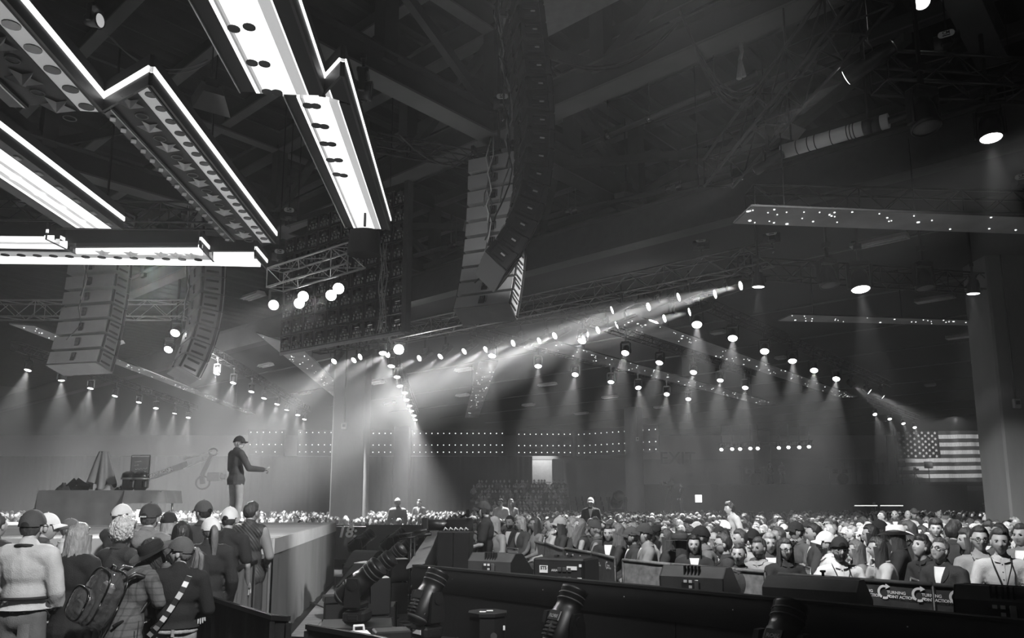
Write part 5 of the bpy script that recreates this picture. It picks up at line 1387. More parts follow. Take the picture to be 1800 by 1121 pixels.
p = at_y(1230, 876, 48); t = thing('lit_screen', 'small bright screen among dark gear right of the round column', 'screen', (p.x, 48, 0))
m = MB(); m.box((0, 0, p.z), (.62, .05, .5)); m.build('housing', M_BLK, t); m = MB(); m.box((-.08, -.03, p.z), (.4, .01, .44)); m.build('panel', M_LENSD, t); m = MB(); m.bar((0, 0, 0), (0, 0, p.z), .06); m.build('pole', M_TRUSS, t)
p = at_y(1085, 872, 47); t = thing('beam_fixture', 'moving head on the floor left of the round column, lens glinting', 'stage light', (p.x, 47, .9)); put('base', MH[0], t, Matrix.Scale(2, 4)); put('yoke', MH[1], t, Matrix.Scale(2, 4)); put('head', MH[2], t, Matrix.Translation((0, 0, 1.1)) @ Matrix.Rotation(R(70), 4, 'X') @ Matrix.Scale(2, 4))
riser_box((p.x, 47, 0), 1.2, 1.0, .9, 0, 'black case under the moving head left of the round column')
# ================================================================== people
def V(*a): return Vector(a)
def capsule(m, p, q, r0, r1, n=12, mat=0):
    p, q = Vector(p), Vector(q); d = (q - p)
    L = d.length
    if L < 1e-6: return m.ball(p, r0, n, mat)
    d /= L
    pts = []; rs = []
    for a in (-80, -45, -15): pts.append(p + d * (r0 * math.sin(R(a)))); rs.append(r0 * math.cos(R(a)))
    for k in (.33, .66): pts.append(p + d * (L * k)); rs.append(r0 + (r1 - r0) * k)
    for a in (15, 45, 80): pts.append(q + d * (r1 * math.sin(R(a)))); rs.append(r1 * math.cos(R(a)))
    return m.tube(pts, rs, n, mat)
def remesh(prims, voxel, name, mats, smooth=4, ratio=None, wrinkle=0.0, wf=9.0, seed=0, ws=(1, 1, .6)):
    m = MB()
    for p in prims:
        if p[0] == 'c': capsule(m, *p[1:5])
        elif p[0] == 'e': m.ball((0, 0, 0), p[2], 14, 0, Matrix.Translation(p[1]) @ (p[3] if len(p) > 3 else Matrix.Identity(4)))
        elif p[0] == 'b': m.box((0, 0, 0), p[2], Matrix.Translation(p[1]) @ (p[3] if len(p) > 3 else Matrix.Identity(4)))
    me = m.mesh('tmp', mats)
    o = bpy.data.objects.new('tmp', me)
    a = o.modifiers.new('r', 'REMESH'); a.mode = 'VOXEL'; a.voxel_size = voxel; a.use_smooth_shade = True
    s = o.modifiers.new('s', 'SMOOTH'); s.iterations = smooth; s.factor = .5
    if ratio: d = o.modifiers.new('d', 'DECIMATE'); d.ratio = ratio
    out = settle(o); out.name = name
    bpy.data.objects.remove(o); bpy.data.meshes.remove(me)
    if wrinkle:
        n = len(out.vertices); co = np.empty(n * 3); out.vertices.foreach_get('co', co); no = np.empty(n * 3); out.vertices.foreach_get('normal', no)
        co = co.reshape(-1, 3); no = no.reshape(-1, 3); rr = np.random.RandomState(seed); amp = np.zeros(n)
        for k in range(9):
            kv = rr.normal(size=3) * np.array(ws) * wf * (1 + .5 * k / 3); ph = rr.uniform(0, 6.28)
            s_ = np.sin(co @ kv + ph + 1.6 * np.sin(co @ (rr.normal(size=3) * wf * .5)))
            amp += (1 - np.abs(s_)) ** 2 * (.55 ** (k / 3))
        amp = amp / 9 - .3
        co += no * (amp * wrinkle * 2.2)[:, None]
        out.vertices.foreach_set('co', co.ravel())
    out.polygons.foreach_set('use_smooth', [True] * len(out.polygons))
    out.materials.clear()
    for mm in (mats if isinstance(mats, (list, tuple)) else [mats]): out.materials.append(mm)
    out.polygons.foreach_set('material_index', [0] * len(out.polygons))
    out.update()
    return out

# ---- head: one grid with brow, sockets, nose, lips and chin
def head_point(t, a, fem=0.0):
    d = V(math.sin(t) * math.sin(a), math.sin(t) * math.cos(a), math.cos(t))
    x, y, z = d.x * .075, d.y * .096, d.z * .118
    if z < 0:
        k = min(1, -z / .118)
        x *= 1 - .34 * k ** 1.4
        y = y * (1 - .52 * k ** .8) if y < 0 else y * (1 - .10 * k)
    if y > 0:
        ax = abs(x)
        h = 0
        if -.044 < z < .022: h = min(1, (.022 - z) / .05) if z > -.03 else max(0, (z + .044) / .014)
        y += .023 * h * math.exp(-(x / .0125) ** 2) * (1 - .15 * fem)
        y -= .010 * math.exp(-((ax - .031) / .015) ** 2 - ((z - .006) / .011) ** 2)
        y += .005 * math.exp(-((z - .029) / .009) ** 2) * math.exp(-(x / .05) ** 2)
        y += .0065 * math.exp(-((z + .060) / .009) ** 2 - (x / .022) ** 2)
        y += .008 * math.exp(-((z + .100) / .016) ** 2 - (x / .02) ** 2)
        y += .004 * math.exp(-((ax - .045) / .02) ** 2 - ((z + .02) / .02) ** 2)
    return V(x, y, z)
LAT, LON = 30, 40
def lon(i): s = -math.pi + 2 * math.pi * i / LON; return s - .42 * math.sin(s)
def head_into(m, T, fem=0.0, s=1.0):
    o = len(m.v)
    vs = [V(0, 0, .118 * 1)] + [head_point(math.pi * j / LAT, lon(i), fem) for j in range(1, LAT) for i in range(LON)] + [V(0, 0, -.118)]
    fs = []; ms = []
    for i in range(LON): fs.append((0, 1 + (i + 1) % LON, 1 + i))
    for j in range(LAT - 2):
        for i in range(LON):
            fs.append((1 + j * LON + i, 1 + j * LON + (i + 1) % LON, 1 + (j + 1) * LON + (i + 1) % LON, 1 + (j + 1) * LON + i))
    b = 1 + (LAT - 2) * LON
    for i in range(LON): fs.append((b + i, b + (i + 1) % LON, len(vs) - 1))
    TT = T @ Matrix.Scale(s, 4)
    m.add(vs, fs, 0, True, TT)
    k0 = len(m.f) - len(fs)
    for k, f in enumerate(fs):
        c = sum((vs[q] for q in f), V(0, 0, 0)) / len(f)
        if c.y > .05 and abs(c.x) < .021 and -.069 < c.z < -.052: m.m[k0 + k] = 2
    for sg in (-1, 1):
        m.ball((sg * .031, .0775, .006), (.0135, .008, .0062), 8, 1, TT)
        m.box((sg * .032, .092, .024), (.030, .006, .006), TT @ Matrix.Translation((0, 0, .001)) @ Matrix.Rotation(sg * .03, 4, 'Y'), 1)
        m.ball((sg * .077, -.006, -.006), (.011, .021, .031), 8, 0, TT)
    return m
# ---- hand: palm, four unequal bent fingers, thumb from the side of the palm
def hand_into(m, T, side, curl=.5, s=1.0):
    TT = T @ Matrix.Scale(s, 4)
    pts = [V(0, -.015, 0), V(0, .02, 0), V(0, .055, 0), V(0, .092, 0)]
    vs = []; n = 10
    for k, (p, w, h) in enumerate(zip(pts, (.024, .034, .041, .038), (.019, .017, .016, .012))):
        for i in range(n): a = 2 * math.pi * i / n; vs.append((p.x + w * math.cos(a), p.y, p.z + h * math.sin(a)))
    fs = [(k * n + i, k * n + (i + 1) % n, (k + 1) * n + (i + 1) % n, (k + 1) * n + i) for k in range(3) for i in range(n)] + [tuple(range(n))[::-1], tuple(range(3 * n, 4 * n))]
    m.add(vs, fs, 0, True, TT)
    def finger(base, d0, lens, r, cv, axis):
        p = V(*base); d = V(*d0).normalized(); P = [p - d * .012, p]; rs = [r, r]
        for k, l in enumerate(lens):
            d = Quaternion(axis, cv * (1.0 if k else .8)) @ d
            P.append(P[-1] + d * l * .5); rs.append(r * (.97 - .06 * k)); P.append(P[-1] + d * l * .5); rs.append(r * (1.0 - .1 * k))
        P.append(P[-1] + d * r * .6); rs.append(r * .45)
        m.tube([TT @ q for q in P], [x * s for x in rs], 7)
    for i, (x, l) in enumerate(((-.030, .78), (-.0105, .96), (.0095, 1.0), (.029, .9))):
        xx = x * side * -1
        finger((xx, .088, 0), (xx * .9, 1, 0), (.042 * l, .028 * l, .022 * l), .0088, -curl * (1.0 + .12 * (3 - i)), V(1, 0, 0))
    finger((-side * -.034 * -1, .03, -.004), (side * -.9 * -1 * -1, .75, -.35), (.036, .03, .022), .0105, curl * .45, V(-.3, .2, side * 1.0))
    return m

def joints(pose, arms, lean=0.0, yaw=0.0, pitch=0.0, spread=1.0, armsR=None):
    J = {}
    if pose == 'sit':
        J['pel'] = V(0, 0, .53); J['waist'] = V(0, -.02 + lean * .4, .70); J['chest'] = V(0, -.03 + lean, .90); J['neck'] = V(0, -.035 + lean * 1.5, 1.08)
        J['head'] = J['neck'] + V(0, .035 + lean * .3, .155)
        for s, k in ((-1, 'L'), (1, 'R')):
            J['hip' + k] = V(s * .09, .02, .53); J['knee' + k] = V(s * .12 * spread, .46, .53); J['ank' + k] = V(s * .12 * spread, .43, .09)
            J['toe' + k] = V(s * .14 * spread, .60, .045); J['sh' + k] = J['chest'] + V(s * .185, -.01 + lean * .4, .105)
        A = {'lap': (V(.255, .06, .74), V(.09, .30, .64)), 'knees': (V(.26, .1, .76), V(.14, .40, .61)), 'cross': (V(.25, .12, .80), V(-.11, .22, .83)),
             'chin': (V(.17, .23, .80), V(.06, .17, 1.04)), 'phone': (V(.235, .08, .76), V(.06, .32, .82)), 'wide': (V(.30, .05, .76), V(.2, .32, .62))}
    else:
        J['pel'] = V(0, 0, .93); J['waist'] = V(0, .0 + lean * .3, 1.10); J['chest'] = V(0, -.01 + lean * .8, 1.29); J['neck'] = V(0, -.015 + lean * 1.3, 1.47)
        J['head'] = J['neck'] + V(0, .04 + lean * .35, .155)
        for s, k in ((-1, 'L'), (1, 'R')):
            J['hip' + k] = V(s * .09, 0, .92); J['knee' + k] = V(s * .11 * spread, .03, .50); J['ank' + k] = V(s * .12 * spread, -.01, .09)
            J['toe' + k] = V(s * .15 * spread, .15, .045); J['sh' + k] = J['chest'] + V(s * .19, -.01 + lean * .3, .12)
        A = {'down': (V(.26, -.03, 1.13), V(.25, .05, .88)), 'front': (V(.26, .02, 1.13), V(.10, .26, 1.05)), 'up': (V(.24, .18, 1.22), V(.14, .30, 1.50)), 'cross': (V(.26, .08, 1.15), V(-.1, .22, 1.18)),
             'hang': (V(.25, .0, 1.12), V(.2, .16, .90)), 'out': (V(.33, .08, 1.12), V(.40, .34, 1.10))}
    for s, k, a in ((-1, 'L', arms), (1, 'R', armsR or arms)):
        e, w = A[a] if isinstance(a, str) else a
        J['el' + k] = V(s * e.x, e.y, e.z); J['wr' + k] = V(s * w.x, w.y, w.z)
    if arms == 'chin' and armsR is None:
        e, w = A['cross']; J['elL'] = V(-e.x, e.y, e.z); J['wrL'] = V(.06, .22, .76)
    if arms == 'cross' and (armsR is None or armsR == 'cross'): J['wrL'] += V(0, .03, -.03)
    J['HM'] = Matrix.Translation(J['head']) @ Matrix.Rotation(yaw, 4, 'Z') @ Matrix.Rotation(-pitch, 4, 'X')
    return J
def body_prims(J, f=0.0, fat=1.0, legs=True):
    P = [('e', J['pel'], ((.155 + f) * fat, .115 + f, .12 + f)), ('e', J['waist'], ((.128 + f) * fat, (.095 + f) * fat, .15 + f)), ('e', J['chest'] + V(0, 0, .02), ((.158 + f) * (.5 + .5 * fat), .108 + f, .17 + f)),
         ('c', J['shL'] * .86 + J['shR'] * .14, J['shR'] * .86 + J['shL'] * .14, .068 + f, .068 + f), ('c', J['neck'] + V(0, -.005, -.04), J['neck'] + V(0, .0, .01), .075 + f, .056 + f)]
    return P
def arm_prims(J, f=0.0, to=1.0, fat=1.0):
    P = []
    for k in 'LR':
        P.append(('c', J['sh' + k], J['el' + k], (.052 + f) * fat, (.043 + f) * fat))
        if to > 0: P.append(('c', J['el' + k], J['el' + k].lerp(J['wr' + k], to), (.043 + f) * fat, (.043 + f) * fat + ((.031 + f) - (.043 + f) * fat) * to))
    return P
def leg_prims(J, f=0.0, ends=True):
    P = []
    for k in 'LR':
        P += [('c', J['hip' + k], J['knee' + k], .083 + f, .060 + f), ('c', J['knee' + k], J['ank' + k], .058 + f, .044 + f)]
    return P
def make_body(name, J, voxel=.016, fem=0.0, curl=.55, skin=None, hs=1.0, hands='LR'):
    P = body_prims(J, -.006) + arm_prims(J, -.003) + leg_prims(J, -.006)
    for k in 'LR': P += [('c', J['ank' + k] + V(0, -.02, -.03), J['toe' + k], .042, .034)]
    P.append(('c', J['neck'] + V(0, -.01, -.05), J['HM'] @ V(0, -.022, -.05), .058 - .006 * fem, .052 - .006 * fem))
    base = remesh(P, voxel, name, [skin or M_SKIN, M_EYE, M_LIPS], 3, .45 if voxel < .02 else .6)
    m = MB()
    m.v = [tuple(v.co) for v in base.vertices]; m.f = [tuple(p.vertices) for p in base.polygons]; m.m = [0] * len(m.f); m.sm = [True] * len(m.f)
    bpy.data.meshes.remove(base)
    head_into(m, J['HM'], fem, hs)
    for k, s in (('L', -1), ('R', 1)):
        if k not in hands: continue
        d = (J['wr' + k] - J['el' + k]).normalized()
        xa = d.cross(UP if abs(d.z) < .9 else V(0, 1, 0)).normalized(); za = xa.cross(d)
        T = Matrix.Translation(J['wr' + k] - d * .005) @ Matrix((xa, d, za)).transposed().to_4x4()
        hand_into(m, T, -s if False else s, curl)
    return m.mesh(name, [skin or M_SKIN, M_EYE, M_LIPS])
def make_top(name, J, f=.022, sleeve=1.0, hem=.10, wrinkle=.012, seed=0, fat=1.0, collar=True, voxel=.014, ratio=.5, mats=None, ws=(1, 1, .6), skirt=0.0):
    P = body_prims(J, f, fat) + (arm_prims(J, f * .8, min(sleeve, 1.0), 1.0) if sleeve >= 0 else [])
    if sleeve == 0: P = body_prims(J, f, fat) + [('c', J['sh' + k], J['sh' + k].lerp(J['el' + k], .75), .052 + f, .05 + f) for k in 'LR']
    P.append(('e', J['pel'] + V(0, 0, .06 - hem), ((.176 + f) * fat, .140 + f, .10 + hem * .5)))
    if skirt: P += [('e', J['pel'] + V(0, 0, -.45 * skirt), ((.168 + f) * fat, .128 + f, .18 + .8 * skirt)), ('e', J['pel'].lerp(J['waist'], .6), ((.148 + f) * fat, .112 + f, .17))]
    if collar: P.append(('c', J['neck'] + V(0, -.012, -.02), J['neck'] + V(0, -.004, .018), .072 + f * .6, .066))
    return remesh(P, voxel, name, mats or M_CLOTH, 3, ratio, wrinkle, 11, seed, ws)
def crop_below(me, z):
    m = MB(); m.v = [tuple(v.co) for v in me.vertices]
    for p in me.polygons:
        if max(m.v[i][2] for i in p.vertices) > z: m.f.append(tuple(p.vertices)); m.m.append(0); m.sm.append(True)
    m.v = [(x, y, max(z, q)) for x, y, q in m.v]
    out = m.mesh(me.name, list(me.materials)); bpy.data.meshes.remove(me); return out
def make_trousers(name, J, f=.018, wrinkle=.012, seed=1, voxel=.016, ratio=.5, high=False):
    P = leg_prims(J, f) + [('e', J['pel'] + V(0, 0, -.03), (.145 + f, .108 + f, .11))]
    if high: P.append(('e', J['waist'] + V(0, 0, -.05), (.142 + f, .105 + f, .13)))
    return remesh(P, voxel, name, M_CLOTH, 3, ratio, wrinkle, 12, seed, (1, 1, .8))
def make_shoes(name, J):
    m = MB()
    for k in 'LR':
        capsule(m, J['ank' + k] + V(0, -.03, -.045), J['toe' + k] + V(0, 0, .005), .046, .042, 10)
    return m.mesh(name, M_BLK)

from mathutils.bvhtree import BVHTree
def dress(me, J, kind):
    """collar, lapels, shirt front or placket laid on the front of a finished top"""
    vs = [v.co.copy() for v in me.vertices]; fs = [tuple(p.vertices) for p in me.polygons]; bvh = BVHTree.FromPolygons(vs, fs)
    m = MB(); m.v = [tuple(v) for v in vs]; m.f = fs; m.m = [0] * len(fs); m.sm = [True] * len(fs)
    n, c, w = J['neck'], J['chest'], J['waist']
    def on(x, z, off):
        k = (z - w.z) / (n.z - w.z); y0 = w.y + (n.y - w.y) * k
        h = bvh.ray_cast(V(x, y0 + .6, z), V(0, -1, 0)); y = h[0].y if h[0] is not None else y0 + .1
        return V(x, y + off, z)
    top, low = n.z - .005, w.z + .02
    if kind == 'jacket':
        mid = c.z - .08
        def vfront(u, v): z = top - (top - mid) * v; hw = .062 * (1 - v) ** .8 + .004; return on(hw * (2 * u - 1), z, .005)
        m.sheet(vfront, 6, 8, 1)
        for sg in (-1, 1):
            def lap(u, v): z = top - (top - mid) * v; hw = .062 * (1 - v) ** .8 + .004; return on(sg * (hw - .006 + (.048 * math.sin(min(1, v * 1.25 + .15) * 3.1) + .006) * u), z, .012 - .004 * u)
            m.sheet(lap, 4, 8, 0)
    elif kind in ('shirt',):
        m.sheet(lambda u, v: on(.018 * (2 * u - 1), top - (top - low) * v, .006), 2, 10, 0)
        for k in range(5): p = on(0, top - .05 - (top - low) * .2 * k, .008); m.ball(tuple(p), (.006, .003, .006), 6, 2)
        for sg in (-1, 1): m.sheet(lambda u, v: on(sg * (.012 + .055 * u), top + .015 - .05 * v * (1 - .3 * u), .012 + .01 * u), 3, 3, 0)
    # neckband
    pts = [V(.072 * math.sin(a), n.y - .008 + (.074 if math.cos(a) > 0 else .062) * math.cos(a), n.z + .018 - .03 * max(0, math.cos(a))) for a in [k / 18 * 6.283 for k in range(19)]]
    m.tube(pts, .012 if kind != 'jacket' else .016, 6, 0 if kind != 'jacket' else 0)
    out = m.mesh(me.name, [M_CLOTH, M_WHITE, M_BLKM]); bpy.data.meshes.remove(me); return out
# ---- hair and hats in head coordinates
def shell(m, cond, thick, mat=0, seed=0, rough=.004, freq=60, edge=.2):
    rnd = np.random.RandomState(seed); vs = {}; keep = []
    ph = rnd.uniform(0, 6.28, 4)
    def pt(j, i):
        t = math.pi * j / LAT; a = lon(i % LON); d = V(math.sin(t) * math.sin(a), math.sin(t) * math.cos(a), math.cos(t))
        p = V(d.x * .077, d.y * .098, d.z * .12)
        if p.z < 0: k = min(1, -p.z / .118); p.x *= 1 - .2 * k; p.y *= (1 - .45 * k if p.y < 0 else 1 - .1 * k)
        th = thick(d) if callable(thick) else thick
        th += rough * math.sin(freq * p.x + 12 * p.z + ph[0]) * math.sin(freq * .8 * p.y + ph[1]) + rough * .6 * math.sin(freq * 1.7 * (p.x + p.y) + ph[2])
        if edge:
            k = max(0., min(1., cond(d) / edge + .03 * math.sin(40 * d.x + ph[3]))); k = k * k * (3 - 2 * k); th = th * k - .012 * (1 - k)
        n = V(d.x / .077, d.y / .098, d.z / .12).normalized()
        return p + n * th, d
    idx = {}; out = []; fs = []
    def vid(j, i):
        i %= LON; key = (j, 0) if j == 0 else (j, i)
        if key not in idx: idx[key] = len(out); out.append(pt(j, i)[0])
        return idx[key]
    for j in range(LAT - 1):
        for i in range(LON):
            t = math.pi * (j + .5) / LAT; a = lon(i + .5); d = V(math.sin(t) * math.sin(a), math.sin(t) * math.cos(a), math.cos(t))
            if cond(d) > (-.16 if edge else 0):
                fs.append((vid(0, 0), vid(1, i + 1), vid(1, i)) if j == 0 else (vid(j, i), vid(j, i + 1), vid(j + 1, i + 1), vid(j + 1, i)))
    m.add(out, fs, mat, True); return m
def hairline(d, side=-.05, back=-.55, front=.52):
    if d.y > .35: return d.z - (front + .1 * abs(d.x))
    if d.y > -.1: return d.z - (front + .1 * abs(d.x) + (side - front) * min(1, (.35 - d.y) / .3))
    return d.z - (side + (back - side) * min(1, (-.1 - d.y) / .5))
def curtain(m, z0, length, r0=1.0, arc=125, seed=0, flare=.0, wav=.010, freq=11, mat=0):
    ph = np.random.RandomState(seed).uniform(0, 6.28, 4)
    def fn(u, v, o=0):
        a = R(arc) * (2 * u - 1); z = z0 - length * v * (1 - .35 * abs(2 * u - 1) ** 4 + .05 * math.sin(31 * u + ph[3]))
        base = V(.092 * r0 * math.sin(a), -.112 * r0 * math.cos(a), 0)
        k = min(1, v * 2.2)
        g = 1 + flare * v - .12 * max(0, v - .6) + wav * 10 * v * .35 * math.sin(freq * a + ph[0] + 3 * v) + wav * 4 * math.sin(2.7 * freq * a + ph[1] + 6 * v) * v
        return V(base.x * g, base.y * g * (1 - .1 * k) - .008 * k, z + .02 * v * math.sin(5 * a + ph[2])) * (1 - o)
    m.sheet(lambda u, v: fn(u, v), 36, 12, mat); m.sheet(lambda u, v: fn(u, v, .10), 24, 8, mat)
    return m
def hair_mesh(kind, seed=0):
    m = MB()
    if kind == 'short': shell(m, lambda d: hairline(d), lambda d: .012 + .012 * max(0, d.z), seed=seed)
    elif kind == 'crop': shell(m, lambda d: hairline(d, .0, -.45, .56), .006, seed=seed, rough=.001)
    elif kind == 'mop': shell(m, lambda d: hairline(d, -.2, -.6, .42), lambda d: .022 + .02 * max(0, d.z), seed=seed, rough=.009, freq=45)
    elif kind == 'curly': shell(m, lambda d: hairline(d, -.55, -.8, .42), lambda d: .035 + .02 * max(0, d.z), seed=seed, rough=.014, freq=75); [m.ball((.112 * math.sin(a) * math.sin(t), -.125 * math.cos(a) * math.sin(t) - .01, .03 + .135 * math.cos(t)), (q, q, q), 6) for a, t, q in [(random.uniform(-1.9, 1.9), random.uniform(.35, 2.25), random.uniform(.012, .02)) for _ in range(420)]]
    elif kind == 'bald': shell(m, lambda d: min(hairline(d, -.1, -.5, .52), .25 - d.z, .2 - d.y), .006, seed=seed, rough=.002)
    elif kind == 'long': shell(m, lambda d: hairline(d, -.45, -.8, .50), lambda d: .014 + .008 * max(0, d.z), seed=seed); curtain(m, .03, .34, 1.0, 122, seed, .10)
    elif kind == 'bob': shell(m, lambda d: hairline(d, -.5, -.8, .48), lambda d: .016 + .01 * max(0, d.z), seed=seed); curtain(m, .03, .20, 1.03, 120, seed, .12)
    elif kind == 'wavy': shell(m, lambda d: hairline(d, -.45, -.8, .50), lambda d: .020 + .012 * max(0, d.z), seed=seed, rough=.007); curtain(m, .04, .30, 1.06, 124, seed, .22, .022, 8)
    elif kind == 'pony':
        shell(m, lambda d: hairline(d, -.1, -.55, .50), lambda d: .011, seed=seed, rough=.002)
        pts = [V(0, -.095, .05), V(0, -.135, .055), V(0, -.16, .02), V(.005, -.155, -.06), V(.01, -.14, -.15), V(.012, -.135, -.23), V(.01, -.14, -.30)]
        m.tube(pts, [.018, .022, .034, .04, .036, .028, .008], 10)
        for k in range(5): m.tube([p + V(.02 * math.cos(k * 1.3), .02 * math.sin(k * 1.3), 0) for p in pts[1:]], [.01, .018, .02, .018, .012, .003], 6)
    elif kind == 'longpony':
        shell(m, lambda d: hairline(d, -.1, -.55, .50), lambda d: .011, seed=seed, rough=.002)
        for k in range(11):
            a = k * 2.4; q = .010 + .022 * (k % 4) / 3
            m.tube([V(0, -.095, .05), V(0, -.145, .055), V(q * math.cos(a), -.17 + q * math.sin(a), .0), V(1.5 * q * math.cos(a) + .01, -.165 + 1.5 * q * math.sin(a), -.10), V(1.7 * q * math.cos(a + .5) + .03, -.15 + 1.6 * q * math.sin(a), -.20), V(1.5 * q * math.cos(a + .9) + .02, -.15 + 1.5 * q * math.sin(a), -.29 - .02 * (k % 3)), V(1.1 * q * math.cos(a) + .03, -.16, -.36 - .02 * (k % 3))], [.016, .02, .022, .022, .018, .012, .003], 7)
    elif kind == 'bun': shell(m, lambda d: hairline(d, -.1, -.55, .50), .011, seed=seed); m.ball((0, -.115, .05), (.04, .035, .04), 10)
    elif kind == 'under': shell(m, lambda d: min(hairline(d, -.15, -.6, .52), .5 - d.z), .010, seed=seed)
    return m.mesh('hair', M_HAIR)
def beard_mesh():
    m = MB(); shell(m, lambda d: min(-.26 - d.z, d.y + .1, max(abs(d.x) - .2, d.z + .43, -.62 - d.z)), .008, rough=.002, edge=.12); return m.mesh('beard', M_HAIR)
def cap_mesh(back=False, opening=True):
    m = MB()
    shell(m, lambda d: d.z - .22 - .14 * d.y, lambda d: .016 + .012 * max(0, d.z), rough=.0008, edge=0)
    m.ball((0, 0, .151), (.009, .009, .006), 6)
    s = -1 if back else 1
    def brim(u, v):
        a = R(62) * (2 * u - 1); r = 1 + .66 * v * math.cos(a * .9)
        x = .086 * math.sin(a) * (1 + .12 * v); y = .104 * math.cos(a) * r + .0
        return V(x, s * y, (.022 if back else .046) - .016 * v - .03 * (2 * u - 1) ** 2 * v)
    m.sheet(brim, 14, 5); m.sheet(lambda u, v: brim(u, v) - V(0, 0, .006), 14, 5)
    if opening:
        for k in range(1):
            m.sheet(lambda u, v: V(.034 * math.cos(math.pi * u) * (1 - v * .0), -s * (.1175 - .02 * (math.cos(math.pi * u)) ** 2 * .5), .0 + (.052 if back else .016) + .036 * v * math.sin(math.pi * u)), 10, 3, 1)
    for a in range(6):
        t = R(60 * a); m.tube([V(.088 * math.sin(t) * math.sin(q), .112 * math.cos(t) * math.sin(q), .147 * math.cos(q)) for q in (.05, .4, .75, 1.1)], .0016, 4)
    return m.mesh('cap', [M_CLOTH, M_BLKM])
def brim_hat(r=.21, h=.12, up=.05, flat=False):
    m = MB()
    m.lathe([(.088, .03), (.09, .06), (.084, .03 + h * .8), (.06, .03 + h), (.03, .03 + h - .012), (0.001, .03 + h - .02)], 24, sx=1.0, sy=1.22, cap=False)
    m.sheet(lambda u, v: V((.088 + (r - .088) * v) * math.cos(u * 6.283), (.088 + (r - .088) * v) * math.sin(u * 6.283) * 1.14, .032 + up * v * v * abs(math.cos(u * 6.283)) ** 1.5 - .012 * v * abs(math.sin(u * 6.283))), 32, 5, closed_u=True)
    m.lathe([(.0905, .034), (.0915, .056)], 24, sx=1, sy=1.22, cap=False, mat=1)
    return m.mesh('brim_hat', [M_CLOTH, M_BLKM])
def glasses_mesh():
    m = MB()
    for s in (-1, 1):
        m.tube([V(s * .033 + .022 * math.cos(a / 10 * 6.283), .101, .004 + .017 * math.sin(a / 10 * 6.283)) for a in range(11)], .0028, 5)
        m.tube([V(s * .055, .099, .01), V(s * .083, .02, .012), V(s * .083, -.01, .004)], .0026, 5)
    m.tube([V(-.011, .103, .008), V(.011, .103, .008)], .0025, 5)
    return m.mesh('glasses', M_BLKG)
HAIR = {k: [hair_mesh(k, s) for s in range(2)] for k in ('short', 'crop', 'mop', 'curly', 'bald', 'long', 'bob', 'wavy', 'pony', 'longpony', 'bun', 'under')}
BEARD, CAP, CAPB, COWBOY, WIDEHAT, GLASSES = beard_mesh(), cap_mesh(), cap_mesh(True), brim_hat(.172, .115, .06), brim_hat(.175, .09, .0), glasses_mesh()
def lanyard_mesh(J, front=True):
    m = MB(); n, c = J['neck'], J['chest']; s = 1 if front else -1
    fy = max(c.y, n.y)
    for k in (-1, 1): m.tube([n + V(k * .07, -.06, .01), n + V(k * .085, .02, .0), V(k * .07, fy + .125, c.z + .10), V(k * .01, fy + .155, c.z - .10)], .006, 5)
    m.box((0, fy + .16, c.z - .16), (.07, .006, .10), mat=1)
    return m.mesh('lanyard', [M_BLKM, M_WHITE])
def grey(v): return (v, v, v, 1)
SITS = []
rnds = random.Random(11)
for arms in ('lap', 'cross', 'chin', 'knees', 'phone'):
    for yw, pt in ((0, 0), (R(38), R(4)), (R(-34), R(-8))):
        if arms == 'phone' and yw: continue
        J = joints('sit', arms, {'knees': .07, 'phone': .05, 'chin': .06}.get(arms, .0), yw, R(-22) if arms == 'phone' else pt)
        SITS.append(dict(arms=arms, yaw=yw, J=J, body=[make_body('body', J, .02, 0, skin=M_SKIN), None]))
TOPS = {}
for i, s in enumerate(SITS):
    a = s['arms']
    if a not in TOPS:
        TOPS[a] = dict(jacket=make_top('jacket', s['J'], .03, 1.0, .14, .016, i, voxel=.017), shirt=make_top('shirt', s['J'], .018, .97, .10, .010, i + 5, voxel=.017), tshirt=make_top('t_shirt', s['J'], .018, 0, .10, .008, i + 9, voxel=.017), vest=make_top('sleeveless_top', s['J'], .012, -1, .08, .006, i + 3, voxel=.017))
        for k_ in ('jacket', 'shirt', 'tshirt', 'vest'): nm_ = TOPS[a][k_].name.split('.')[0]; TOPS[a][k_] = dress(TOPS[a][k_], s['J'], k_); TOPS[a][k_].name = nm_
        TOPS[a]['legs'] = make_trousers('trousers', s['J']); TOPS[a]['shoes'] = make_shoes('shoes', s['J']); TOPS[a]['lanyard'] = lanyard_mesh(s['J'])
SKINS = {}
def body_of(s, dark):
    if not dark: return s['body'][0]
    if s['body'][1] is None:
        me = s['body'][0].copy(); me.materials[0] = M_SKIN2; s['body'][1] = me
    return s['body'][1]
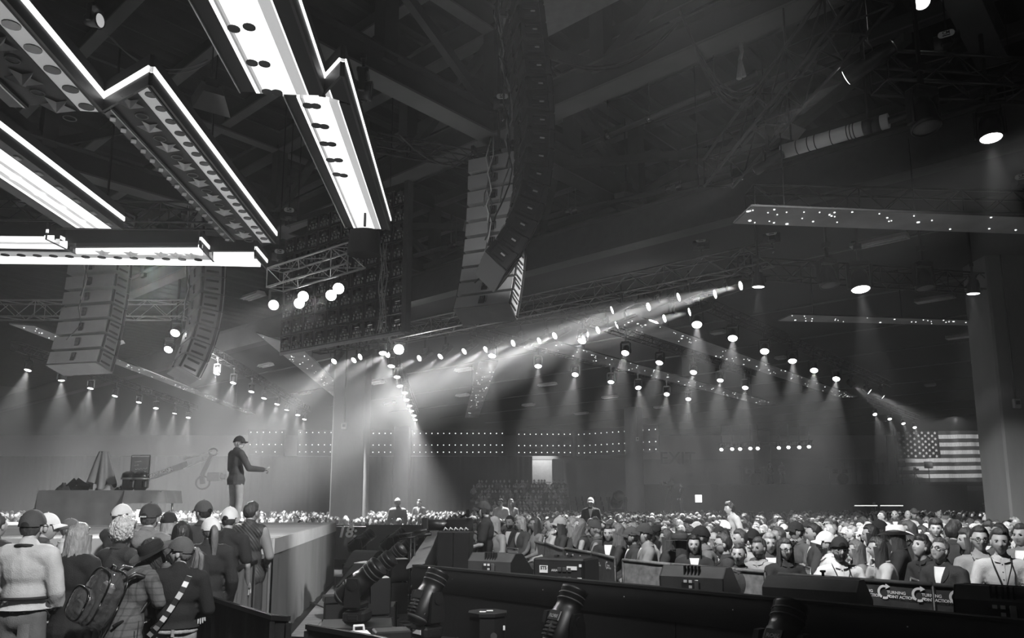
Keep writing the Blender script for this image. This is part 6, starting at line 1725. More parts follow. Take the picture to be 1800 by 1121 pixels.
def sitter(p, rz, label, arms='lap', head=0, top='shirt', tone=.3, hair='short', htone=.04, hat=None, hattone=.1, beard=False, glasses=False, lanyard=False, dark=False, group=None, scale=1.0, legtone=.05, name='person', seed=0):
    c = [s for s in SITS if s['arms'] == arms]; s = c[min(head, len(c) - 1)] if isinstance(head, int) else c[0]
    t = thing(name, label, 'person', p, group=group, T=Matrix.Translation(p) @ Matrix.Rotation(rz, 4, 'Z') @ Matrix.Scale(scale, 4))
    put('body', body_of(s, dark), t)
    T = TOPS[arms]
    o = put(T[top].name.split('.')[0], T[top], t); o.color = grey(tone)
    o = put('trousers', T['legs'], t); o.color = grey(legtone); put('shoes', T['shoes'], t)
    if lanyard: put('lanyard', T['lanyard'], t)
    HM = s['J']['HM']
    if hat in ('cap', 'capback'):
        hair = {'short': 'under', 'mop': 'under', 'crop': 'under'}.get(hair, hair)
    if hair: o = put('hair', HAIR[hair][seed % 2], t, HM); o.color = grey(htone)
    if beard: o = put('beard', BEARD, t, HM); o.color = grey(htone)
    if glasses: put('glasses', GLASSES, t, HM)
    if hat:
        o = put('cap' if 'cap' in hat else 'brim_hat', {'cap': CAP, 'capback': CAPB, 'cowboy': COWBOY, 'wide': WIDEHAT}[hat], t, HM @ Matrix.Scale(1.04, 4)); o.color = grey(hattone)
    return t
# stackable padded chair
def chair_meshes():
    s = MB(); s.box((0, .02, .45), (.44, .44, .06), bev=.025)
    b = MB(); b.sheet(lambda u, v: V(-.22 + .44 * u, -.22 - .03 * v + .02 * math.cos((u - .5) * 3), .55 + .33 * v), 8, 4); b.sheet(lambda u, v: V(-.22 + .44 * u, -.255 - .03 * v + .02 * math.cos((u - .5) * 3), .55 + .33 * v), 8, 4); 
    f = MB()
    for x in (-.22, .22): f.tube([(x, -.2, .42), (x, -.24, .62), (x, -.27, .92)], .012, 6)
    f.tube([(-.22, -.27, .92), (.22, -.27, .92)], .012, 6)
    l = MB(); l.tube([(0, 0, .42), (0, 0, 0)], .013, 6)
    return s.mesh('seat', M_GREY), b.mesh('backrest', M_GREY), f.mesh('frame', M_ALU), l.mesh('leg', M_ALU)
CH = chair_meshes()
def chair(p, rz, label, group=None):
    t = thing('stacking_chair', label, 'chair', p, rz, group)
    for me in CH[:3]: put(me.name.split('.')[0], me, t)
    for x in (-.2, .2):
        for y in (-.18, .2): put('leg', CH[3], t, Matrix.Translation((x, y, 0)))
    return t
# ================================================================== standing people
def plaid(name, v):
    m = mat(name, v, .9, 0, .2, 8, .2, 30); nt = m.node_tree; b = nt.nodes['Principled BSDF']
    tc = nt.nodes['Texture Coordinate']; src = b.inputs['Base Color'].links[0].from_socket
    for ax in 'XZ':
        w = nt.nodes.new('ShaderNodeTexWave'); w.bands_direction = ax; w.inputs['Scale'].default_value = 5.5; w.inputs['Distortion'].default_value = .8
        nt.links.new(tc.outputs['Object'], w.inputs['Vector'])
        r = nt.nodes.new('ShaderNodeMapRange'); r.inputs[1].default_value = .8; r.inputs[2].default_value = 1; r.inputs[3].default_value = 1; r.inputs[4].default_value = .6
        nt.links.new(w.outputs['Fac'], r.inputs[0])
        mu = nt.nodes.new('ShaderNodeMath'); mu.operation = 'MULTIPLY'; nt.links.new(src, mu.inputs[0]); nt.links.new(r.outputs[0], mu.inputs[1]); src = mu.outputs[0]
    nt.links.new(src, b.inputs['Base Color']); return m
M_PLAID = plaid('plaid_wool', .085)
def quilt(name, v):
    m = mat(name, v, .6, 0, .15, 8); nt = m.node_tree; b = nt.nodes['Principled BSDF']; tc = nt.nodes['Texture Coordinate']
    w = nt.nodes.new('ShaderNodeTexWave'); w.bands_direction = 'DIAGONAL'; w.inputs['Scale'].default_value = 13; nt.links.new(tc.outputs['Object'], w.inputs['Vector'])
    bp = nt.nodes.new('ShaderNodeBump'); bp.inputs['Strength'].default_value = .25; bp.inputs['Distance'].default_value = .03
    nt.links.new(w.outputs['Fac'], bp.inputs['Height']); nt.links.new(bp.outputs[0], b.inputs['Normal']); return m
M_QUILT = quilt('quilted_cloth', .05)
M_DENIM = mat('denim', .24, .9, 0, .4, 14, .3, 60)
def stander(px, ytop, Y, rz, label, arms='hang', armsR=None, lean=0.0, hyaw=0.0, hpitch=0.0, top='jacket', f=.026, tone=.05, sleeve=1.0, hem=.10, legs=.05, hair='short', htone=.03, hat=None, hattone=.05, opening=True, fem=0.0, extra=(), mats=None, legmat=None, z0=0.0, skirt=0.0, curl=.6, seed=0, voxel=.014, fat=1.0, beard=False, glasses=False, hs=1.0, wr=.012, dark=False, name='person', xoff=0.0, cut=None):
    t0 = at_y(px, ytop, Y); H = 1.745 + (.03 if hat else .012) + lean * -.12
    s = max(.86, min(1.12, (t0.z - z0) / H))
    J = joints('stand', arms, lean, hyaw, hpitch, 1.0, armsR)
    T = Matrix.Translation((t0.x + xoff, Y, z0)) @ Matrix.Rotation(rz, 4, 'Z') @ Matrix.Scale(s, 4)
    hp = (Matrix.Rotation(rz, 4, 'Z') @ J['head']) * s          # keep the head at the seen column
    T = Matrix.Translation((t0.x - hp.x, Y - hp.y * .5, z0)) @ Matrix.Rotation(rz, 4, 'Z') @ Matrix.Scale(s, 4)
    t = thing(name, label, 'person', T=T)
    put('body', make_body('body', J, .016, fem, curl, M_SKIN2 if dark else M_SKIN, hs), t)
    P = None
    me = make_top(top, J, f, sleeve, hem, wr, seed, fat, True, voxel, .6, mats, skirt=skirt)
    if cut: me = crop_below(me, cut)
    if not mats and top in ('jacket', 'shirt'): me = dress(me, J, top)
    o = put(top, me, t); o.color = grey(tone)
    tr = make_trousers('trousers', J, .022, .014, seed + 1, .016, .6, cut is not None)
    if legmat: tr.materials.clear(); tr.materials.append(legmat)
    o = put('trousers', tr, t); o.color = grey(legs); put('shoes', make_shoes('shoes', J), t)
    HM = J['HM']
    if hat in ('cap', 'capback') and hair in ('short', 'crop', 'mop'): hair = 'under'
    if hair: o = put('hair', HAIR[hair][seed % 2], t, HM); o.color = grey(htone)
    if beard: o = put('beard', BEARD, t, HM); o.color = grey(htone)
    if glasses: put('glasses', GLASSES, t, HM)
    if hat:
        o = put('cap' if 'cap' in hat else 'brim_hat', {'cap': CAP, 'capback': CAPB, 'wide': WIDEHAT, 'cowboy': COWBOY}[hat], t, HM @ Matrix.Scale(1.05, 4)); o.color = grey(hattone)
    t['_j'] = 0; del t['_j']
    return t, J, T, s
def part(t, name, m, mats, color=None, T=None):
    o = m.build(name, mats, t, T)
    if color is not None: o.color = grey(color)
    return o
# man in the pale sweater, front left
t, J, T, s = stander(58, 896, 6.3, R(4), 'man in a pale grey sweater and dark cap seen from behind at far left', 'hang', top='sweater', tone=.42, f=.036, hem=.06, cut=.985, legs=.10, hat='cap', hattone=.055, htone=.05, seed=3, fat=1.06)
m = MB(); m.tube([V(.085 * math.sin(a), -.02 + .085 * math.cos(a), 1.475 - .018 * math.cos(a)) for a in [k / 16 * 6.283 for k in range(17)]], .014, 6); part(t, 'lanyard', m, M_BLKM)
m = MB(); m.tube([V(.192 * math.sin(a), .0 + .152 * math.cos(a), 1.075) for a in [k / 20 * 6.283 for k in range(21)]], .014, 6); part(t, 'waist_strap', m, M_BLKM)
m = MB(); m.box((.19, .06, 1.03), (.09, .12, .13), bev=.03); part(t, 'waist_pack', m, M_DGREY)
m = MB(); m.sheet(lambda u, v: V(.06 + .09 * u, -.165 - .012 * math.sin(u * 3), .74 + .15 * v), 4, 3); part(t, 'back_pocket', m, M_CLOTH, .13)
stander(84, 902, 7.5, R(-35), 'person in a white cap half hidden behind the pale sweater, hair dark', hyaw=R(-30), top='jacket', tone=.06, hair='mop', htone=.04, hat='cap', hattone=.7, seed=5)
stander(-3, 903, 7.9, R(-15), 'person in a dark jacket cut by the left frame edge', top='jacket', tone=.035, hair='short', htone=.03, seed=7)
stander(124, 911, 8.9, R(-60), 'person in a grey cap and pale shirt behind the fair-haired woman', hyaw=R(-15), top='shirt', tone=.6, f=.022, hair='short', htone=.1, hat='cap', hattone=.13, seed=2)
t, J, T, s = stander(140, 922, 6.5, R(-8), 'woman in a long black coat, shoulder-length fair brown hair, seen from behind', top='coat', tone=.018, f=.034, hem=.16, skirt=.55, hair='wavy', htone=.22, fem=1, seed=4, hyaw=R(-12))
stander(215, 886, 9.3, R(-22), 'man in a white cap and dark jacket filming by the table front', 'up', top='jacket', tone=.045, f=.032, hat='cap', hattone=.72, htone=.06, hyaw=R(-35), seed=6, hem=.14)
t, J, T, s = stander(219, 914, 7.2, R(-20), 'person with thick curly pale hair and dark jacket seen from behind', top='jacket', tone=.04, hair='curly', htone=.42, fem=1, seed=8, hyaw=R(-15))
# hooded man
t, J, T, s = stander(265, 884, 7.6, R(-4), 'man in a grey hooded top and dark cap with small pale marks on its strap', 'front', top='hooded_top', tone=.17, f=.036, hat='cap', hattone=.05, htone=.08, seed=9, fat=1.05)
hood = remesh([('e', J['neck'] + V(0, -.075, -.02), (.14, .075, .085)), ('e', J['neck'] + V(0, -.115, -.065), (.10, .055, .075)), ('c', J['neck'] + V(-.10, -.02, .01), J['neck'] + V(-.05, .09, -.05), .05, .035), ('c', J['neck'] + V(.10, -.02, .01), J['neck'] + V(.05, .09, -.05), .05, .035)], .012, 'hood', M_CLOTH, 3, .7, .02, 14, 5)
put('hood', hood, t).color = grey(.18)
for k in range(4): m = MB(); m.box((-.024 + .016 * k, -.128, .022), (.010, .004, .012)); part(t, 'strap_mark', m, M_WHITE, None, J['HM'])
t, J, T, s = stander(297, 899, 9.4, R(4), 'woman in a black cap with long straight fair hair by the stage edge', top='jacket', tone=.07, hair='long', htone=.32, hat='cap', hattone=.025, fem=1, seed=10)
stander(358, 879, 9.5, R(12), 'man in a dark cap with a flag patch, face turned left', hyaw=R(48), top='jacket', tone=.05, hat='cap', hattone=.09, htone=.03, seed=11)
t, J, T, s = stander(321, 917, 7.1, R(8), 'black-haired person with a thin strap over the hair, seen from behind', top='jacket', tone=.03, hair='bob', htone=.012, seed=12)
m = MB(); m.tube([V(.03 + .0 * k, -.105 * math.cos(a), .128 * math.sin(a)) for k, a in [(0, R(q)) for q in range(-40, 130, 12)]], .005, 5); part(t, 'hair_strap', m, M_PALE, None, J['HM'])
t, J, T, s = stander(371, 909, 7.7, R(10), 'woman in a white cap and black jacket, ponytail through the cap opening', hyaw=R(25), top='jacket', tone=.028, f=.034, hair='pony', htone=.14, hat='cap', hattone=.72, fem=1, seed=13)
stander(404, 891, 8.9, R(-4), 'man in a white cap and black t-shirt with a bare forearm', 'hang', top='t_shirt', tone=.03, sleeve=0, hat='cap', hattone=.72, htone=.06, seed=14)
t, J, T, s = stander(443, 882, 9.55, R(-12), 'man in a dark quilted vest with grey sleeves standing at the stage corner', 'front', top='shirt', tone=.28, f=.024, hair='short', htone=.045, seed=15, hyaw=R(-10))
vest = make_top('vest', J, .036, -1, .10, .006, 3, 1.02, True, .013, .6, M_QUILT); put('quilted_vest', vest, t)
# person with the clear backpack, leaning forward
t, J, T, s = stander(262, 951, 6.1, R(-34), 'person in a plaid blazer and black brimmed hat with a clear backpack, leaning forward', 'hang', 'up', lean=.13, hyaw=R(-8), hpitch=R(-28), top='blazer', tone=1, f=.036, hem=.12, skirt=.3, cut=.70, mats=M_PLAID, legs=.03, hair='bob', htone=.02, hat='wide', hattone=.014, fem=1, seed=16, curl=.25, hs=.97)
def backpack(t, B):
    b = MB()
    def shp(w, d, h, y0):
        def fn(u, v):
            a = u * 6.283; z = v
            k = (1 - abs(2 * z - 1) ** 3.2 * .62) if z > .5 else (1 - abs(2 * z - 1) ** 4 * .30)
            ca, sa = math.cos(a), math.sin(a)
            r = (abs(ca) ** 3.2 + abs(sa) ** 3.2) ** (-1 / 3.2)
            cr = 1 + .05 * math.sin(9 * a + 17 * z) * math.sin(23 * z + 3 * a)
            return V(w * k * r * ca * cr, y0 + d * k * r * sa * cr, h * (z - .5))
        m = MB(); m.sheet(fn, 44, 22, closed_u=True); return m
    part(t, 'pack_shell', shp(.165, .10, .44, -.02), M_VINYLC, None, B); part(t, 'front_pocket', shp(.13, .05, .25, -.145), M_VINYLC, None, B @ Matrix.Translation((0, 0, -.07)))
    for (p, sz, mt) in (((-.05, .0, -.06), (.13, .07, .2), M_DGREY), ((.07, .01, -.1), (.08, .06, .14), M_BLK), ((.0, .0, .08), (.16, .05, .08), M_PALE), ((-.03, -.13, -.1), (.12, .03, .1), M_GREY)):
        m = MB(); m.box(p, sz, bev=.02); part(t, 'packed_item', m, mt, None, B)
    for y, w, h in ((-.085, .155, .42), (.05, .165, .44), (-.175, .125, .24)):
        zo = -.07 if y == -.175 else 0
        pts = [V(w * math.copysign(abs(math.cos(a)) ** .62, math.cos(a)), y, zo + h / 2 * math.copysign(abs(math.sin(a)) ** .62, math.sin(a))) for a in [k / 28 * 6.283 for k in range(29)]]
        m = MB(); m.tube(pts, .008, 5); part(t, 'trim', m, M_BLKG, None, B)
    for sx in (-.09, .09):
        m = MB(); m.tube([V(sx, .04, .17), V(sx * 1.1, .10, .24), V(sx * 1.2, .2, .24), V(sx * 1.3, .30, .12), V(sx * 1.4, .27, -.02), V(sx * 1.5, .10, -.16)], [.014, .022, .026, .024, .016, .012], 6); part(t, 'shoulder_strap', m, M_BLK, None, B)
    m = MB(); m.tube([V(-.03, -.03, .20), V(-.03, -.03, .25), V(.03, -.03, .25), V(.03, -.03, .20)], .009, 6); part(t, 'grab_loop', m, M_BLK, None, B)
M_VINYLC = glass('crinkled_vinyl'); bb = M_VINYLC.node_tree.nodes['Principled BSDF']; bb.inputs['Alpha'].default_value = .62; bb.inputs['Roughness'].default_value = .1; bb.inputs['Base Color'].default_value = (.07, .07, .07, 1); bb.inputs['Specular IOR Level'].default_value = 1.0; bb.inputs['Coat Weight'].default_value = 1.0
nt = M_VINYLC.node_tree; nn_ = nt.nodes.new('ShaderNodeTexNoise'); nn_.inputs['Scale'].default_value = 14; nn_.inputs['Detail'].default_value = 3; tcn = nt.nodes.new('ShaderNodeTexCoord'); nt.links.new(tcn.outputs['Object'], nn_.inputs['Vector'])
bpn = nt.nodes.new('ShaderNodeBump'); bpn.inputs['Strength'].default_value = .8; bpn.inputs['Distance'].default_value = .04; nt.links.new(nn_.outputs[0], bpn.inputs['Height']); nt.links.new(bpn.outputs[0], bb.inputs['Normal'])
def torso_frame(J, y, z):
    d = (J['chest'] - J['waist']).normalized(); x = V(1, 0, 0); yv = d.cross(x).normalized()
    return Matrix.Translation(J['chest'] + d * z + yv * y) @ Matrix((x, yv, d)).transposed().to_4x4()
BP = thing('backpack', 'clear crinkled backpack with black trim worn over the plaid blazer', 'backpack', T=T @ torso_frame(J, -.27, -.10) @ Matrix.Rotation(R(14), 4, 'Y') @ Matrix.Scale(1.12, 4))
backpack(BP, Matrix.Identity(4))
m = MB(); m.box((0, 0, 0), (.055, .006, .10)); m.box((0, -.004, .0), (.035, .004, .06), mat=1); m.tube([V(0, 0, .05), V(.01, 0, .22)], .004, 4, 2)
part(t, 'hanging_badge', m, [M_WHITE, M_DGREY, M_BLKM], None, Matrix.Translation((.27, -.02, .86)))
# woman with the ponytail
t, J, T, s = stander(318, 948, 6.15, R(16), 'ponytailed woman in grey cap, black sweater and jeans, face in profile', 'front', hyaw=R(74), hpitch=R(-6), top='sweater', tone=.016, f=.034, hem=.05, cut=.985, legmat=M_DENIM, hair='longpony', htone=.13, hat='cap', hattone=.085, fem=1, seed=17, fat=1.08, wr=.010)
pts = [V(.115, .02, 1.50), V(.10, -.10, 1.43), V(.05, -.165, 1.30), V(-.04, -.165, 1.14), V(-.12, -.16, 1.02), V(-.2, -.08, .93)]
m = MB()
P2 = [pts[0]]
for a, b in zip(pts[:-1], pts[1:]):
    for k in (.33, .66, 1): P2.append(a.lerp(b, k))
for k, (a, b) in enumerate(zip(P2[:-1], P2[1:])):
    d = b - a; m.box((0, 0, 0), (.045, .008, d.length * 1.04), Matrix.Translation((a + b) / 2 + V(0, -.012, 0)) @ frame(d, V(0, 1, 0)) , mat=k % 2)
part(t, 'bag_strap', m, [M_PALE, M_BLKM])
m = MB(); m.tube([V(.172 * math.sin(a), -.0 + .136 * math.cos(a), .955) for a in [k / 20 * 6.283 for k in range(21)]], .02, 6); part(t, 'waistband', m, M_DENIM)
for sx in (-1, 1):
    m = MB(); m.sheet(lambda u, v: V(sx * (.035 + .10 * u), -.152 - .012 * math.sin(u * 3.1), .72 + .15 * v), 4, 3); part(t, 'back_pocket', m, M_DENIM)
m = MB(); m.box((0, -.152, .95), (.025, .02, .06)); part(t, 'belt_loop', m, M_DENIM)
# bright phone held up by the man in the white cap
p = at_y(245, 907, 8.7)
t = thing('phone', 'phone with a lit screen held up beside the dark cap', 'phone', p, R(-6))
m = MB(); m.box((0, 0, 0), (.078, .009, .16), bev=.004); m.build('shell', M_BLKG, t); m = MB(); m.box((0, -.006, 0), (.07, .002, .15)); m.build('screen', M_SCREEN, t)
# speaker on the stage
t, J, T, s = stander(421, 766, 15.8, R(-42), 'white-haired man in a grey blazer, jeans and dark cap speaking on the stage', 'hang', 'out', hyaw=R(-42), top='blazer', tone=.10, f=.032, hem=.10, skirt=.2, cut=.80, legs=.42, hair='crop', htone=.7, hat='cap', hattone=.05, z0=STZ, seed=18, beard=True, curl=.9)
m = MB(); m.tube([J['wrR'] + V(-.01, .06, .02), J['wrR'] + V(.05, .12, .05)], .014, 8); part(t, 'clicker', m, M_WHITE)
# camera operator
t, J, T, s = stander(850, 880, 12.3, R(84), 'camera operator in black with headphones standing in profile', 'front', top='t_shirt', tone=.02, sleeve=0, hem=.14, legs=.03, hair='short', htone=.02, hat='cap', hattone=.03, seed=19, fat=1.1, hyaw=R(6))
m = MB(); m.tube([V(.092 * math.cos(a), -.01, .02 + .125 * math.sin(a)) for a in [R(q) for q in range(0, 181, 15)]], .009, 6)
for sx in (-1, 1): m.lathe([(.042, 0), (.046, .012), (.042, .028)], 12, Matrix.Translation((sx * .083, -.01, .0)) @ Matrix.Rotation(sx * R(90), 4, 'Y'))
part(t, 'headphones', m, M_BLKM, None, J['HM'])
# standing people in the audience
for k, (px, yt, Y, rz, lb, o) in enumerate([
    (1281, 884, 17.5, 95, 'young man in a pale t-shirt walking bowed through the middle rows', dict(top='t_shirt', tone=.42, sleeve=0, hair='mop', htone=.03, lean=.08)),
    (1549, 898, 17.5, 100, 'man in a pale grey jacket standing with head bowed at the rear right aisle', dict(top='jacket', tone=.34, hair='short', htone=.04, hpitch=R(-25))),
    (1572, 896, 18.5, 150, 'bald man in a dark jacket standing in the rear right aisle', dict(top='jacket', tone=.05, hair='bald', htone=.2)),
    (1595, 896, 19.0, 170, 'bald man in a white shirt with crossed arms in the rear right aisle', dict(top='shirt', tone=.6, hair='bald', htone=.3, arms='cross')),
    (1606, 893, 19.8, 175, 'tall man in a cap and dark shirt with crossed arms in the rear right aisle', dict(top='shirt', tone=.05, hat='cap', hattone=.06, arms='cross')),
    (1650, 897, 22.0, 160, 'bald man in a pale shirt behind the white square sign', dict(top='shirt', tone=.5, hair='bald', htone=.3)),
    (1038, 874, 24.0, 170, 'man in a pale cap and dark vest standing in the rear centre aisle', dict(top='jacket', tone=.05, hat='cap', hattone=.6)),
    (880, 868, 27.0, 160, 'person in a pale shirt standing left of a long-haired companion in the rear aisle', dict(top='shirt', tone=.5)),
    (898, 870, 27.5, 200, 'person in a grey shirt standing beside the pale shirt in the rear aisle', dict(top='shirt', tone=.34, hair='long', htone=.3, fem=1)),
    (699, 869, 25.0, 20, 'person in a grey jacket standing turned away right of the big column', dict(top='jacket', tone=.25, htone=.3)),
    (737, 866, 33.0, 170, 'standing person seen small right of the slim column', dict(top='jacket', tone=.1)),
    (1197, 843, 52.5, 100, 'far camera operator on the small tower beside the round column', dict(top='jacket', tone=.03, z0=1.2, htone=.03)),
    (1355, 856, 54.0, 190, 'dim musician standing on the far riser left of the drums', dict(top='jacket', tone=.06)),
    (1376, 854, 54.5, 170, 'second dim musician standing on the far riser beside the first', dict(top='shirt', tone=.16)),
    (1535, 868, 50.8, 180, 'dim player standing behind the lit keyboards', dict(top='jacket', tone=.05)),
    (1728, 878, 60, 150, 'dim figure standing in the passage under the flag', dict(top='jacket', tone=.05)),
    (1765, 882, 60, 210, 'second dim figure in the passage beside the right-hand column', dict(top='jacket', tone=.2))]):
    z0 = o.pop('z0', 0.0)
    if k in (12, 13): z0 = zr
    stander(px, yt, Y, R(rz), lb, o.pop('arms', 'hang'), seed=20 + k, voxel=.022, z0=z0, **o)
# ================================================================== the seated audience
crowd_rnd = random.Random(21)
occupied = []
def face(px_to, p):  # yaw so that local +y points to plan target
    d = Vector((px_to[0] - p.x, px_to[1] - p.y)); return math.atan2(d.y, d.x) - math.pi / 2
LOOK = (-7.5, 13.5)
def seat_at(px, py_head, Y, dz=1.235):
    p = at_y(px, py_head, Y); return Vector((p.x, Y, 0))
# people one can pick out: pixel of the face, distance, description, options
NAMED = [
 (1757, 952, 8.6, 'young man in a pale baseball shirt with dark sleeves at far right front row', dict(arms='knees', top='shirt', tone=.5, hair='short', htone=.05, lanyard=True), 150),
 (1505, 0, 0, '', {}, 0),
 (1722, 945, 8.9, 'man in glasses and a mid grey striped shirt with a lanyard, front row right', dict(arms='lap', top='shirt', tone=.28, hair='short', htone=.03, glasses=True, lanyard=True), 160),
 (1660, 968, 8.6, 'person in glasses and dark blazer bowed over a phone, front row right', dict(arms='phone', top='jacket', tone=.035, hair='short', htone=.06, glasses=True), 120),
 (1628, 962, 9.4, 'curly dark-haired person in black bowed over a phone beside the white hat', dict(arms='phone', top='shirt', tone=.03, hair='mop', htone=.02), 110),
 (1560, 965, 9.2, 'long-haired woman in a striped pale sweater, hand at her mouth', dict(arms='chin', top='shirt', tone=.42, hair='long', htone=.04, head=0), 75),
 (1505, 968, 9.6, 'girl in profile with long brown hair and patterned sweater', dict(arms='lap', top='shirt', tone=.2, hair='long', htone=.12), 70),
 (1472, 966, 8.9, 'bearded man in white shirt, backward dark cap and glasses', dict(arms='knees', top='shirt', tone=.68, hair='crop', htone=.03, hat='capback', hattone=.03, beard=True, glasses=True, lanyard=True), 170),
 (1452, 956, 9.7, 'bearded man in a white cap and white shirt looking left', dict(arms='cross', top='shirt', tone=.6, hair='short', htone=.03, hat='cap', hattone=.75, beard=True), 75),
 (1430, 938, 11.2, 'stout man in dark open shirt sitting upright looking left', dict(arms='lap', top='jacket', tone=.06, hair='short', htone=.03), 75),
 (1412, 935, 12.0, 'man in a dark shirt and dark cap with thumb at his chin', dict(arms='chin', top='tshirt', tone=.12, hair='short', htone=.03, hat='cap', hattone=.04), 100),
 (1378, 944, 11.0, 'man in a patterned grey jacket with head bowed', dict(arms='phone', top='jacket', tone=.16, hair='short', htone=.08), 90),
 (1380, 966, 9.3, 'woman in glasses with long dark hair and black top, front row centre right', dict(arms='lap', top='shirt', tone=.03, hair='long', htone=.05, glasses=True), 185),
 (1353, 956, 9.9, 'short-haired older woman in a dark top with a round badge', dict(arms='lap', top='jacket', tone=.07, hair='bob', htone=.32), 170),
 (1334, 964, 9.6, 'man with a moustache in a checked shirt beside the older woman', dict(arms='lap', top='shirt', tone=.3, hair='short', htone=.05, beard=True), 130),
 (1316, 948, 10.8, 'man in a pale field shirt seated behind the checked shirt', dict(arms='knees', top='shirt', tone=.38, hair='short', htone=.06), 100),
 (1299, 975, 8.9, 'young woman with pulled-back dark hair at the blank barrier', dict(arms='lap', top='shirt', tone=.04, hair='bun', htone=.03), 150),
 (1271, 957, 9.7, 'young man in sunglasses and black shirt with lanyard', dict(arms='lap', top='tshirt', tone=.04, hair='short', htone=.05, glasses=True, lanyard=True), 80),
 (1250, 945, 10.6, 'person in a black cap and grey top leaning behind the sunglasses wearer', dict(arms='knees', top='shirt', tone=.14, hair='short', htone=.04, hat='cap', hattone=.02), 80),
 (1220, 958, 10.2, 'woman with long black hair and a black jacket looking this way', dict(arms='lap', top='jacket', tone=.03, hair='long', htone=.015), 165),
 (1196, 953, 10.8, 'woman in a dark brimmed hat with long hair in profile', dict(arms='lap', top='shirt', tone=.05, hair='long', htone=.03, hat='wide', hattone=.05), 70),
 (1172, 947, 11.2, 'woman with long straight dark hair holding her lap, looking left', dict(arms='lap', top='jacket', tone=.035, hair='long', htone=.05), 65),
 (1133, 940, 11.0, 'man in a tweed jacket and dark cap at the end of the printed barrier', dict(arms='lap', top='jacket', tone=.2, hair='mop', htone=.05, hat='cap', hattone=.05), 85),
 (1110, 944, 11.6, 'bearded man in a dark suit beside the tweed jacket', dict(arms='lap', top='jacket', tone=.04, hair='short', htone=.03, beard=True, hat='cap', hattone=.07), 90),
 (1086, 938, 12.0, 'woman with long brown hair in a dark top, hands in her lap', dict(arms='lap', top='shirt', tone=.04, hair='wavy', htone=.10), 75),
 (1070, 938, 12.4, 'dark-haired woman in black looking straight this way', dict(arms='lap', top='jacket', tone=.03, hair='long', htone=.02), 160),
 (1046, 930, 13.2, 'blonde sleeveless woman in a dark cap with bare arms', dict(arms='lap', top='vest', tone=.08, hair='bun', htone=.4, hat='cap', hattone=.06), 75),
 (1028, 926, 13.8, 'long-haired woman in dark top bent over her lap', dict(arms='phone', top='vest', tone=.05, hair='long', htone=.14), 80),
 (1006, 924, 14.2, 'woman with wavy light brown hair and bare arms, hands clasped', dict(arms='lap', top='tshirt', tone=.05, hair='wavy', htone=.2), 75),
 (984, 921, 14.8, 'woman in a pale cap with long dark hair', dict(arms='lap', top='shirt', tone=.05, hair='long', htone=.04, hat='cap', hattone=.4), 95),
 (968, 920, 15.2, 'woman in white top under a dark cardigan with white lanyard', dict(arms='lap', top='shirt', tone=.5, hair='pony', htone=.05, lanyard=True), 90),
 (940, 919, 15.6, 'dark-haired woman in a sleeveless top near the far barrier end', dict(arms='lap', top='vest', tone=.25, hair='long', htone=.06), 110),
 (915, 920, 16.2, 'grey-haired woman in a dark top at the far barrier end', dict(arms='lap', top='jacket', tone=.08, hair='bob', htone=.5), 120),
 (896, 918, 16.8, 'man in a dark suit at the near end behind the camera operator', dict(arms='lap', top='jacket', tone=.04, hair='short', htone=.03, beard=True), 150),
 (880, 922, 15.4, 'older woman in a pale visor cap and pale top beside the operator', dict(arms='knees', top='shirt', tone=.4, hair='bob', htone=.5, hat='cap', hattone=.5), 120),
 (1575, 944, 10.4, 'person in a large white cowboy hat with long dark hair', dict(arms='lap', top='jacket', tone=.03, hair='long', htone=.04, hat='cowboy', hattone=.78), 60),
 (1530, 940, 10.9, 'dark-haired woman in a white hooded top turned left', dict(arms='lap', top='jacket', tone=.55, hair='long', htone=.02), 70),
 (1546, 932, 11.6, 'woman in a black cap and black jacket behind the white hooded top', dict(arms='lap', top='jacket', tone=.03, hair='long', htone=.03, hat='cap', hattone=.02), 90),
 (1612, 930, 11.8, 'woman in glasses with a hand to her mouth, right of the cowboy hat', dict(arms='chin', top='shirt', tone=.06, hair='bob', htone=.08, glasses=True), 80),
 (1645, 924, 12.6, 'young man with loose dark hair in a dark quarter-zip', dict(arms='lap', top='jacket', tone=.06, hair='mop', htone=.03), 150),
 (1668, 932, 11.0, 'broad-backed man in a dark brown jacket leaning forward', dict(arms='knees', top='jacket', tone=.05, hair='mop', htone=.03), -60),
 (1738, 927, 11.0, 'young man in a suit behind the striped shirt, short dark hair', dict(arms='lap', top='jacket', tone=.05, hair='short', htone=.03), 100),
 (1765, 940, 10.2, 'man with dark hair looking down behind the baseball shirt', dict(arms='phone', top='shirt', tone=.1, hair='short', htone=.03), 110),
 (1795, 935, 9.9, 'person in a grey coat cut by the right frame edge', dict(arms='lap', top='jacket', tone=.2, hair='short', htone=.05), 120),
 (1700, 950, 9.8, 'woman with long dark hair behind the striped shirt', dict(arms='lap', top='jacket', tone=.03, hair='wavy', htone=.06), 80),
]
def place_named():
    for (px, py, Y, lb, o, ang) in NAMED:
        if not lb: continue
        z = .0
        sc = None
        # choose the scale so the head lands at the seen height
        p = at_y(px, py, Y); sc = max(.9, min(1.12, p.z / 1.235)); base = Vector((p.x, Y, 0))
        # ang: 90 = profile to the left, 180 = facing this way
        rz = R(ang)
        sitter(base, rz, lb, scale=sc, dark=crowd_rnd.random() < .15, **o)
        occupied.append((p.x, Y, 1.0))
        chair(base + Vector((0, 0, 0)), rz, 'padded chair under the ' + ' '.join(lb.split()[:9]).rstrip(','))
place_named()
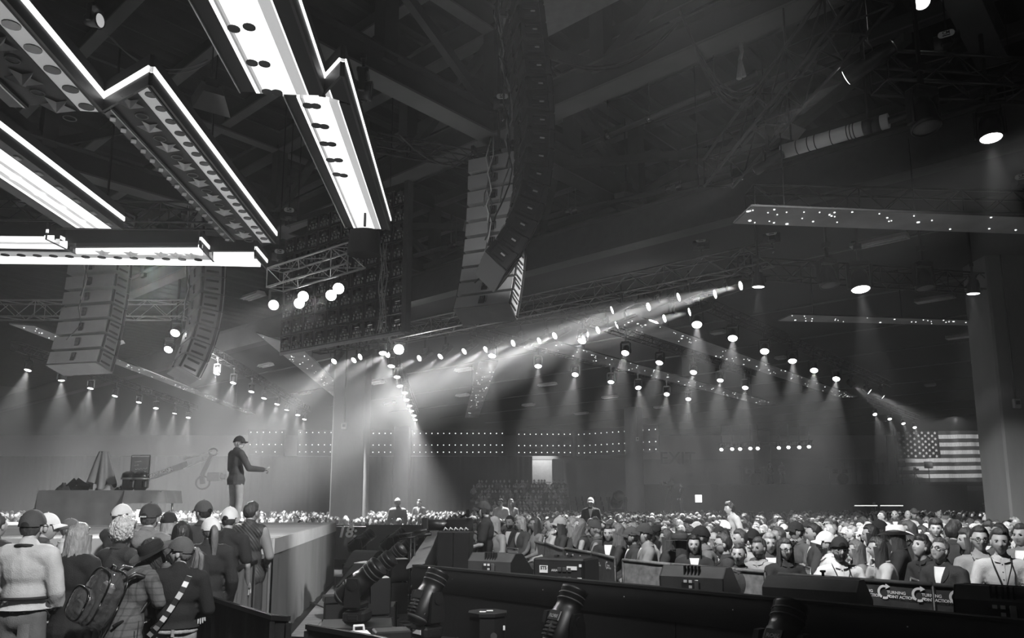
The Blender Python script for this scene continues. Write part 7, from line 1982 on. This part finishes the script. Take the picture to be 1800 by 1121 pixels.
# blocks of rows: rows run along the building direction and face the stage
def wedge_ok(x, y):
    if y < 8.4: return False
    for (a, b, r) in occupied:
        if (x - a) ** 2 + (y - b) ** 2 < .55 ** 2: return False
    px = 900 + 1350 * x / y
    if px < -60 or px > 1860: return False
    # barrier line
    if y < 16 and x < .25 + (16 - y) * .20 + max(0, 10.6 - y) * .75 + .8: return False
    if y < 23.6 and x < -.75 - max(0, y - 10) * .075: return False
    if y < 25 and x < -9: return False
    if 12 > y and x > 5.8: return False
    return True
cells = []
for i in range(150):
    y = 9.6 + i * .93
    if y > 49: break
    j0 = int(-.75 * y / .60); j1 = int(.72 * y / .60)
    for j in range(j0, j1):
        x = j * .60 + (i % 2) * .3 + crowd_rnd.uniform(-.09, .09); yy = y + crowd_rnd.uniform(-.12, .12)
        if crowd_rnd.random() < .07: continue
        for cx, cy_, r in ((-6.4, 30.7, 1.5), (9.2, 54.6, 1.5), (13.95, 21.2, 1.1), (-10.5, 27, .9)):
            if (x - cx) ** 2 + (yy - cy_) ** 2 < r * r: break
        else:
            if wedge_ok(x, yy) and not (abs(math.sin(x * .32 + .5)) < .035): cells.append((x, yy, i))
cells.sort(key=lambda c: c[1])
N_IND = 245
HT = {'short': 'short-haired', 'crop': 'close-cropped', 'mop': 'shaggy-haired', 'curly': 'curly-haired', 'bald': 'balding', 'long': 'long-haired', 'bob': 'bob-haired', 'wavy': 'wavy-haired', 'pony': 'pony-tailed', 'bun': 'bun-haired'}
def tone_word(v): return 'black' if v < .05 else 'dark grey' if v < .13 else 'grey' if v < .28 else 'light grey' if v < .5 else 'white'
def hair_word(v): return 'dark' if v < .07 else 'brown' if v < .2 else 'fair' if v < .45 else 'white'
rows_seen = {}
for n, (x, y, i) in enumerate(cells[:N_IND]):
    fem = crowd_rnd.random() < .48
    hair = crowd_rnd.choice(('long', 'long', 'wavy', 'bob', 'pony', 'bun') if fem else ('short', 'short', 'short', 'crop', 'mop', 'bald', 'curly'))
    ht = crowd_rnd.choice((.02, .03, .04, .08, .15, .3, .5)) if fem else crowd_rnd.choice((.02, .03, .04, .06, .1, .3, .55))
    hat = crowd_rnd.choice((None, None, None, None, 'cap', 'cap', 'cowboy' if crowd_rnd.random() < .25 else None)); hattone = crowd_rnd.choice((.03, .06, .2, .75, .5))
    top = crowd_rnd.choice(('jacket', 'shirt', 'tshirt', 'shirt') if not fem else ('jacket', 'shirt', 'vest', 'tshirt')); tone = crowd_rnd.choice((.02, .03, .05, .08, .12, .2, .3, .42, .6))
    arms = crowd_rnd.choice(('lap', 'lap', 'cross', 'chin', 'knees', 'phone')); gl = crowd_rnd.random() < .2; bd = (not fem) and crowd_rnd.random() < .3
    p = Vector((x, y, 0)); rz = face(LOOK, p) + crowd_rnd.uniform(-.25, .25)
    k = rows_seen[i] = rows_seen.get(i, -1) + 1
    nrow = i + 1
    lb = '%s%s-haired %s, %s %s, %s in %s open row' % (HT[hair].split('-')[0] + ' ' if hair not in ('bald',) else 'thin ', hair_word(ht), 'woman' if fem else 'man', tone_word(tone), {'jacket': 'jacket', 'shirt': 'shirt', 'tshirt': 't-shirt', 'vest': 'tank-top'}[top] + (', ' + tone_word(hattone) + (' hat' if hat == 'cowboy' else ' cap') if hat else ''), ORD[min(k, 38)], ORD[min(nrow - 1, 38)])
    sitter(p, rz, lb, arms, crowd_rnd.randrange(3), top, tone, hair, ht, hat, hattone, bd, gl, crowd_rnd.random() < .25, crowd_rnd.random() < .2, 'seated audience in the open rows', crowd_rnd.uniform(.93, 1.05), crowd_rnd.choice((.03, .05, .1)), seed=n)
    if n < 70: chair(p, rz, 'padded chair under the %s sitter from the left in the %s open row' % (ORD[min(k, 38)], ORD[min(nrow - 1, 38)]), 'chairs of the open rows')
# the far audience, too many and too small to count
def far_figure(m, p, rz, s, tt, ht, sk, stand=False):
    T = Matrix.Translation(p) @ Matrix.Rotation(rz, 4, 'Z') @ Matrix.Scale(s, 4)
    z = .45 if stand else 0
    m.lathe([(.13, .45), (.17, .6 + z), (.2, .95 + z), (.17, 1.03 + z), (.06, 1.09 + z), (.05, 1.13 + z)], 8, T, tt, sy=.62, cap=False)
    if stand: m.lathe([(.1, 0), (.14, .5), (.15, .95)], 6, T, 0, sy=.7, cap=False)
    else: m.box((0, .22, .52), (.34, .46, .15), T, 0)
    for sg in (-1, 1): m.tube([T @ Vector((sg * .2, 0, .98 + z)), T @ Vector((sg * .25, .06, .76 + z)), T @ Vector((sg * .1, .26, .68 + z))], [.055 * s, .045 * s, .035 * s], 5, tt, False)
    m.ball((0, .02, 1.22 + z), (.075, .095, .115), 8, sk, T)
    m.ball((0, -.012, 1.262 + z), (.088, .10, .10), 8, ht, T)
    if crowd_rnd.random() < .25: m.sheet(lambda u, v: T @ Vector((.08 * (2 * u - 1), .08 + .09 * v, 1.265 + z)), 2, 1, ht)
    if crowd_rnd.random() < .3: m.ball((0, -.06, 1.14 + z), (.09, .06, .14), 6, ht, T)
FT = [mat('far_cloth', v, .9) for v in (.03, .07, .15, .3, .55)]; FH = [mat('far_hair', v, .8) for v in (.02, .08, .3, .6)]; FS = [M_SKIN, M_SKIN2]
FM = FT + FH + FS
m = MB(); cnt = 0
for (x, y, i) in cells[N_IND:]:
    p = Vector((x, y, 0)); far_figure(m, p, face(LOOK, p) + crowd_rnd.uniform(-.4, .4), crowd_rnd.uniform(.92, 1.06), crowd_rnd.choice((0, 0, 1, 1, 2, 3, 4)), crowd_rnd.choice((5, 5, 5, 6, 7, 8)), crowd_rnd.choice((9, 10, 10, 10))); cnt += 1
# bleacher audience rising at the back
for r in range(6):
    for k in range(26):
        if crowd_rnd.random() < .25: continue
        q = at_y(835 + k * 6.2 + crowd_rnd.uniform(-2, 2), 880, 53 + r * 1.6); far_figure(m, Vector((q.x, q.y, .25 + .42 * r)), crowd_rnd.uniform(2.2, 3.6), 1.0, crowd_rnd.choice((0, 0, 1, 2)), crowd_rnd.choice((5, 5, 6)), 10)
cr = m.build('crowd', FM); tag(cr, 'far audience of several hundred seated people filling the hall floor', 'crowd', kind='stuff')
mm = MB()
for r in range(6):
    a, b = at_y(828, 880, 53 + r * 1.6), at_y(1000, 880, 53 + r * 1.6); mm.box(((a.x + b.x) / 2, 53 + r * 1.6, .12 + .21 * r), (b.x - a.x, 1.6, .25 + .42 * r))
o = mm.build('crowd_tier', M_BLKM); tag(o, 'dark stepped tiers under the raised audience left of the lit doorway', 'seating')
# ================================================================== thin haze through the whole hall
m = MB(); m.box((0, 33, 8.6), (160, 120, 18.4))
hz = bpy.data.materials.new('haze'); hz.use_nodes = True
nt = hz.node_tree; nt.nodes.remove(nt.nodes['Principled BSDF'])
vs_ = nt.nodes.new('ShaderNodeVolumeScatter')
vs_.inputs['Density'].default_value = HAZE_DENSITY; vs_.inputs['Anisotropy'].default_value = HAZE_G
nt.links.new(vs_.outputs[0], nt.nodes['Material Output'].inputs['Volume'])
haze = m.build('haze', hz)
tag(haze, 'thin stage haze hanging through the whole hall', 'haze', kind='stuff')
bpy.data.scenes.remove(WORK)
